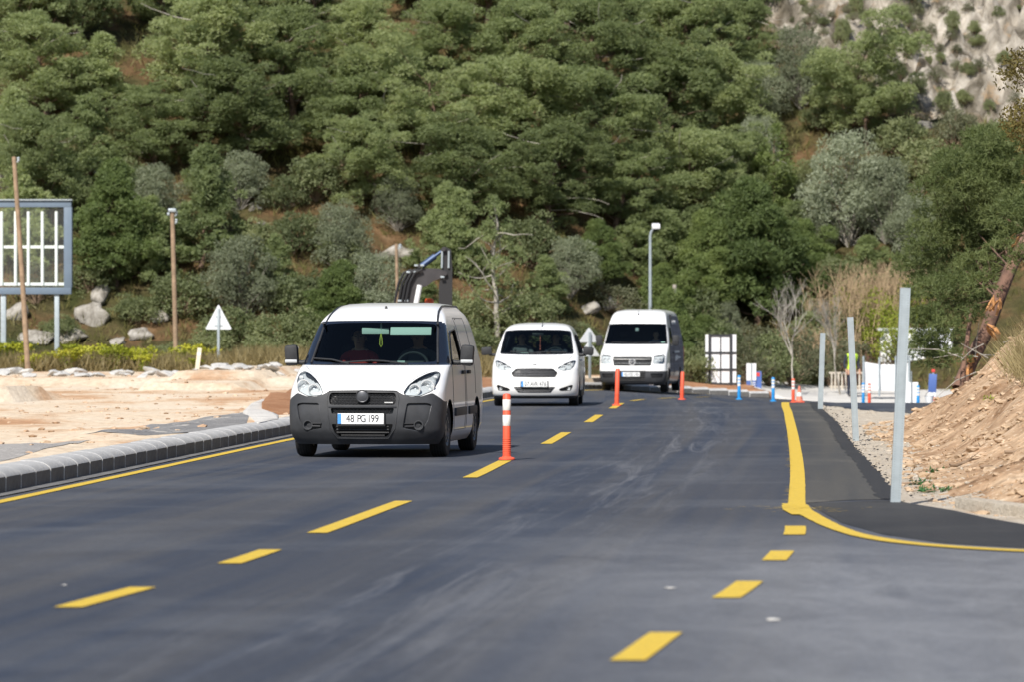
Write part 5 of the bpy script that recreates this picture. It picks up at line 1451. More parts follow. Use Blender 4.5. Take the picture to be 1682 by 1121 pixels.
# the hillside, as the photograph shows it: (kind, x, y of the foot, height, width)
HILL = [
 # top edge, half out of the frame
 ('pine', 20, 95, 210, 230), ('pine', 130, 80, 200, 210), ('pine', 265, 60, 190, 210), ('pine', 400, 40, 190, 200), ('pine', 520, 75, 180, 190), ('pine', 690, 20, 150, 170), ('pine', 800, 40, 170, 190),
 ('pine', 930, 55, 180, 200), ('pine', 1060, 60, 200, 200), ('pine', 1180, 30, 170, 180), ('pine', 590, -20, 160, 180),
 # upper rows
 ('pine', 75, 210, 190, 230), ('young', 175, 190, 140, 120), ('pine', 330, 215, 215, 270), ('pine', 480, 200, 190, 230), ('pine', 600, 160, 170, 210), ('pine', 720, 150, 150, 190), ('pine', 850, 175, 180, 220), ('pine', 990, 190, 190, 230), ('pine', 1120, 165, 190, 220), ('pine', 1215, 150, 150, 170),
 ('young', 30, 300, 150, 140), ('young', 150, 300, 150, 140), ('pine', 250, 290, 160, 190), ('pine', 415, 285, 190, 250), ('pine', 560, 270, 185, 240), ('flat', 690, 275, 165, 260), ('pine', 830, 285, 195, 250), ('pine', 960, 300, 190, 240), ('pine', 1090, 290, 210, 240), ('pine', 1205, 275, 190, 220),
 ('flat', 1425, 250, 165, 240), ('olive', 1315, 180, 110, 105), ('olive', 1250, 210, 90, 90), ('scrub', 1350, 215, 50, 70),
 # middle
 ('pine', 90, 385, 190, 200), ('scrub', 215, 330, 70, 90), ('olive', 255, 395, 110, 120), ('scrub', 345, 330, 60, 80), ('olive', 395, 345, 80, 110), ('scrub', 470, 345, 55, 80), ('scrub', 520, 330, 80, 120),
 ('pine', 620, 350, 150, 190), ('olive', 655, 380, 80, 90), ('pine', 770, 375, 175, 220), ('pine', 905, 375, 170, 210), ('pine', 1010, 385, 160, 190), ('pine', 1120, 385, 180, 220), ('pine', 1215, 370, 160, 170),
 ('cypress', 1272, 370, 160, 70), ('olive', 1245, 320, 110, 90), ('olive', 1395, 405, 160, 165), ('olive', 1455, 400, 130, 130), ('olive', 1345, 420, 90, 100), ('scrub', 1325, 300, 40, 60), ('scrub', 1300, 330, 50, 60),
 ('scrub', 1530, 310, 90, 130), ('greyscrub', 1570, 250, 70, 100), ('scrub', 1610, 320, 90, 120), ('scrub', 1480, 260, 70, 100), ('scrub', 1640, 270, 80, 110), ('scrub', 1670, 330, 90, 120), ('scrub', 1560, 380, 80, 120), ('olive', 1500, 430, 100, 110), ('scrub', 1650, 420, 100, 140),
 # lower slope
 ('young', 40, 440, 170, 150), ('darkpine', 190, 470, 190, 200), ('young', 330, 440, 200, 150), ('young', 250, 460, 150, 130), ('scrub', 420, 420, 60, 90), ('scrub', 480, 420, 80, 100), ('greyscrub', 545, 400, 60, 80), ('olive', 560, 445, 90, 110), ('scrub', 560, 440, 60, 90),
 ('young', 725, 450, 150, 110), ('young', 760, 460, 150, 120), ('thin', 818, 560, 240, 130), ('scrub', 870, 440, 90, 120), ('olive', 935, 490, 95, 105), ('darkpine', 985, 470, 110, 110), ('young', 1040, 450, 110, 110), ('young', 1090, 470, 130, 120),
 ('darkpine', 1245, 530, 240, 210), ('darkpine', 1165, 520, 170, 150), ('young', 1130, 470, 140, 110), ('darkpine', 1330, 470, 110, 120), ('young', 1205, 430, 140, 120), ('darkpine', 1090, 545, 120, 130), ('young', 1420, 470, 90, 110), ('scrub', 1380, 480, 70, 110), ('scrub', 1500, 490, 80, 120), ('young', 1290, 430, 110, 100),
 # foot of the hill
 ('scrub', 150, 480, 60, 90), ('scrub', 300, 520, 80, 130), ('scrub', 225, 530, 55, 90), ('olive', 400, 520, 120, 140), ('young', 450, 500, 120, 110), ('scrub', 500, 530, 90, 130), ('scrub', 385, 570, 70, 120), ('scrub', 470, 585, 80, 130), ('darkpine', 560, 560, 130, 150), ('scrub', 350, 590, 50, 90), ('olive', 620, 560, 120, 130),
 ('young', 690, 565, 105, 110), ('scrub', 760, 560, 90, 110), ('scrub', 780, 600, 70, 110), ('scrub', 870, 560, 90, 120), ('greyscrub', 920, 580, 60, 90), ('scrub', 955, 590, 60, 80), ('young', 900, 520, 100, 90), ('greyscrub', 1010, 520, 60, 100), ('scrub', 1130, 560, 90, 120), ('darkpine', 1150, 600, 90, 120), ('olive', 1195, 570, 70, 60),
 ('greyscrub', 1240, 615, 80, 120), ('scrub', 1290, 610, 80, 110), ('scrub', 1345, 590, 90, 120), ('greyscrub', 1370, 560, 70, 110), ('lime', 1440, 580, 90, 100), ('lime', 1470, 600, 90, 100), ('lime', 1400, 560, 80, 90), ('greyscrub', 1400, 620, 60, 90), ('scrub', 1330, 640, 50, 90), ('scrub', 1225, 640, 50, 90), ('lime', 1500, 560, 80, 100),
 ('scrub', 20, 590, 40, 90), ('scrub', 100, 555, 40, 80), ('greyscrub', 60, 500, 60, 90), ('scrub', 270, 600, 40, 80), ('scrub', 430, 610, 60, 110), ('scrub', 520, 600, 80, 120), ('scrub', 610, 600, 70, 110), ('greyscrub', 690, 605, 70, 110), ('scrub', 730, 610, 60, 90),
 # shrubs clinging to the cliff
 ('scrub', 1408, 30, 40, 26), ('scrub', 1385, 75, 55, 32), ('scrub', 1500, 20, 50, 60), ('scrub', 1565, 48, 36, 28), ('scrub', 1600, 55, 24, 26), ('scrub', 1610, 75, 20, 36), ('scrub', 1545, 105, 20, 20), ('scrub', 1525, 105, 16, 18), ('scrub', 1590, 125, 24, 30), ('scrub', 1510, 155, 24, 26), ('scrub', 1550, 190, 44, 36), ('scrub', 1625, 190, 24, 22), ('greyscrub', 1455, 90, 30, 40), ('greyscrub', 1480, 130, 26, 36), ('greyscrub', 1440, 120, 30, 36), ('scrub', 1580, 165, 22, 24), ('scrub', 1650, 110, 24, 30), ('greyscrub', 1530, 60, 24, 26), ('scrub', 1640, 30, 22, 26), ('scrub', 1470, 40, 26, 24), ('scrub', 1660, 235, 40, 60), ('greyscrub', 1580, 220, 40, 60),
]
cl = random.Random(8)
for i in range(46):
    px = cl.uniform(1300, 1680); py = cl.uniform(5, 40 + (px - 1290) * 0.5)
    q = cl.uniform(9, 24); HILL.append((cl.choice(['scrub', 'greyscrub', 'greyscrub']), px, py, q, q * cl.uniform(1.0, 2.0)))
for kd, px, py, hp, wp in HILL: hplant(kd, px, py, hp * prng.uniform(0.95, 1.06), wp * prng.uniform(0.96, 1.08))
# wood beyond the top of the picture and to both sides, so that the slope goes on
for i in range(26):
    x = prng.uniform(-24, 8.5); y = prng.uniform(163, 174)
    plant('pine', (x, y, float(hill_z(x, y)) - 0.2), prng.uniform(5.5, 8), prng.uniform(5, 6.5))
for sgn in (-1, 1):
    for i in range(16):
        x = sgn * prng.uniform(24, 36); y = prng.uniform(138, 165)
        plant(prng.choice(['pine', 'young', 'scrub']) if sgn < 0 else prng.choice(['scrub', 'young']), (x, y, float(hill_z(x, y)) - 0.2), prng.uniform(3, 6), prng.uniform(3, 5))

# low growth on the verge behind the far kerb
for kd, x, y, h, w in (('scrub', 4.4, 131.5, 1.1, 1.7), ('darkpine', 5.4, 134.5, 3.0, 2.8), ('scrub', 5.9, 133.2, 1.3, 1.9), ('greyscrub', 8.0, 135.4, 1.5, 2.2), ('scrub', 8.9, 137.5, 1.9, 2.6), ('scrub', 3.4, 134, 1.6, 2.2), ('scrub', 4.7, 136.5, 2.4, 2.8), ('greyscrub', 9.8, 139.5, 1.9, 2.4), ('scrub', 7.2, 137.5, 2.0, 2.6), ('scrub', 6.4, 136, 1.6, 2.2), ('greyscrub', 11.4, 141, 1.8, 2.4)):
    plant(kd, (x, y, float(PAVE(x, y)) - 0.05), h, w)
# --- tall dark conifer leaning on the bank at the right, torn trunk in front of it
rp = np.random.default_rng(77)
def big_pine():
    root = empty('leaning_pine', (10.1, 84.0, 0.2))
    tag(root, 'large dark pine leaning over the soil bank with its torn reddish trunk showing', 'pine tree')
    T = Tubes()
    def W(px, py, Y): return np.array(at(px, py, Y)) - np.array([10.1, 84.0, 0.2])
    tr = np.array([W(1576, 640, 73), W(1592, 600, 73.2), W(1620, 545, 73.5), W(1640, 490, 73.8), W(1660, 440, 74), W(1690, 380, 75), W(1725, 300, 77), W(1760, 200, 80)])
    T.add(tr, [0.15, 0.14, 0.13, 0.13, 0.12, 0.12, 0.10, 0.08], 8)
    T.add(np.array([W(1580, 650, 72.2), W(1583, 600, 72.4), W(1590, 550, 72.8), W(1596, 505, 73.2)]), [0.06, 0.05, 0.045, 0.03], 6)
    P = []; R = []
    for (px, py, rx) in ((1560, 330, 60), (1600, 290, 70), (1650, 300, 70), (1540, 380, 60), (1590, 380, 70), (1640, 380, 70), (1530, 430, 50), (1575, 440, 70), (1625, 440, 50), (1520, 480, 45), (1560, 500, 60), (1600, 490, 40), (1530, 530, 50), (1570, 545, 40), (1510, 560, 30), (1545, 570, 40), (1690, 330, 60), (1690, 260, 70), (1640, 250, 60), (1740, 300, 80), (1580, 300, 40), (1660, 350, 60), (1720, 230, 80), (1790, 260, 90), (1620, 330, 60), (1665, 395, 50), (1640, 330, 60), (1675, 300, 60), (1620, 270, 60), (1600, 340, 60), (1630, 400, 60), (1590, 250, 50), (1570, 280, 50), (1535, 590, 30), (1505, 520, 30), (1500, 450, 36), (1660, 240, 50)):
        for k in range(3):
            c = W(px + rp.normal() * 14, py + rp.normal() * 14, 78.5 + rp.normal() * 1.2)
            P.append(c); R.append(rx / 80 * rp.uniform(0.55, 0.85))
        base = tr[min(len(tr)-1, 3 + int(rp.random() * 5))]
        T.add(np.array([base, (base + P[-1]) / 2 + np.array([0, 4.0, 0]) + rp.normal(size=3) * 0.2, P[-1]]), [0.022, 0.014, 0.006], 4)
    for (px, py, rx) in ((1672, 392, 36), (1690, 430, 40), (1640, 415, 34), (1612, 470, 32), (1595, 520, 28), (1655, 360, 46), (1690, 350, 50), (1565, 590, 26), (1600, 440, 40)):
        P.append(W(px, py, 71.8 + rp.normal() * 0.3)); R.append(rx / 85)
    C, D = pads(rp, np.array(P), np.array(R), 0.75, 560, 0.2)
    V, Fq = tufts(rp, C, D, 8, 0.11, 0.016, 0.75)
    cm = np_mesh('crown', V, Fq); link_mesh('crown', cm, leaf_mat('leaning_pine_needles', [(0.074, 0.103, 0.039), (0.130, 0.167, 0.065), (0.194, 0.228, 0.094)], 0.5), root)
    link_mesh('trunk', T.mesh('trunk'), mat('reddish_pine_bark', (0.15, 0.085, 0.06), 0.95, vary=0.6, vscale=4, bump=0.9, bscale=14), root)
    fresh = mat('torn_wood', (0.50, 0.25, 0.10), 0.8, vary=0.4, vscale=8)
    for (px, py, l, a) in ((1637, 500, 0.32, 0.3), (1628, 545, 0.35, -0.9), (1592, 610, 0.25, 0.2), (1575, 640, 0.3, 1.2), (1618, 650, 0.22, -0.5), (1665, 395, 0.25, 0.8), (1597, 590, 0.2, 0.0)):
        c = W(px, py, 73.0); d = np.array([math.sin(a), -0.25, math.cos(a)])
        mb = MB()
        for q_ in range(6):
            o_ = rp.normal(size=3) * 0.045; dd = unit(d + 0.25 * rp.normal(size=3)); ll = l * rp.uniform(0.5, 1.1)
            mb.tube([Vector(c + o_ - dd*ll/2), Vector(c + o_ + rp.normal(size=3)*0.012), Vector(c + o_ + dd*ll/2)], [0.02, 0.03, 0.004], 4, flat=0.5)
        mb.build('torn_splinter', fresh, root)
    for i in range(14):                       # snapped dry twigs
        c = W(1580 + rp.random()*90, 560 + rp.random()*70, 71.5 + rp.random()*2); T2 = None
        mb = MB(); d = unit(np.array([rp.normal(), rp.normal()*0.4, rp.normal()*0.5 + 0.2])); l = rp.uniform(0.4, 1.1)
        mb.tube([Vector(c), Vector(c + d*l*0.5 + rp.normal(size=3)*0.05), Vector(c + d*l)], [0.014, 0.010, 0.004], 4); mb.build('dry_twig', M_GREYBARK, root)
big_pine()
# foliage of a nearer tree reaching in at the upper right
nt = np.random.default_rng(91)
root = empty('overhanging_tree', (10.2, 58.0, 2.9)); tag(root, 'olive-brown leafy tree at the right edge above the bank', 'tree')
T = Tubes(); T.add(np.array([[0, 0, -0.5], [0.1, 0, 1.0], [-0.2, 0.1, 2.2], [-0.9, 0, 3.0]]), [0.14, 0.12, 0.09, 0.04], 7)
P = []; R = []
for i in range(46):
    px = 1700 + 95 * nt.normal(); py = 150 + 70 * nt.normal()
    if px < 1650 + 0.25 * abs(py - 150): px = 1650 + 0.25 * abs(py - 150) + 60 * nt.random()
    c = np.array(at(px, py, 57 + 1.5 * nt.normal())) - np.array([10.2, 58.0, 2.9]); P.append(c); R.append(nt.uniform(0.18, 0.36))
    T.add(np.array([[-0.2, 0.1, 2.0], c * 0.6 + np.array([0, 0, 0.6]), c]), [0.03, 0.015, 0.005], 4)
C, D = pads(nt, np.array(P), np.array(R), 0.8, 700, 0.1)
V, Fq = tufts(nt, C, D, 2, 0.075, 0.03, 1.1)
link_mesh('crown', np_mesh('crown', V, Fq), leaf_mat('olive_brown_leaves', [(0.07, 0.06, 0.02), (0.14, 0.115, 0.035), (0.22, 0.18, 0.06)], 0.3), root)
link_mesh('trunk', T.mesh('trunk'), M_BARK, root)

# --- bare trees and stems at the bend
def bare_tree(px, py, Y, hpx, seed, label, spread=0.55, m=None, r0=0.036, first=0.42):
    c = at(px, py, Y); s = F / Y; h = hpx / s
    root = empty('bare_tree', c); tag(root, label, 'tree')
    me = bare(seed, h * 0.86, spread, 5, first, r0); link_mesh('branches', me, m or M_PALEWOOD, root)
bare_tree(1303, 648, 133, 170, 5, 'pale leafless young tree with fanned branches beside the red delineator', 0.5)
bare_tree(1380, 650, 136, 160, 8, 'slim leafless tree behind the tall galvanised posts', 0.4, M_GREYBARK, 0.034)
rs = np.random.default_rng(4)
for i, (px, py, hpx, lab) in enumerate(((1425, 560, 120, 'brown leafless thicket left of the nearest galvanised post'), (1462, 545, 110, 'brown leafless thicket behind the top of the nearest galvanised post'), (1395, 575, 110, 'brown leafless thicket above the white banner'), (1350, 620, 90, 'low brown twiggy thicket beside the pale leafless tree'))):
    p = on_hill(px, py); s = F / p[1]
    root = empty('twiggy_thicket', tuple(p)); tag(root, lab, 'shrub', 'leafless thickets at the bend')
    link_mesh('stems', stems(300+i, 80, hpx / s * 1.15, 1.9, 0.12, 0.017), M_TWIGY, root)
p = on_hill(1415, 640); root = empty('twiggy_thicket', tuple(p)); tag(root, 'reddish leafless thicket behind the worker and the railing', 'shrub', 'leafless thickets at the bend')
link_mesh('stems', stems(310, 40, 1.4, 0.9, 0.25, 0.015), mat('red_twig', (0.2, 0.09, 0.07), 0.9), root)

# --- euphorbia clumps in front of the hill, left
def spurge(seed, h=0.9, r=0.5):
    rng = np.random.default_rng(seed); T = Tubes(); C = []
    for i in range(16):
        az = rng.random()*6.28; e = np.array([r*math.cos(az)*rng.random()**0.5, r*math.sin(az)*rng.random()**0.5, h*rng.uniform(0.7, 1.05)])
        T.add(np.array([[0, 0, 0], e*[0.6, 0.6, 0.5], e]), [0.012, 0.010, 0.006], 4); C.append(e)
    C = np.array(C)
    V1, F1 = tufts(rng, np.repeat(C, 14, 0) + rng.normal(size=(16*14, 3))*[0.10, 0.10, 0.06], np.tile([0, 0, 1.0], (16*14, 1)), 2, 0.11, 0.08, 0.9)
    L = np.repeat(C, 8, 0) * np.tile(np.linspace(0.25, 0.8, 8), 16)[:, None]
    V2, F2 = tufts(rng, L, unit(np.c_[rng.normal(size=(len(L), 2)), np.full(len(L), 0.4)]), 3, 0.14, 0.03, 0.6)
    return np_mesh('flower_heads', V1, F1), np_mesh('leaves', V2, F2), T.mesh('stems')
SP = [spurge(400+i) for i in range(4)]
for a_, b_, c_ in SP: a_.materials.append(M_EUPH); b_.materials.append(M_LIME); c_.materials.append(M_TWIG)
SPURGE = []
for i in range(26):
    px = prng.choice([prng.uniform(60, 245), prng.uniform(100, 235), prng.uniform(285, 350), prng.uniform(0, 60)]); Y = prng.uniform(121, 131)
    x = (px - 841) / F * Y; z = float(np.maximum(plain_z(x, Y), hill_z(x, Y)))
    r = empty('spurge_plant', (x, Y, z - 0.05), prng.random()*6.28); k_ = prng.uniform(0.35, 0.95); r.scale = (k_*1.15, k_*1.15, k_)
    A_, B_, C_ = SP[i % 4]; link_mesh('flower_heads', A_, None, r)['kind'] = 'stuff'; link_mesh('leaves', B_, None, r)['kind'] = 'stuff'; link_mesh('stems', C_, None, r)
    SPURGE.append((x / Y, r))

NUM = 'first second third fourth fifth sixth seventh eighth ninth tenth eleventh twelfth thirteenth fourteenth fifteenth sixteenth seventeenth eighteenth nineteenth twentieth twenty-first twenty-second twenty-third twenty-fourth twenty-fifth twenty-sixth'.split()
for i, (u, r) in enumerate(sorted(SPURGE, key=lambda t: t[0])): tag(r, 'yellow-green flowering spurge in the weedy strip before the hill, %s from the left' % NUM[i], 'plant', 'flowering spurge before the hill')
# --- grass: too many blades to count
def grass(name, P, h, m, label, per=7, w=0.012, lean=0.5):
    rng = np.random.default_rng(len(P)); P = np.repeat(np.asarray(P, float), per, 0); k = len(P)
    P = P + np.c_[rng.normal(size=(k, 2))*0.08, np.zeros(k)]
    d = unit(np.c_[rng.normal(size=(k, 2))*lean, np.ones(k)]); s = unit(np.cross(d, rng.normal(size=(k, 3))))
    L = h * (0.5 + rng.random(k)); V, Fq = quads(P + d*(L/2)[:, None], d, s, L, np.full(k, w))
    o = link_mesh(name, np_mesh(name, V, Fq), m); tag(o, label, 'grass', kind='stuff'); return o
gr = np.random.default_rng(12)
n = 5200; X = gr.uniform(-19, 1.5, n); Y = gr.uniform(121, 132, n)
Z = np.maximum(plain_z(X, np.minimum(Y, 131)), hill_z(X, Y)); Z = np.where(Y > 131, hill_z(X, Y), Z)
grass('weed_strip', np.c_[X, Y, Z - 0.03], 0.55, M_DRYGRASS, 'brownish dry weeds along the foot of the hill', 6, 0.03)
n = 9000; X = gr.uniform(-24, 24, n); Y = gr.uniform(132, 172, n)
keep = rock_mask(X, Y, hill_z(X, Y, False)) < 0.4
X, Y = X[keep], Y[keep]
M_HGRASS = leaf_mat('hill_grass', [(0.10, 0.11, 0.03), (0.18, 0.17, 0.06), (0.28, 0.23, 0.10)], 0.3)
grass('hill_grass', np.c_[X, Y, hill_z(X, Y) - 0.03], 0.4, M_HGRASS, 'tufts of dry and green grass between the trees on the slope', 5, 0.035)
n = 1500; Y = gr.uniform(47, 54, n); X = toe_x(Y) + gr.uniform(1.45, 4.2, n)
grass('bank_grass', np.c_[X, Y, bank_z(X, Y) - 0.02], 0.55, M_DRYGRASS, 'long pale dry grass on the crest of the soil bank', 6, 0.012, 0.55)

# --- labels that single each plant out: row on the slope, landmark below it, then the place in its row
ROWS = ((13.0, 'atop the slope'), (9.0, 'high on the slope'), (5.5, 'midway up the slope'), (2.3, 'low on the slope'), (-9, 'at hill foot'))
MARKS = ((-18.5, 'beyond the left edge'), (-14.2, 'above the billboard'), (-10.8, 'left of the slim wooden pole'), (-8.2, 'above the lone triangular sign'), (-5.5, 'left of the nearest van'), (-1.5, 'behind the nearest van'), (2.2, 'above the small minivan'), (5.0, 'above the tall cargo van'), (8.3, 'right of the street lamp'), (12, 'above the pale leafless tree'), (16, 'behind the galvanised posts'), (21.5, 'above the leaning pine'), (99, 'beyond the right edge'))
seen = {}
for kd, o, hgt, wid in PLANTS:
    x, y, z = o.location; u = x / y * 150
    row = next(t for zz, t in ROWS if z > zz); mark = next(t for xx, t in MARKS if u < xx)
    if z > 9 and u > 11.5 and kd in ('scrub', 'greyscrub') and float(rock_mask(np.float64(x), np.float64(y), hill_z(np.float64(x), np.float64(y), False))) > 0.3: row = 'on the pale cliff'
    seen.setdefault((kd, row, mark), []).append((u, o))
ORD = ['leftmost', 'second from left', 'third from left', 'fourth from left', 'fifth from left', 'sixth from left', 'seventh from left', 'eighth from left', 'ninth from left', 'tenth from left', 'eleventh from left', 'twelfth from left'] + [w + ' from left' for w in 'thirteenth fourteenth fifteenth sixteenth seventeenth eighteenth nineteenth twentieth'.split()] + [str(n) + 'th from left' for n in range(24, 60)]
for (kd, row, mark), L in seen.items():
    L.sort(key=lambda t: t[0])
    for i, (u, o) in enumerate(L):
        t = DESC[kd] + ' ' + row + ' ' + mark
        if len(L) > 1: t += ', ' + ORD[i]
        tag(o, t, CATS[kd], {'pine tree': 'pines on the hillside', 'olive tree': 'olive trees on the hillside', 'shrub': 'shrubs on the hillside'}.get(CATS[kd], 'dark conifers on the hillside'))
# ------------------------------------------------------------------ street furniture and site things
M_ORANGE = mat('delineator_orange', (0.74, 0.105, 0.05), 0.5, vary=0.12, vscale=12)
M_BLUE = mat('delineator_blue', (0.02, 0.26, 0.62), 0.5, vary=0.12, vscale=12)
M_REFL = mat('reflective_white', (0.72, 0.71, 0.68), 0.5, vary=0.12, vscale=20)
M_GALV = mat('galvanised_steel', (0.36, 0.41, 0.44), 0.45, metal=0.35, vary=0.12, vscale=7)
M_SIGNBACK = mat('sign_back_grey', (0.66, 0.69, 0.72), 0.5, vary=0.05, vscale=3)
M_WOOD = mat('weathered_wood', (0.27, 0.19, 0.125), 0.9, vary=0.3, vscale=5, bump=0.5, bscale=20)
M_GREYWOOD = mat('grey_wood', (0.34, 0.31, 0.27), 0.9, vary=0.25, vscale=5)
M_BBFRAME = mat('billboard_blue_grey', (0.13, 0.175, 0.235), 0.45, vary=0.1, vscale=2)
M_BBTUBE = mat('billboard_lamp_tube', (0.74, 0.80, 0.77), 0.5)
M_FRAMEBLK = mat('black_frame', (0.025, 0.026, 0.03), 0.5)
M_BOARD = mat('white_board', (0.74, 0.75, 0.77), 0.55, vary=0.04, vscale=2)
M_BANNER = mat('white_banner', (0.72, 0.73, 0.75), 0.65, vary=0.05, vscale=1.5, bump=0.4, bscale=2.5)
M_SIGNBLUE = mat('sign_blue', (0.07, 0.13, 0.36), 0.5)
M_SIGNRED = mat('sign_red', (0.62, 0.05, 0.04), 0.5)
M_ROCK = soil_mat('limestone', [(0.3, (0.17, 0.155, 0.135)), (0.5, (0.33, 0.31, 0.275)), (0.72, (0.47, 0.45, 0.42))], 2.6, 11.0, 1.0)
M_MACH = mat('machine_grey', (0.036, 0.033, 0.036), 0.5, vary=0.3, vscale=4)
M_MACHDK = mat('machine_black', (0.014, 0.014, 0.016), 0.55)
M_CYL = mat('cylinder_blue', (0.03, 0.055, 0.12), 0.35, metal=0.4)

def delineator(loc, label, h=0.76, r=0.047, m=M_ORANGE, bands=(), group='flexible delineator posts', tilt=0.0):
    k = h / 0.76
    R = empty('delineator_post', loc); R.rotation_euler = (0, tilt, 0.3); tag(R, label, 'delineator post', group)
    mb = MB(); mb.lathe([(r*2.0, 0), (r*2.0, 0.014), (r*1.75, 0.026), (r*1.2, 0.032), (r*1.05, 0.04)], 20); mb.build('base', m, R)
    prof = []
    for i in range(9):
        z = 0.04 + i*0.024; prof += [(r*0.98, z), (r*1.06, z+0.006), (r*1.06, z+0.012), (r*0.98, z+0.016)]
    prof += [(r*0.98, 0.27), (r*0.97, h-0.02), (r*0.8, h-0.006), (r*0.4, h), (0.001, h+0.001)]
    mb = MB(); mb.lathe(prof, 20); mb.build('tube', m, R)
    for z0, z1 in bands:
        mb = MB(); mb.lathe([(r*0.985, z0*k), (r*1.03, z0*k+0.003), (r*1.03, z1*k-0.003), (r*0.985, z1*k)], 20); mb.build('reflective_band', M_REFL, R)
    return R
B2 = ((0.389, 0.514), (0.566, 0.692)); B3 = ((0.42, 0.50), (0.53, 0.60), (0.63, 0.69))
delineator((-0.06, 45.5, 0.006), 'orange delineator with two white bands on the dashed line beside the nearest van', bands=B2)
delineator((2.17, 82.0, 0.006), 'plain orange delineator between the minivan and the tall cargo van', 0.77, 0.048, tilt=0.03)
x, y, z = at(1120, 647, 104.5); delineator((x, y, float(road_z(x, y))), 'plain orange delineator at the rear right corner of the cargo van', 0.74, 0.052, tilt=0.03)
for px, py, Y, m, lab in ((1214, 657, 117, M_BLUE, 'blue delineator with white bands in front of the small blue and white sign'), (1270, 659, 118, M_BLUE, 'blue delineator with white bands at the end of the kerb'),
                          (1303, 661, 118, M_ORANGE, 'red-orange delineator with white bands at the foot of the pale leafless tree'), (1428, 667, 126, M_ORANGE, 'red-orange delineator with white bands in front of the white banner'),
                          (1418, 665, 126.5, M_BLUE, 'blue delineator with white bands at the left post of the white banner'), (1508, 672, 122, M_BLUE, 'blue delineator with white bands right of the white box')):
    x = (px - 841) / F * Y; delineator((x, Y, float(road_z(x, Y)) + 0.004), lab, 0.72, 0.050, m, B3)
# small traffic cone
x, y = (1313 - 841) / F * 121, 121.0
R = empty('traffic_cone', (x, y, float(road_z(x, y)))); tag(R, 'small faded orange traffic cone right of the red-orange delineator', 'traffic cone')
mb = MB(); mb.box((0, 0, 0.02), (0.30, 0.30, 0.04), bevel=0.01); mb.build('base', M_ORANGE, R)
mb = MB(); mb.lathe([(0.11, 0.04), (0.03, 0.50), (0.001, 0.505)], 18); mb.build('cone', mat('faded_orange', (0.62, 0.20, 0.13), 0.6), R)
mb = MB(); mb.lathe([(0.087, 0.19), (0.066, 0.31)], 18); mb.build('reflective_band', M_REFL, R)

# galvanised channel posts
def channel_post(base, top, label, w=0.086):
    b = Vector(base); t = Vector(top); L = (t-b).length
    R = empty('galvanised_post', b); R.rotation_euler = Vector((0, 0, 1)).rotation_difference((t-b).normalized()).to_euler(); tag(R, label, 'steel post', 'galvanised posts along the road edge')
    d = 0.045; tk = 0.005; h = w/2
    prof = [(-h, -d/2), (h, -d/2), (h, d/2), (h-0.018, d/2), (h-0.018, d/2-tk), (h-tk, d/2-tk), (h-tk, -d/2+tk), (-h+tk, -d/2+tk), (-h+tk, d/2-tk), (-h+0.018, d/2-tk), (-h+0.018, d/2), (-h, d/2)]
    mb = MB(); mb.prism(prof, Matrix.Translation((0, 0, -0.15)), L+0.15); mb.build('channel', M_GALV, R, smooth=None)
    mb = MB()
    for i in range(int((L-0.06)/0.022)):
        for xx in (-0.026, 0.026): mb.box((xx, -d/2-0.0005, 0.04+i*0.022), (0.010, 0.002, 0.006))
    o = mb.build('slots', mat('slot_shadow', (0.25, 0.29, 0.31), 0.7), R, smooth=None); o['kind'] = 'stuff'
    mb = MB(); mb.box((0, 0, L+0.001), (w+0.002, d+0.002, 0.004)); mb.build('cut_end', M_GALV, R)
channel_post((3.27, 33.75, 0.0), at(1487, 473, 33.75), 'tall galvanised steel post nearest the camera at the asphalt edge')
channel_post((4.78, 55.0, -0.02), at(1396.5, 521, 55.0), 'middle of three galvanised steel posts along the asphalt edge')
channel_post((6.10, 78.3, -0.02), at(1351.5, 547, 78.3), 'farthest of three galvanised steel posts along the asphalt edge', 0.10)

# street lamp
x, y = at(1068, 600, 140)[:2]; gz = float(hill_z(x, y))
R = empty('street_lamp', (x, y, gz)); tag(R, 'slim grey street lamp with white head behind the cargo van', 'street lamp')
zt = at(1068, 388, 140)[2] - gz
mb = MB(); mb.lathe([(0.13, 0), (0.13, 0.02), (0.075, 0.03)], 14); mb.build('base_plate', M_GALV, R)
mb = MB(); mb.tube([(0, 0, 0), (0, 0, zt*0.5), (0, 0, zt), (0.03, 0, zt+0.15), (0.12, -0.05, zt+0.30)], [0.075, 0.062, 0.05, 0.045, 0.04], 10); mb.build('pole', M_GALV, R)
mb = MB(); mb.box((0.20, -0.12, zt+0.36), (0.30, 0.5, 0.16), Matrix.Rotation(0.15, 3, 'X'), bevel=0.05); hd = mb.build('lamp_head', M_BOARD, R)
mb = MB(); mb.box((0.20, -0.14, zt+0.275), (0.24, 0.36, 0.02), bevel=0.005); mb.build('lens', M_LENS, R)
# grey wooden stub behind the cargo van
p = at(1104, 560, 141); gz = float(hill_z(p.x, p.y)); top = at(1108, 467, 141)
R = empty('wooden_post', (p.x, p.y, gz)); tag(R, 'short weathered grey wooden post above the cargo van roof', 'post')
mb = MB(); mb.tube([(0, 0, 0), (top.x-p.x, 0, top.z-gz)], [0.10, 0.075], 9); mb.build('post', M_GREYWOOD, R)
mb = MB(); mb.box((top.x-p.x, 0, top.z-gz-0.25), (0.12, 0.12, 0.06)); mb.build('steel_band', M_GALV, R)

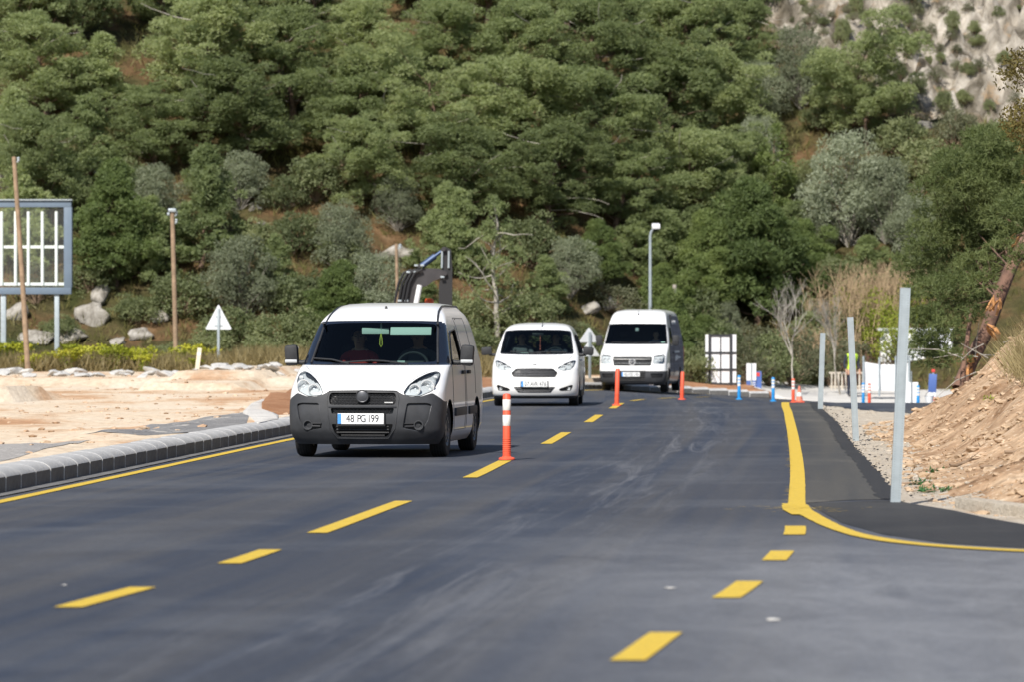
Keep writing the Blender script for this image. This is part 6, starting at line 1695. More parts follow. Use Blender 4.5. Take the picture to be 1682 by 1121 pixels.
# triangular sign backs
def tri(c, w, h, th=0.02, rz=0.0):
    mb = MB(); pts = rounded([(-w/2, 0), (w/2, 0), (0, h)], 0.07, 5)
    mb.prism(pts, Matrix.Translation(c) @ Matrix.Rotation(rz, 4, 'Z') @ Matrix.Rotation(math.pi/2, 4, 'X'), th); return mb
Y = 124.0; b = at(359, 612, Y); s = F / Y
zg = float(plain_z(b.x, Y))
R = empty('triangular_sign', (b.x, Y, zg)); tag(R, 'pale back of a lone triangular road sign on a grey post at left', 'road sign')
z0 = at(0, 541, Y).z - zg; tri((0, 0.0, z0), 44/s, 42/s).build('plate', M_SIGNBACK, R)
mb = MB(); mb.box((0, -0.05, z0/2+0.3), (0.08, 0.05, z0+0.75), bevel=0.008); mb.build('post', M_GALV, R)
for q in (0.12, 0.4): mb = MB(); mb.box((0, -0.028, z0+q), (0.3*(1-q), 0.012, 0.04)); mb.build('bracket', M_GALV, R)
Y = 122.0; b = at(966, 640, Y); s = F / Y
R = empty('double_sign', (b.x, Y, float(plain_z(b.x, Y)) - 0.1), 0.55); tag(R, 'two stacked triangular sign backs on one post between the minivan and cargo van', 'road sign')
zb = R.location.z
for py in (563, 586): tri((0.03, 0, at(0, py, Y).z - zb), 42/s, 26/s).build('plate', M_SIGNBACK, R)
mb = MB(); mb.box((0.03, -0.05, (at(0, 545, Y).z - zb)/2), (0.08, 0.05, at(0, 545, Y).z - zb), bevel=0.008); mb.build('post', M_GALV, R)
# marker stake
p = at(323, 621, 116); R = empty('marker_stake', (p.x, p.y, float(plain_z(p.x, p.y)) - 0.05)); tag(R, 'leaning cream marker stake in the rubble left of the triangular sign', 'stake')
mb = MB(); mb.prism(rounded([(-0.07, -0.06), (0.07, -0.06), (0, 0.07)], 0.02), Matrix.Rotation(0.12, 4, 'Y'), 0.80); mb.build('shaft', mat('cream_paint', (0.66, 0.60, 0.46), 0.7, vary=0.1), R)
mb = MB(); mb.box((0.07, -0.062, 0.62), (0.11, 0.006, 0.08), Matrix.Rotation(0.12, 3, 'Y')); mb.build('reflector', M_REFL, R)

# billboard
Y = 127.0; s = F / Y
def bx(px): return (px - 841) / s
def bz(py): return CH - (py - 557) / s
R = empty('billboard', (bx(20), Y, 0)); tag(R, 'empty blue-grey framed billboard with white lamp tubes on two poles', 'billboard')
ox = bx(20); x0, x1, zb, zt = bx(-98) - ox, bx(117) - ox, bz(483), bz(329)
fw = 11/s
mb = MB(); mb.box(((x0+x1)/2, 0.12, zt-fw/2), (x1-x0, 0.30, fw), bevel=0.01); mb.build('top_rail', M_BBFRAME, R)
mb = MB(); mb.box(((x0+x1)/2, 0.12, zb+fw/2), (x1-x0, 0.30, fw), bevel=0.01); mb.build('bottom_rail', M_BBFRAME, R)
mb = MB(); mb.box(((x0+x1)/2, 0.10, zt+0.02), (x1-x0+0.06, 0.40, 0.04)); mb.build('cap_strip', M_GALV, R)
for xx in (x0+fw/2, x1-fw/2): mb = MB(); mb.box((xx, 0.12, (zb+zt)/2), (fw*1.2, 0.30, zt-zb-2*fw), bevel=0.01); mb.build('side_rail', M_BBFRAME, R)
for px in (-66, -43, -20, 2, 25, 46, 69, 92):
    mb = MB(); mb.tube([(bx(px)-ox, 0.1, zb+fw*1.3), (bx(px)-ox, 0.1, zt-fw*1.6)], 0.05, 8); mb.build('lamp_tube', M_BBTUBE, R)
for py in (405, 466): mb = MB(); mb.box(((x0+x1)/2, 0.16, bz(py)), (x1-x0-0.3, 0.04, 0.09)); mb.build('cross_bar', M_BBTUBE, R)
mb = MB(); mb.box(((x0+x1)/2, 0.02, (zb+zt)/2), (x1-x0-0.2, 0.01, zt-zb-0.3)); 
k = NT('milky_pane'); tr_ = k.n('ShaderNodeBsdfTransparent'); mx_ = k.n('ShaderNodeMixShader'); mx_.inputs[0].default_value = 0.03
k.b.inputs['Base Color'].default_value = (0.7, 0.74, 0.72, 1); k.b.inputs['Roughness'].default_value = 0.3
k.l(tr_.outputs[0], mx_.inputs[1]); k.l(k.b.outputs[0], mx_.inputs[2]); k.l(mx_.outputs[0], k.out.inputs[0])
mb.build('front_pane', k.m, R)
for px, w in ((5, 0.17), (93, 0.15)):
    mb = MB(); mb.box((bx(px)-ox, 0.12, zb/2), (w, 0.15, zb), bevel=0.01); mb.build('pole', M_GALV, R)
# wooden poles
def wood_pole(b, t, r0, r1, label, extra):
    b = Vector(b); t = Vector(t); R = empty('wooden_pole', b); tag(R, label, 'pole')
    d = t - b; mb = MB(); mb.tube([(0, 0, -0.3), d*0.35, d*0.7, d], [r0, r0*0.9, r1*1.08, r1], 10); mb.build('shaft', M_WOOD, R)
    for k in range(2 if extra else 1):
        mb = MB(); q = d - Vector((0, 0, 0.15+0.25*k)); mb.lathe([(0.02, 0), (0.05, 0.03), (0.035, 0.06), (0.055, 0.10), (0.03, 0.14), (0.001, 0.15)], 10, Matrix.Translation(q + Vector((0.13, 0, 0)))); mb.box(q + Vector((0.07, 0, 0)), (0.14, 0.03, 0.03))
        mb.build('insulator', M_GALV, R)
    if extra:
        mb = MB(); mb.box(d + Vector((0, -0.05, 0.02)), (0.26, 0.14, 0.12), bevel=0.03); mb.box(d + Vector((-0.12, -0.05, -0.10)), (0.09, 0.09, 0.09), bevel=0.02); mb.build('junction_box', M_GALV, R)
    return R
b = at(47, 606, 118); wood_pole((b.x, 118, float(plain_z(b.x, 118))), at(23, 257, 118), 0.085, 0.065, 'leaning brown wooden pole in front of the billboard', False)
b = at(290, 590, 128); wood_pole((b.x, 128, float(hill_z(b.x, 128))), at(283, 346, 128), 0.085, 0.07, 'brown wooden pole with a grey box on top right of the billboard', True)
b = at(655, 560, 132); wood_pole((b.x, 132, float(hill_z(b.x, 132))), at(651, 400, 132), 0.07, 0.05, 'thin pale wooden pole behind the excavator boom', False)

# white board with black frame seen from behind
Y = 133.0; s = F / Y; cx = bx_ = (1184 - 841) / s; zg = CH - (640 - 557) / s
R = empty('framed_board', (cx, Y, zg - 0.12), -0.06); tag(R, 'tall white sign board with black grid frame seen from behind', 'sign board')
W_, H_ = 51/s, 92/s
cols = [-0.5, -0.36, -0.01, 0.32, 0.5]; rows = [0.0, 0.105, 0.36, 0.66, 1.0]
for i in range(4):
    for j in range(4):
        x0, x1 = cols[i]*W_, cols[i+1]*W_; z0, z1 = rows[j]*H_+0.1, rows[j+1]*H_+0.1
        mb = MB(); mb.box(((x0+x1)/2, 0.05, (z0+z1)/2), (x1-x0-0.01, 0.02, z1-z0-0.01)); mb.build('panel', M_BOARD, R)
for f in (-0.36, 0.32):
    mb = MB(); mb.box((f*W_, 0.0, H_/2+0.06), (0.085, 0.06, H_+0.12)); mb.build('post', M_FRAMEBLK, R)
mb = MB(); mb.box((-0.01*W_, 0.012, H_/2+0.1), (0.035, 0.03, H_-0.06)); mb.build('mullion', M_FRAMEBLK, R)
for f in (0.105, 0.36, 0.66): mb = MB(); mb.box((0, 0.018, f*H_+0.1), (W_, 0.03, 0.06)); mb.build('rail', M_FRAMEBLK, R)
for f, q in ((0.985, 0.68), (0.02, 0.68)): mb = MB(); mb.box((-0.02*W_, 0.014, f*H_+0.1), (q*W_, 0.03, 0.06)); mb.build('rail', M_FRAMEBLK, R)

# small blue and white site sign
Y = 133.5; s = F / Y; zg = CH - (645 - 557) / s
R = empty('site_sign', ((1236 - 841)/s, Y, zg - 0.05)); tag(R, 'small white and blue site sign with a red corner beside the kerb end', 'sign')
f_ = lambda px: (px - 1236)/s
g_ = lambda py: (645 - py)/s + 0.05
def pan(n, p0, p1, q0, q1, m, yy): mb = MB(); mb.box(((f_(p0)+f_(p1))/2, yy, (g_(q0)+g_(q1))/2), (f_(p1)-f_(p0), 0.02, g_(q0)-g_(q1))); mb.build(n, m, R)
pan('white_panel', 1226, 1242, 626, 598, M_BOARD, 0.0); pan('blue_panel', 1226, 1241.6, 643, 626.4, M_SIGNBLUE, 0.0); pan('blue_panel', 1241, 1251, 643, 611, M_SIGNBLUE, 0.06); pan('red_mark', 1242.2, 1248, 619, 613, M_SIGNRED, 0.045); pan('red_mark', 1227, 1230, 642, 639, M_SIGNRED, -0.012)
for q in (629, 632.5, 636): pan('white_line', 1235, 1241, q+1.2, q, M_BOARD, -0.012)
mb = MB(); mb.box((f_(1234), -0.04, g_(598)/2), (0.04, 0.04, g_(598))); mb.build('post', M_GALV, R)

# white banner stretched between posts, and a white box beside it
Y = 134.0; s = F / Y; zg = CH - (652 - 557) / s
R = empty('white_banner', ((1453 - 841)/s, Y, zg)); tag(R, 'blank white banner stretched between thin grey posts beyond the bend', 'banner')
f_ = lambda px: (px - 1453)/s
g_ = lambda py: (652 - py)/s
bm = bmesh.new(); nx_, nz_ = 24, 14; grid = []
for j in range(nz_+1):
    row = []
    for i in range(nx_+1):
        u = i/nx_; v = j/nz_; px = 1418.5 + u*73; pyt = 595 + 4*math.sin(u*math.pi) + 2*u; pyb = 641 + 4*u
        row.append(bm.verts.new((f_(px), 0.05*math.sin(u*9)*math.sin(v*3.1) + 0.03*math.sin(u*4+v*5), g_(pyb + (pyt-pyb)*v))))
    grid.append(row)
for j in range(nz_):
    for i in range(nx_): bm.faces.new((grid[j][i], grid[j][i+1], grid[j+1][i+1], grid[j+1][i]))
bm_obj('sheet', bm, M_BANNER, R, smooth=60)
for px, t in ((1418, 586), (1444, 588), (1471, 586), (1493, 587)): mb = MB(); mb.tube([(f_(px), -0.07, 0), (f_(px), -0.07, g_(t))], 0.035, 8); mb.build('post', M_GALV, R)
Y = 127.0; s = F / Y; zg = CH - (671 - 557)/s
R = empty('white_cabinet', ((1497 - 841)/s, Y, zg - 0.02), -0.12); tag(R, 'plain white box standing by the bank behind the nearest galvanised post', 'cabinet')
mb = MB(); mb.box((0, 0.2, 0.42), (0.44, 0.40, 0.84), bevel=0.015); mb.build('case', M_BOARD, R)
mb = MB(); mb.box((0.0, -0.004, 0.45), (0.02, 0.01, 0.7)); mb.build('door_gap', M_SIGNBACK, R)
mb = MB(); mb.tube([(0, -0.06, 0), (0, -0.06, 1.2)], 0.02, 7); mb.build('post', M_GALV, R)
# blue and white hanging sign with red top by the bank, bucket under it
Y = 118.0; s = F / Y; zg = CH - (662 - 557)/s
R = empty('leaning_sign', ((1530 - 841)/s, Y, zg), -0.3); R.rotation_euler = (0, 0.06, -0.3); tag(R, 'narrow blue sign with red top and white foot leaning beside the bank', 'sign')
for n, z0, z1, w, m in (('red_cap', 0.90, 0.99, 0.10, M_SIGNRED), ('blue_panel', 0.30, 0.85, 0.24, M_SIGNBLUE), ('white_panel', 0.16, 0.30, 0.24, M_BOARD), ('red_band', 0.05, 0.16, 0.24, M_SIGNRED)):
    mb = MB(); mb.box((0, 0, (z0+z1)/2), (w, 0.03, z1-z0-0.004), bevel=0.004); mb.build(n, m, R)
mb = MB(); mb.box((0, 0.03, 0.45), (0.05, 0.03, 0.95)); mb.build('post', M_GALV, R)
R = empty('bucket', ((1523 - 841)/s, Y - 0.6, zg - 0.05)); tag(R, 'small white bucket at the foot of the leaning blue sign', 'bucket')
mb = MB(); mb.lathe([(0.09, 0), (0.13, 0.24), (0.14, 0.25), (0.125, 0.24), (0.085, 0.02), (0.001, 0.02)], 18); mb.build('pail', M_BOARD, R)
mb = MB(); mb.tube([(-0.13, 0, 0.22), (-0.09, -0.05, 0.33), (0, -0.07, 0.37), (0.09, -0.05, 0.33), (0.13, 0, 0.22)], 0.007, 5); mb.build('handle', M_FRAMEBLK, R)
# picket railing
Y = 137.0; s = F / Y; zg = CH - (640 - 557)/s
R = empty('picket_railing', ((1404 - 841)/s, Y, zg - 0.1)); tag(R, 'low pale picket railing beside the worker', 'railing')
M_PICK = mat('pale_picket', (0.50, 0.45, 0.38), 0.8, vary=0.1)
for i in range(22): mb = MB(); mb.box((-0.8 + i*0.12, 0, 0.36), (0.055, 0.03, 0.62)); mb.build('picket', M_PICK, R)
for zz in (0.18, 0.66): mb = MB(); mb.box((0.46, 0.03, zz), (2.7, 0.03, 0.06)); mb.build('rail', M_PICK, R)
# white site cabin behind
Y = 146.5; s = F / Y; zg = float(hill_z((1500-841)/s, 143)) - 0.5
R = empty('site_cabin', ((1492 - 841)/s, 143.5, zg - 0.2)); tag(R, 'white site cabin half hidden behind the banner and the leaning pine', 'cabin')
mb = MB(); mb.box((0, 1.0, 1.0), (2.6, 2.0, 2.0), bevel=0.03); mb.build('wall', M_BOARD, R)
mb = MB(); mb.box((0, 1.0, 2.05), (2.8, 2.2, 0.10), bevel=0.02); mb.build('roof', M_SIGNBACK, R)
mb = MB(); mb.box((0.6, -0.01, 1.15), (0.6, 0.04, 0.6)); mb.build('window', M_PILLAR, R)
mb = MB(); mb.box((-0.6, -0.01, 0.9), (0.7, 0.04, 1.7)); mb.build('door', M_SIGNBACK, R)

# ------------------------------------------------------------------ excavator behind the nearest van
Y = 104.0; s = F / Y
R = empty('excavator', (-4.3, Y, 0.22)); tag(R, 'dark grey excavator behind the nearest van, only its boom and arm showing', 'excavator')
def e2(px, py): return ((px - 841)/s + 4.3, CH - (py - 557)/s - 0.22)
MX = lambda y: Matrix.Translation((0, y, 0)) @ Matrix.Rotation(math.pi/2, 4, 'X')
mb = MB(); mb.prism([e2(*p) for p in ((646, 560), (655, 505), (662, 470), (671, 448), (684, 440), (722, 441), (733, 446), (731, 455), (712, 461), (700, 470), (690, 471), (686, 482), (680, 505), (674, 560), (660, 572))], MX(0.17), 0.34); mb.build('boom', M_MACH, R, smooth=None)
mb = MB(); mb.prism([e2(*p) for p in ((724, 409), (732, 405), (741, 410), (743, 440), (743, 560), (736, 600), (724, 600), (721, 560), (721, 470), (726, 440))], MX(0.13), 0.26); mb.build('arm', M_MACHDK, R, smooth=None)
mb = MB(); mb.prism([e2(*p) for p in ((720, 596), (744, 592), (748, 610), (735, 640), (700, 640), (690, 625), (705, 628), (722, 618))], MX(0.35), 0.70); mb.build('bucket', M_MACHDK, R, smooth=None)
def cyl(p, q, r1, r2, y, n, m1, m2):
    a = Vector((e2(*p)[0], y, e2(*p)[1])); b = Vector((e2(*q)[0], y, e2(*q)[1])); mid = a.lerp(b, 0.6)
    o = empty(n, (0, 0, 0), 0, R)
    mb = MB(); mb.tube([a, mid], r1, 10); mb.build('barrel', m1, o); mb = MB(); mb.tube([mid, b], r2, 10); mb.build('rod', m2, o)
cyl((692, 437), (730, 409), 0.085, 0.05, 0.0, 'arm_cylinder', M_CYL, M_CYL)
cyl((672, 560), (690, 468), 0.09, 0.07, -0.26, 'boom_cylinder', M_MACHDK, M_BOARD); cyl((672, 560), (690, 468), 0.09, 0.05, 0.26, 'boom_cylinder', M_MACHDK, M_BOARD)
for i, dx in enumerate((-6, 0, 6, 12)):
    pts = [Vector((e2(*p)[0], -0.20 - 0.02*i, e2(*p)[1])) for p in ((652+dx, 545), (655+dx, 495), (661+dx, 465), (670+dx, 448), (682+dx, 443))]
    mb = MB(); mb.tube(pts, 0.035, 7); mb.build('hose', M_MACHDK, R)
for p in ((657, 494), (668, 494), (671, 447), (683, 447), (684, 436), (694, 436), (727, 455)):
    mb = MB(); mb.box((e2(*p)[0], -0.25, e2(*p)[1]), (0.10, 0.06, 0.05), bevel=0.01); mb.build('hose_clamp', M_GALV, R)
for px, w in ((726, 0.04), (737, 0.05)): mb = MB(); mb.tube([(e2(px, 440)[0], -0.17, e2(px, 440)[1]), (e2(px+0.5, 412)[0], -0.17, e2(px, 412)[1])], 0.03, 6); mb.build('pipe', M_GALV, R)
for p in ((729, 409), (731, 449), (689, 437)):
    mb = MB(); mb.tube([(e2(*p)[0], -0.24, e2(*p)[1]), (e2(*p)[0], 0.24, e2(*p)[1])], 0.06, 10); mb.build('pin', M_MACH, R)
mb = MB(); mb.box((0.35, 0.4, 1.15), (1.5, 1.7, 0.75), bevel=0.10); mb.build('house', M_MACH, R)
mb = MB(); mb.box((-0.30, 0.75, 1.10), (0.6, 0.9, 0.8), bevel=0.12); mb.build('counterweight', M_MACHDK, R)
cb = empty('cab', (0.45, 1.0, 0.85), 0, R)
mb = MB(); mb.box((0, 0, 0.15), (0.95, 0.85, 0.3), bevel=0.04); mb.box((0, 0, 1.22), (0.98, 0.88, 0.08), bevel=0.03)
for sx in (-1, 1):
    for sy in (-1, 1): mb.box((sx*0.44, sy*0.39, 0.72), (0.07, 0.07, 0.95))
mb.build('frame', M_MACH, cb)
for c_, sz in (((0, -0.40, 0.72), (0.8, 0.015, 0.9)), ((0, 0.40, 0.72), (0.8, 0.015, 0.9)), ((0.45, 0, 0.72), (0.015, 0.7, 0.9)), ((-0.45, 0, 0.72), (0.015, 0.7, 0.9))):
    mb = MB(); mb.box(c_, sz); mb.build('window', M_SIDEGLASS, cb)
p = e2(707, 497); mb = MB(); mb.lathe([(0.12, 0), (0.12, 0.10), (0.09, 0.15), (0.001, 0.16)], 14, Matrix.Translation((p[0]-0.05, 1.0, 2.11))); mb.build('beacon', mat('beacon_orange', (0.8, 0.12, 0.02), 0.3), R)
for yy in (-0.45, 1.25):
    tr = empty('track', (-0.1, yy, 0), 0, R)
    pts = [(-0.95 + 0.0, 0.36)]
    prof = [(x_, z_) for x_, z_ in ([( -0.75 + 0.30*math.cos(t), 0.30 + 0.30*math.sin(t)) for t in np.linspace(math.pi/2, 1.5*math.pi, 9)] + [(0.95 + 0.30*math.cos(t), 0.30 + 0.30*math.sin(t)) for t in np.linspace(-math.pi/2, math.pi/2, 9)])]
    mb = MB(); mb.prism(prof, Matrix.Translation((0, 0.2, 0)) @ Matrix.Rotation(math.pi/2, 4, 'X'), 0.4); mb.build('belt', M_MACHDK, tr, smooth=None)
    for k_ in range(14):
        mb = MB(); mb.box((-0.72 + k_*0.128, 0, 0.612), (0.09, 0.42, 0.03)); mb.build('shoe', M_MACH, tr)
    for xx in (-0.75, 0.95): mb = MB(); mb.tube([(xx, -0.215, 0.30), (xx, 0.215, 0.30)], 0.2, 16); mb.build('sprocket', M_MACH, tr)
mb = MB(); mb.box((0, 0.4, 0.68), (0.9, 1.4, 0.22), bevel=0.04); mb.build('undercarriage', M_MACHDK, R)

# ------------------------------------------------------------------ rocks and rubble
def rock_mesh(seed, sub=3, rough=0.28, flat=0.7):
    rng = np.random.default_rng(seed)
    bm = bmesh.new(); bmesh.ops.create_icosphere(bm, subdivisions=sub, radius=1.0)
    dirs = unit(rng.normal(size=(18, 3))); cuts = 0.42 + 0.45 * rng.random(18)
    for v in bm.verts:
        p = np.array(v.co)
        for d, c in zip(dirs, cuts):                 # planes knocked off the ball
            e = p @ d - c
            if e > 0: p = p - d * e * 0.92
        n = rough * 1.3 * (vnoise(p[0]*3+seed, p[1]*3+p[2]*2, seed) + 0.5*vnoise(p[0]*7, p[1]*7+p[2]*5, seed+1))
        p = p * (1 + float(n)); p[2] *= flat; v.co = p
    smooth_by_angle(bm, 14)
    me = bpy.data.meshes.new('boulder'); bm.to_mesh(me); bm.free(); me.materials.append(M_ROCK); return me
RK = [rock_mesh(500+i) for i in range(6)]
rk_rng = random.Random(3)
BOULD = [(105, 556, 80, 46, 'wide pale boulder below the billboard'), (150, 525, 60, 56, 'tall pale boulder right of the billboard pole'), (165, 492, 46, 46, 'pale boulder above the tall one right of the billboard'), (228, 556, 56, 34, 'grey boulder right of the billboard poles'),
         (25, 520, 50, 50, 'grey boulder under the left end of the billboard'), (262, 528, 34, 34, 'pale rock left of the wooden pole with the grey box'), (196, 566, 40, 24, 'low pale rock between two boulders near the billboard'), (60, 560, 60, 34, 'pale rock behind the leaning wooden pole'), (12, 305, 60, 44, 'pale rock above the billboard'), (155, 284, 20, 14, 'small tan rock high above the billboard'),
         (655, 424, 76, 42, 'large white rock on the slope behind the excavator boom'), (622, 424, 30, 18, 'small white rock beside the large one behind the excavator'), (560, 417, 20, 10, 'small white rock on the slope above the nearest van'), (540, 352, 18, 14, 'small pale rock in the clearing above the nearest van'), (475, 338, 22, 14, 'small pale rock at the edge of the clearing'), (1000, 505, 60, 40, 'tan rock face behind the cargo van roof'), (965, 510, 44, 30, 'tan rock left of the cargo van roof'), (1515, 210, 40, 26, 'pale rock under the broad pine by the cliff'), (420, 345, 30, 18, 'tan rock in the clearing left of the nearest van'),
         (300, 470, 26, 20, 'small pale rock by the wooden pole with the grey box'), (430, 372, 28, 16, 'second tan rock in the clearing left of the nearest van')]
for i, (px, py, w, h, lab) in enumerate(BOULD):
    p = on_hill(px, py); s_ = F / p[1]
    o = link_mesh('boulder', RK[i % 6], None); o.location = (p[0], p[1], p[2] + 0.02 * h / s_); o.scale = (w / s_ * 0.62, w / s_ * 0.55, h / s_ * 0.72)
    o.rotation_euler = (rk_rng.uniform(-0.2, 0.2), rk_rng.uniform(-0.2, 0.2), rk_rng.random() * 6.28); tag(o, lab, 'boulder', 'boulders on the slope')
RB = [rock_mesh(520+i, 2, 0.2, 0.6) for i in range(5)]
for m_ in RB: m_.materials.clear(); m_.materials.append(M_CONC)
for i in range(70):
    Y = rk_rng.uniform(103.5, 117); x = rk_rng.uniform(-15.5, -4.6) * Y / 110
    if x > -5.2 and Y < 106: continue
    o = link_mesh('rubble_chunk', RB[i % 5], None); k_ = rk_rng.uniform(0.08, 0.27)
    o.location = (x, Y, float(plain_z(x, Y)) + 0.2*k_); o.scale = (k_*1.7, k_*1.2, k_*0.8); o.rotation_euler = (rk_rng.uniform(-0.4, 0.4), rk_rng.uniform(-0.4, 0.4), rk_rng.random()*6.28)
    tag(o, 'broken pale concrete chunk in the rubble row edging the excavated ground', 'rubble', 'rubble chunks along the excavated ground')
# loose stones and litter on bank and plain: too many to count
def scatter(name, P, meshes, smin, smax, m, label, cat, seed):
    rng = np.random.default_rng(seed); V = []; Fc = []; n0 = 0
    base = []
    for me in meshes:
        v = np.empty(len(me.vertices)*3, np.float32); me.vertices.foreach_get('co', v); f = np.empty(len(me.polygons)*3, np.int32); me.polygons.foreach_get('vertices', f); base.append((v.reshape(-1, 3), f.reshape(-1, 3)))
    for p in P:
        v, f = base[int(rng.integers(len(base)))]; k_ = smin + (smax - smin) * rng.random()**2.5; a = rng.random()*6.28
        M_ = np.array([[math.cos(a), -math.sin(a), 0], [math.sin(a), math.cos(a), 0], [0, 0, 1]])
        V.append((v * k_ * np.array([1.3, 1, 0.7])) @ M_.T + p + np.array([0, 0, 0.1*k_])); Fc.append(f + n0); n0 += len(v)
    o = link_mesh(name, np_mesh(name, np.concatenate(V), np.concatenate(Fc)), m); tag(o, label, cat, kind='stuff')
SM = [rock_mesh(540+i, 1, 0.2, 0.7) for i in range(4)]
rg = np.random.default_rng(33)
n = 3600; Y = rg.uniform(31, 66, n); X = toe_x(Y) + rg.uniform(-0.3, 4.2, n)
scatter('bank_stones', np.c_[X, Y, bank_z(X, Y)], SM, 0.008, 0.10, soil_mat('pale_stone', [(0.3, (0.34, 0.24, 0.15)), (0.7, (0.55, 0.42, 0.30))], 1.0, 9.0, 0.4), 'small pale stones strewn over the soil bank', 'stones', 1)
n = 900; Y = rg.uniform(34, 80, n); X = in_x(Y) + rg.uniform(0.02, 1.0, n)
scatter('verge_gravel', np.c_[X, Y, bank_z(X, Y)], SM, 0.006, 0.04, M_GRAVEL, 'loose gravel on the verge beside the asphalt', 'gravel', 2)
n = 420; Y = rg.uniform(34, 86, n); X = in_x(Y) + 0.02 + 0.35 * rg.random(n) ** 2
scatter('asphalt_crumbs', np.c_[X, Y, bank_z(X, Y)+0.02], SM, 0.006, 0.026, M_FRESH, 'black asphalt crumbs along the broken road edge', 'crumbs', 3)
n = 1500; Y = rg.uniform(36, 118, n); X = kb_x(Y) - 0.5 - rg.uniform(0, 11, n)**1.1
scatter('plain_stones', np.c_[X, Y, plain_z(X, Y)], SM, 0.012, 0.085, soil_mat('plain_stone', [(0.3, (0.33, 0.2, 0.12)), (0.7, (0.58, 0.46, 0.34))], 0.6, 8.0, 0.4), 'small stones and clods on the excavated ground', 'stones', 4)
# dry brown leaf litter on the bank
n = 5000; Y = rg.uniform(33, 64, n); X = toe_x(Y) + rg.uniform(-0.2, 3.6, n)
P = np.c_[X, Y, bank_z(X, Y) + 0.012]
d = unit(np.c_[rg.normal(size=(n, 2)), 0.25*rg.normal(size=n)]); sd = unit(np.cross(d, np.c_[0.3*rg.normal(size=(n, 2)), np.ones(n)]))
V, Fq = quads(P, d, sd, rg.uniform(0.03, 0.08, n), rg.uniform(0.010, 0.025, n))
o = link_mesh('leaf_litter', np_mesh('leaf_litter', V, Fq), leaf_mat('dead_leaves', [(0.26, 0.13, 0.06), (0.40, 0.25, 0.14), (0.52, 0.37, 0.23)], 0.3)); tag(o, 'brown leaf and bark litter over the soil bank', 'litter', kind='stuff')
# torn green sprigs and sticks lying on the bank
for i, (px, py, Y, lab) in enumerate(((1535, 760, 41.5, 'small green sprig lying upright on the soil bank'), (1520, 803, 36.5, 'flat green sprig on the gravel below the bank'), (1548, 808, 36.2, 'second flat green sprig beside the kerb stone'), (1512, 782, 38.5, 'pale green twig near the nearest galvanised post'), (1630, 655, 52, 'low green grass tuft on the bank'))):
    x = (px - 841)/F*Y; z = float(bank_z(x, Y)); q = np.random.default_rng(600+i)
    V, Fq = tufts(q, np.array([[0, 0, 0.02]]) + q.normal(size=(18, 3))*[0.06, 0.03, 0.012], np.tile([0.6, 0, 0.3], (18, 1)), 3, 0.055, 0.018, 0.9)
    R = empty('green_sprig', (x, Y, z)); tag(R, lab, 'sprig', 'green sprigs on the bank')
    link_mesh('leaves', np_mesh('leaves', V, Fq), M_LIME if i == 4 else leaf_mat('fresh_green', [(0.03, 0.10, 0.03), (0.06, 0.17, 0.06), (0.10, 0.24, 0.09)], 0.25), R)['kind'] = 'stuff'
    T = Tubes(); T.add(np.array([[-0.15, 0, 0.01], [0, 0.01, 0.03], [0.18, -0.01, 0.03]]), [0.006, 0.005, 0.003], 4); link_mesh('stem', T.mesh('stem'), M_TWIG, R)
for i, (px, py, Y, L, a, lab) in enumerate(((1650, 715, 39, 0.9, 0.3, 'crooked dry branch at the right edge of the bank'), (1610, 735, 39.5, 0.6, -0.2, 'short dry branch on the bank'), (1560, 745, 41, 0.5, 0.1, 'thin dry stick across the middle of the bank'))):
    x = (px - 841)/F*Y; q = np.random.default_rng(640+i); T = Tubes()
    b = bent(q, [0, 0, 0.06], [math.cos(a), 0.2, 0.12], L, 6, 0.0, 0.25); T.add(b, np.linspace(0.018, 0.006, 7), 5)
    for j in (2, 3, 4): T.add(bent(q, b[j], [math.cos(a), 0.3*q.normal(), 0.7], L*0.4, 4, 0, 0.3), np.linspace(0.009, 0.003, 5), 4)
    o = link_mesh('dry_branch', T.mesh('dry_branch'), M_TWIG); o.location = (x, Y, float(bank_z(x, Y))); tag(o, lab, 'branch', 'dry branches on the bank')

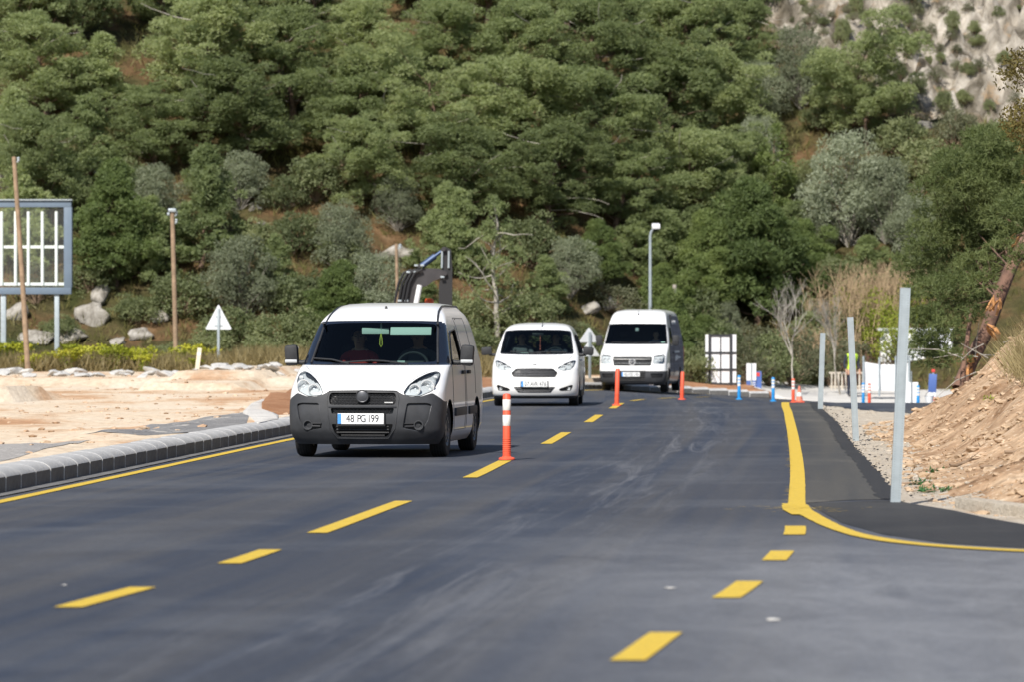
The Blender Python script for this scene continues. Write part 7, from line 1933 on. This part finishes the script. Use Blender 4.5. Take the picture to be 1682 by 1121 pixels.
# ------------------------------------------------------------------ people
def skin_body(V, E, rad, root=0, name='body', sub=2):
    me = bpy.data.meshes.new(name); me.from_pydata(V, E, [])
    o = bpy.data.objects.new(name, me); COL.objects.link(o)
    mo = o.modifiers.new('s', 'SKIN'); mo.use_smooth_shade = True
    for i, d in enumerate(me.skin_vertices[0].data): d.radius = (rad[i], rad[i]) if not hasattr(rad[i], '__len__') else rad[i]; d.use_root = (i == root)
    ms = o.modifiers.new('d', 'SUBSURF'); ms.levels = sub; ms.render_levels = sub
    dg = bpy.context.evaluated_depsgraph_get(); out = bpy.data.meshes.new_from_object(o.evaluated_get(dg))
    bpy.data.objects.remove(o); bpy.data.meshes.remove(me)
    return out
M_SKIN = mat('skin', (0.46, 0.27, 0.19), 0.55)
M_HAIR = mat('dark_hair', (0.02, 0.016, 0.014), 0.7)
def person(loc, rz, pose, label, shirt, trousers, vest=None, cap=None, group=None):
    """pose: joints in the person's frame (facing -y)"""
    J = pose; names = list(J); V = [J[n][0] for n in names]; rad = [J[n][1] for n in names]; ix = {n: i for i, n in enumerate(names)}
    ch = [('pelvis', 'waist', 'chest', 'collar', 'neck', 'jaw', 'brow', 'crown')]
    for sd in ('l', 'r'):
        ch += [('collar', 'sho_'+sd, 'elb_'+sd, 'wri_'+sd, 'palm_'+sd), ('pelvis', 'hip_'+sd, 'kne_'+sd, 'ank_'+sd, 'toe_'+sd)]
    E = [(ix[a], ix[b]) for c in ch for a, b in zip(c, c[1:])]
    for sd in ('l', 'r'):                                             # five fingers each, unequal and bent
        p = Vector(J['palm_'+sd][0]); w = Vector(J['wri_'+sd][0]); d = (p-w).normalized(); sgn = -1 if sd == 'l' else 1
        side = d.cross(Vector((0, 0, 1))); side = side.normalized() if side.length > 0.1 else Vector((0, 1, 0)); nrm = side.cross(d)
        for k, L in enumerate((0.062, 0.078, 0.085, 0.076, 0.058)):
            if k == 0: a = w.lerp(p, 0.55) + side*0.045*sgn; b = a + (d*0.5 + side*sgn*0.6 - nrm*0.4).normalized()*L*0.6; c = b + (d - nrm*0.8).normalized()*L*0.5
            else: a = p + side*sgn*(0.032 - 0.021*(k-1)) + d*0.02; b = a + (d - nrm*0.25).normalized()*L*0.55; c = b + (d - nrm*1.0).normalized()*L*0.5
            i0 = len(V); V += [tuple(a), tuple(b), tuple(c)]; rad += [0.010, 0.009, 0.007]; E += [(ix['palm_'+sd], i0), (i0, i0+1), (i0+1, i0+2)]
    me = skin_body(V, E, rad, ix['pelvis'])
    R = empty('person', loc, rz); tag(R, label, 'person', group)
    zc = J['collar'][0][2] + 0.05; hands = [Vector(J['wri_'+sd][0]) for sd in 'lr']; el = [Vector(J['elb_'+sd][0]) for sd in 'lr']; pz_ = J['pelvis'][0][2]
    knees = [Vector(J['kne_'+sd][0]) for sd in 'lr']
    me.materials.clear()
    for m in (M_SKIN, shirt, trousers, vest or shirt, M_FRAMEBLK): me.materials.append(m)
    hp = [Vector(J['hip_'+sd][0]) for sd in 'lr']; an = [Vector(J['ank_'+sd][0]) for sd in 'lr']
    for f in me.polygons:
        c = f.center
        if min((c-w).dot(w-e)/(w-e).length for w, e in zip(hands, el)) is None: pass
        nearhand = any((c-w).length < 0.19 and (c-w).dot((w-e).normalized()) > -0.02 for w, e in zip(hands, el))
        leg = any((c-k_).length < (k_-h_).length*1.02 and (c-h_).dot((k_-h_).normalized()) > 0.03 for k_, h_ in zip(knees, hp)) or any((c-(k_+a_)/2).length < (k_-a_).length*0.62 for k_, a_ in zip(knees, an))
        shoe = any((c-a_).length < 0.24 and c.z < a_.z + 0.01 for a_ in an)
        if nearhand: mi = 0
        elif c.z > zc and abs(c.x - J['neck'][0][0]) < 0.14: mi = 0
        elif shoe: mi = 4
        elif leg or c.z < pz_ - 0.02: mi = 2
        else: mi = 3 if vest and abs(c.x - J['chest'][0][0]) < 0.2 else 1
        f.material_index = mi; f.use_smooth = True
    link_mesh('body', me, None, R)
    h = Vector(J['brow'][0]); 
    mb = MB(); bmesh.ops.create_uvsphere(mb.bm, u_segments=16, v_segments=10, radius=1.0)
    for v in list(mb.bm.verts):
        if v.co.z < -0.15 - 0.5*max(0, v.co.y) or (v.co.y < -0.45 and v.co.z < 0.45): mb.bm.verts.remove(v)
        else: v.co = h + Vector((v.co.x*0.088, v.co.y*0.108 + 0.006, v.co.z*0.10 + 0.012))
    mb.build('hair' if not cap else 'cap', cap or M_HAIR, R, smooth=60)
    mb = MB(); mb.tube([h + Vector((0, -0.090, 0.008)), h + Vector((0, -0.118, -0.038)), h + Vector((0, -0.095, -0.048))], [0.008, 0.015, 0.008], 6); mb.build('nose', M_SKIN, R)
    for sx in (-1, 1):
        mb = MB(); mb.box(h + Vector((sx*0.033, -0.094, 0.0)), (0.024, 0.012, 0.010), bevel=0.003); mb.build('eye', M_HAIR, R)
        mb = MB(); mb.lathe([(0.001, -0.008), (0.026, -0.006), (0.03, 0.004), (0.012, 0.008)], 8, Matrix.Translation(h + Vector((sx*0.085, 0.01, -0.02))) @ Matrix.Rotation(math.pi/2, 4, 'Y')); mb.build('ear', M_SKIN, R)
    mb = MB(); mb.box(h + Vector((0, -0.090, -0.082)), (0.045, 0.012, 0.009), bevel=0.003); mb.build('mouth', mat('lips', (0.30, 0.12, 0.10), 0.6), R)
    return R
def seated(reach=True):
    J = dict(pelvis=((0, 0.02, 0), 0.145), waist=((0, 0.05, 0.18), 0.135), chest=((0, 0.07, 0.36), (0.155, 0.125)), collar=((0, 0.06, 0.49), 0.085), neck=((0, 0.04, 0.565), 0.055), jaw=((0, 0.0, 0.635), 0.070), brow=((0, 0.005, 0.715), 0.090), crown=((0, 0.015, 0.795), 0.062))
    for sd, s in (('l', -1), ('r', 1)):
        J.update({'sho_'+sd: ((s*0.19, 0.06, 0.455), 0.066), 'elb_'+sd: ((s*0.24, -0.10, 0.20), 0.046),
                  'wri_'+sd: ((s*0.16, -0.36, 0.33) if reach else (s*0.12, -0.30, 0.14), 0.028), 'palm_'+sd: ((s*0.15, -0.43, 0.36) if reach else (s*0.08, -0.37, 0.13), 0.032),
                  'hip_'+sd: ((s*0.10, -0.02, 0.0), 0.10), 'kne_'+sd: ((s*0.15, -0.46, 0.08), 0.07), 'ank_'+sd: ((s*0.14, -0.62, -0.30), 0.045), 'toe_'+sd: ((s*0.15, -0.80, -0.34), 0.035)})
    return J
def standing(bend=0.0):
    J = dict(pelvis=((0, 0.0, 0.95), 0.14), waist=((0, -0.02, 1.12), 0.13), chest=((0, -0.02, 1.30), (0.16, 0.12)), collar=((0, 0, 1.44), 0.085), neck=((0, -0.01, 1.52), 0.055), jaw=((0, -0.045, 1.59), 0.068), brow=((0, -0.035, 1.67), 0.088), crown=((0, -0.02, 1.75), 0.06))
    for sd, s in (('l', -1), ('r', 1)):
        J.update({'sho_'+sd: ((s*0.20, 0, 1.41), 0.066), 'elb_'+sd: ((s*0.27, 0.03, 1.14), 0.045), 'wri_'+sd: ((s*0.26, -0.08, 0.92), 0.028), 'palm_'+sd: ((s*0.25, -0.11, 0.85), 0.032),
                  'hip_'+sd: ((s*0.10, 0, 0.90), 0.10), 'kne_'+sd: ((s*0.11, -0.02, 0.50), 0.065), 'ank_'+sd: ((s*0.12, 0.02, 0.09), 0.045), 'toe_'+sd: ((s*0.14, -0.14, 0.04), 0.036)})
    return J
M_NAVY = mat('navy_cloth', (0.02, 0.024, 0.04), 0.9); M_GREYCL = mat('grey_cloth', (0.10, 0.10, 0.11), 0.9); M_REDCL = mat('red_cloth', (0.35, 0.03, 0.03), 0.9)
M_HIVIS = mat('hi_vis_yellow', (0.50, 0.72, 0.05), 0.7); M_BLUECL = mat('blue_cloth', (0.05, 0.09, 0.25), 0.9); M_REDCAP = mat('red_helmet', (0.60, 0.05, 0.04), 0.4)
def in_van(v, p):
    M_ = Matrix.Translation(v.location) @ Matrix.Rotation(v.rotation_euler.z, 4, 'Z'); return M_ @ Vector(p)
person(in_van(van_a, (0.38, 2.00, 0.74)), van_a.rotation_euler.z, seated(), 'driver of the nearest van in grey top, hands on the wheel', M_GREYCL, M_NAVY)
person(in_van(van_a, (-0.34, 1.98, 0.72)), van_a.rotation_euler.z, seated(False), 'front passenger of the nearest van in red top', M_REDCL, M_NAVY)
person(in_van(van_b, (0.36, 1.94, 0.72)), van_b.rotation_euler.z, seated(), 'driver of the small minivan in dark top', M_NAVY, M_NAVY)
person(in_van(van_b, (-0.36, 1.94, 0.72)), van_b.rotation_euler.z, seated(False), 'front passenger of the small minivan in dark grey top', M_GREYCL, M_NAVY)
person(in_van(van_c, (0.50, 2.22, 1.07)), van_c.rotation_euler.z, seated(), 'driver of the tall cargo van in dark blue top', M_BLUECL, M_NAVY)
Y = 135.0; x = (1399 - 841)/F*Y; s = F/Y; person((x, Y, CH - (653-557)/s), 0.4, standing(), 'standing worker in yellow vest, dark trousers and red cap behind the middle galvanised post', M_NAVY, M_NAVY, M_HIVIS, M_REDCAP)
Y = 96.0; x = (1573 - 841)/F*Y; person((x, Y, float(bank_z(10.4, 91)) - 1.15), -0.5, standing(), 'worker in red top half hidden behind the soil bank by the torn trunk', M_REDCL, M_BLUECL, None, M_REDCAP)
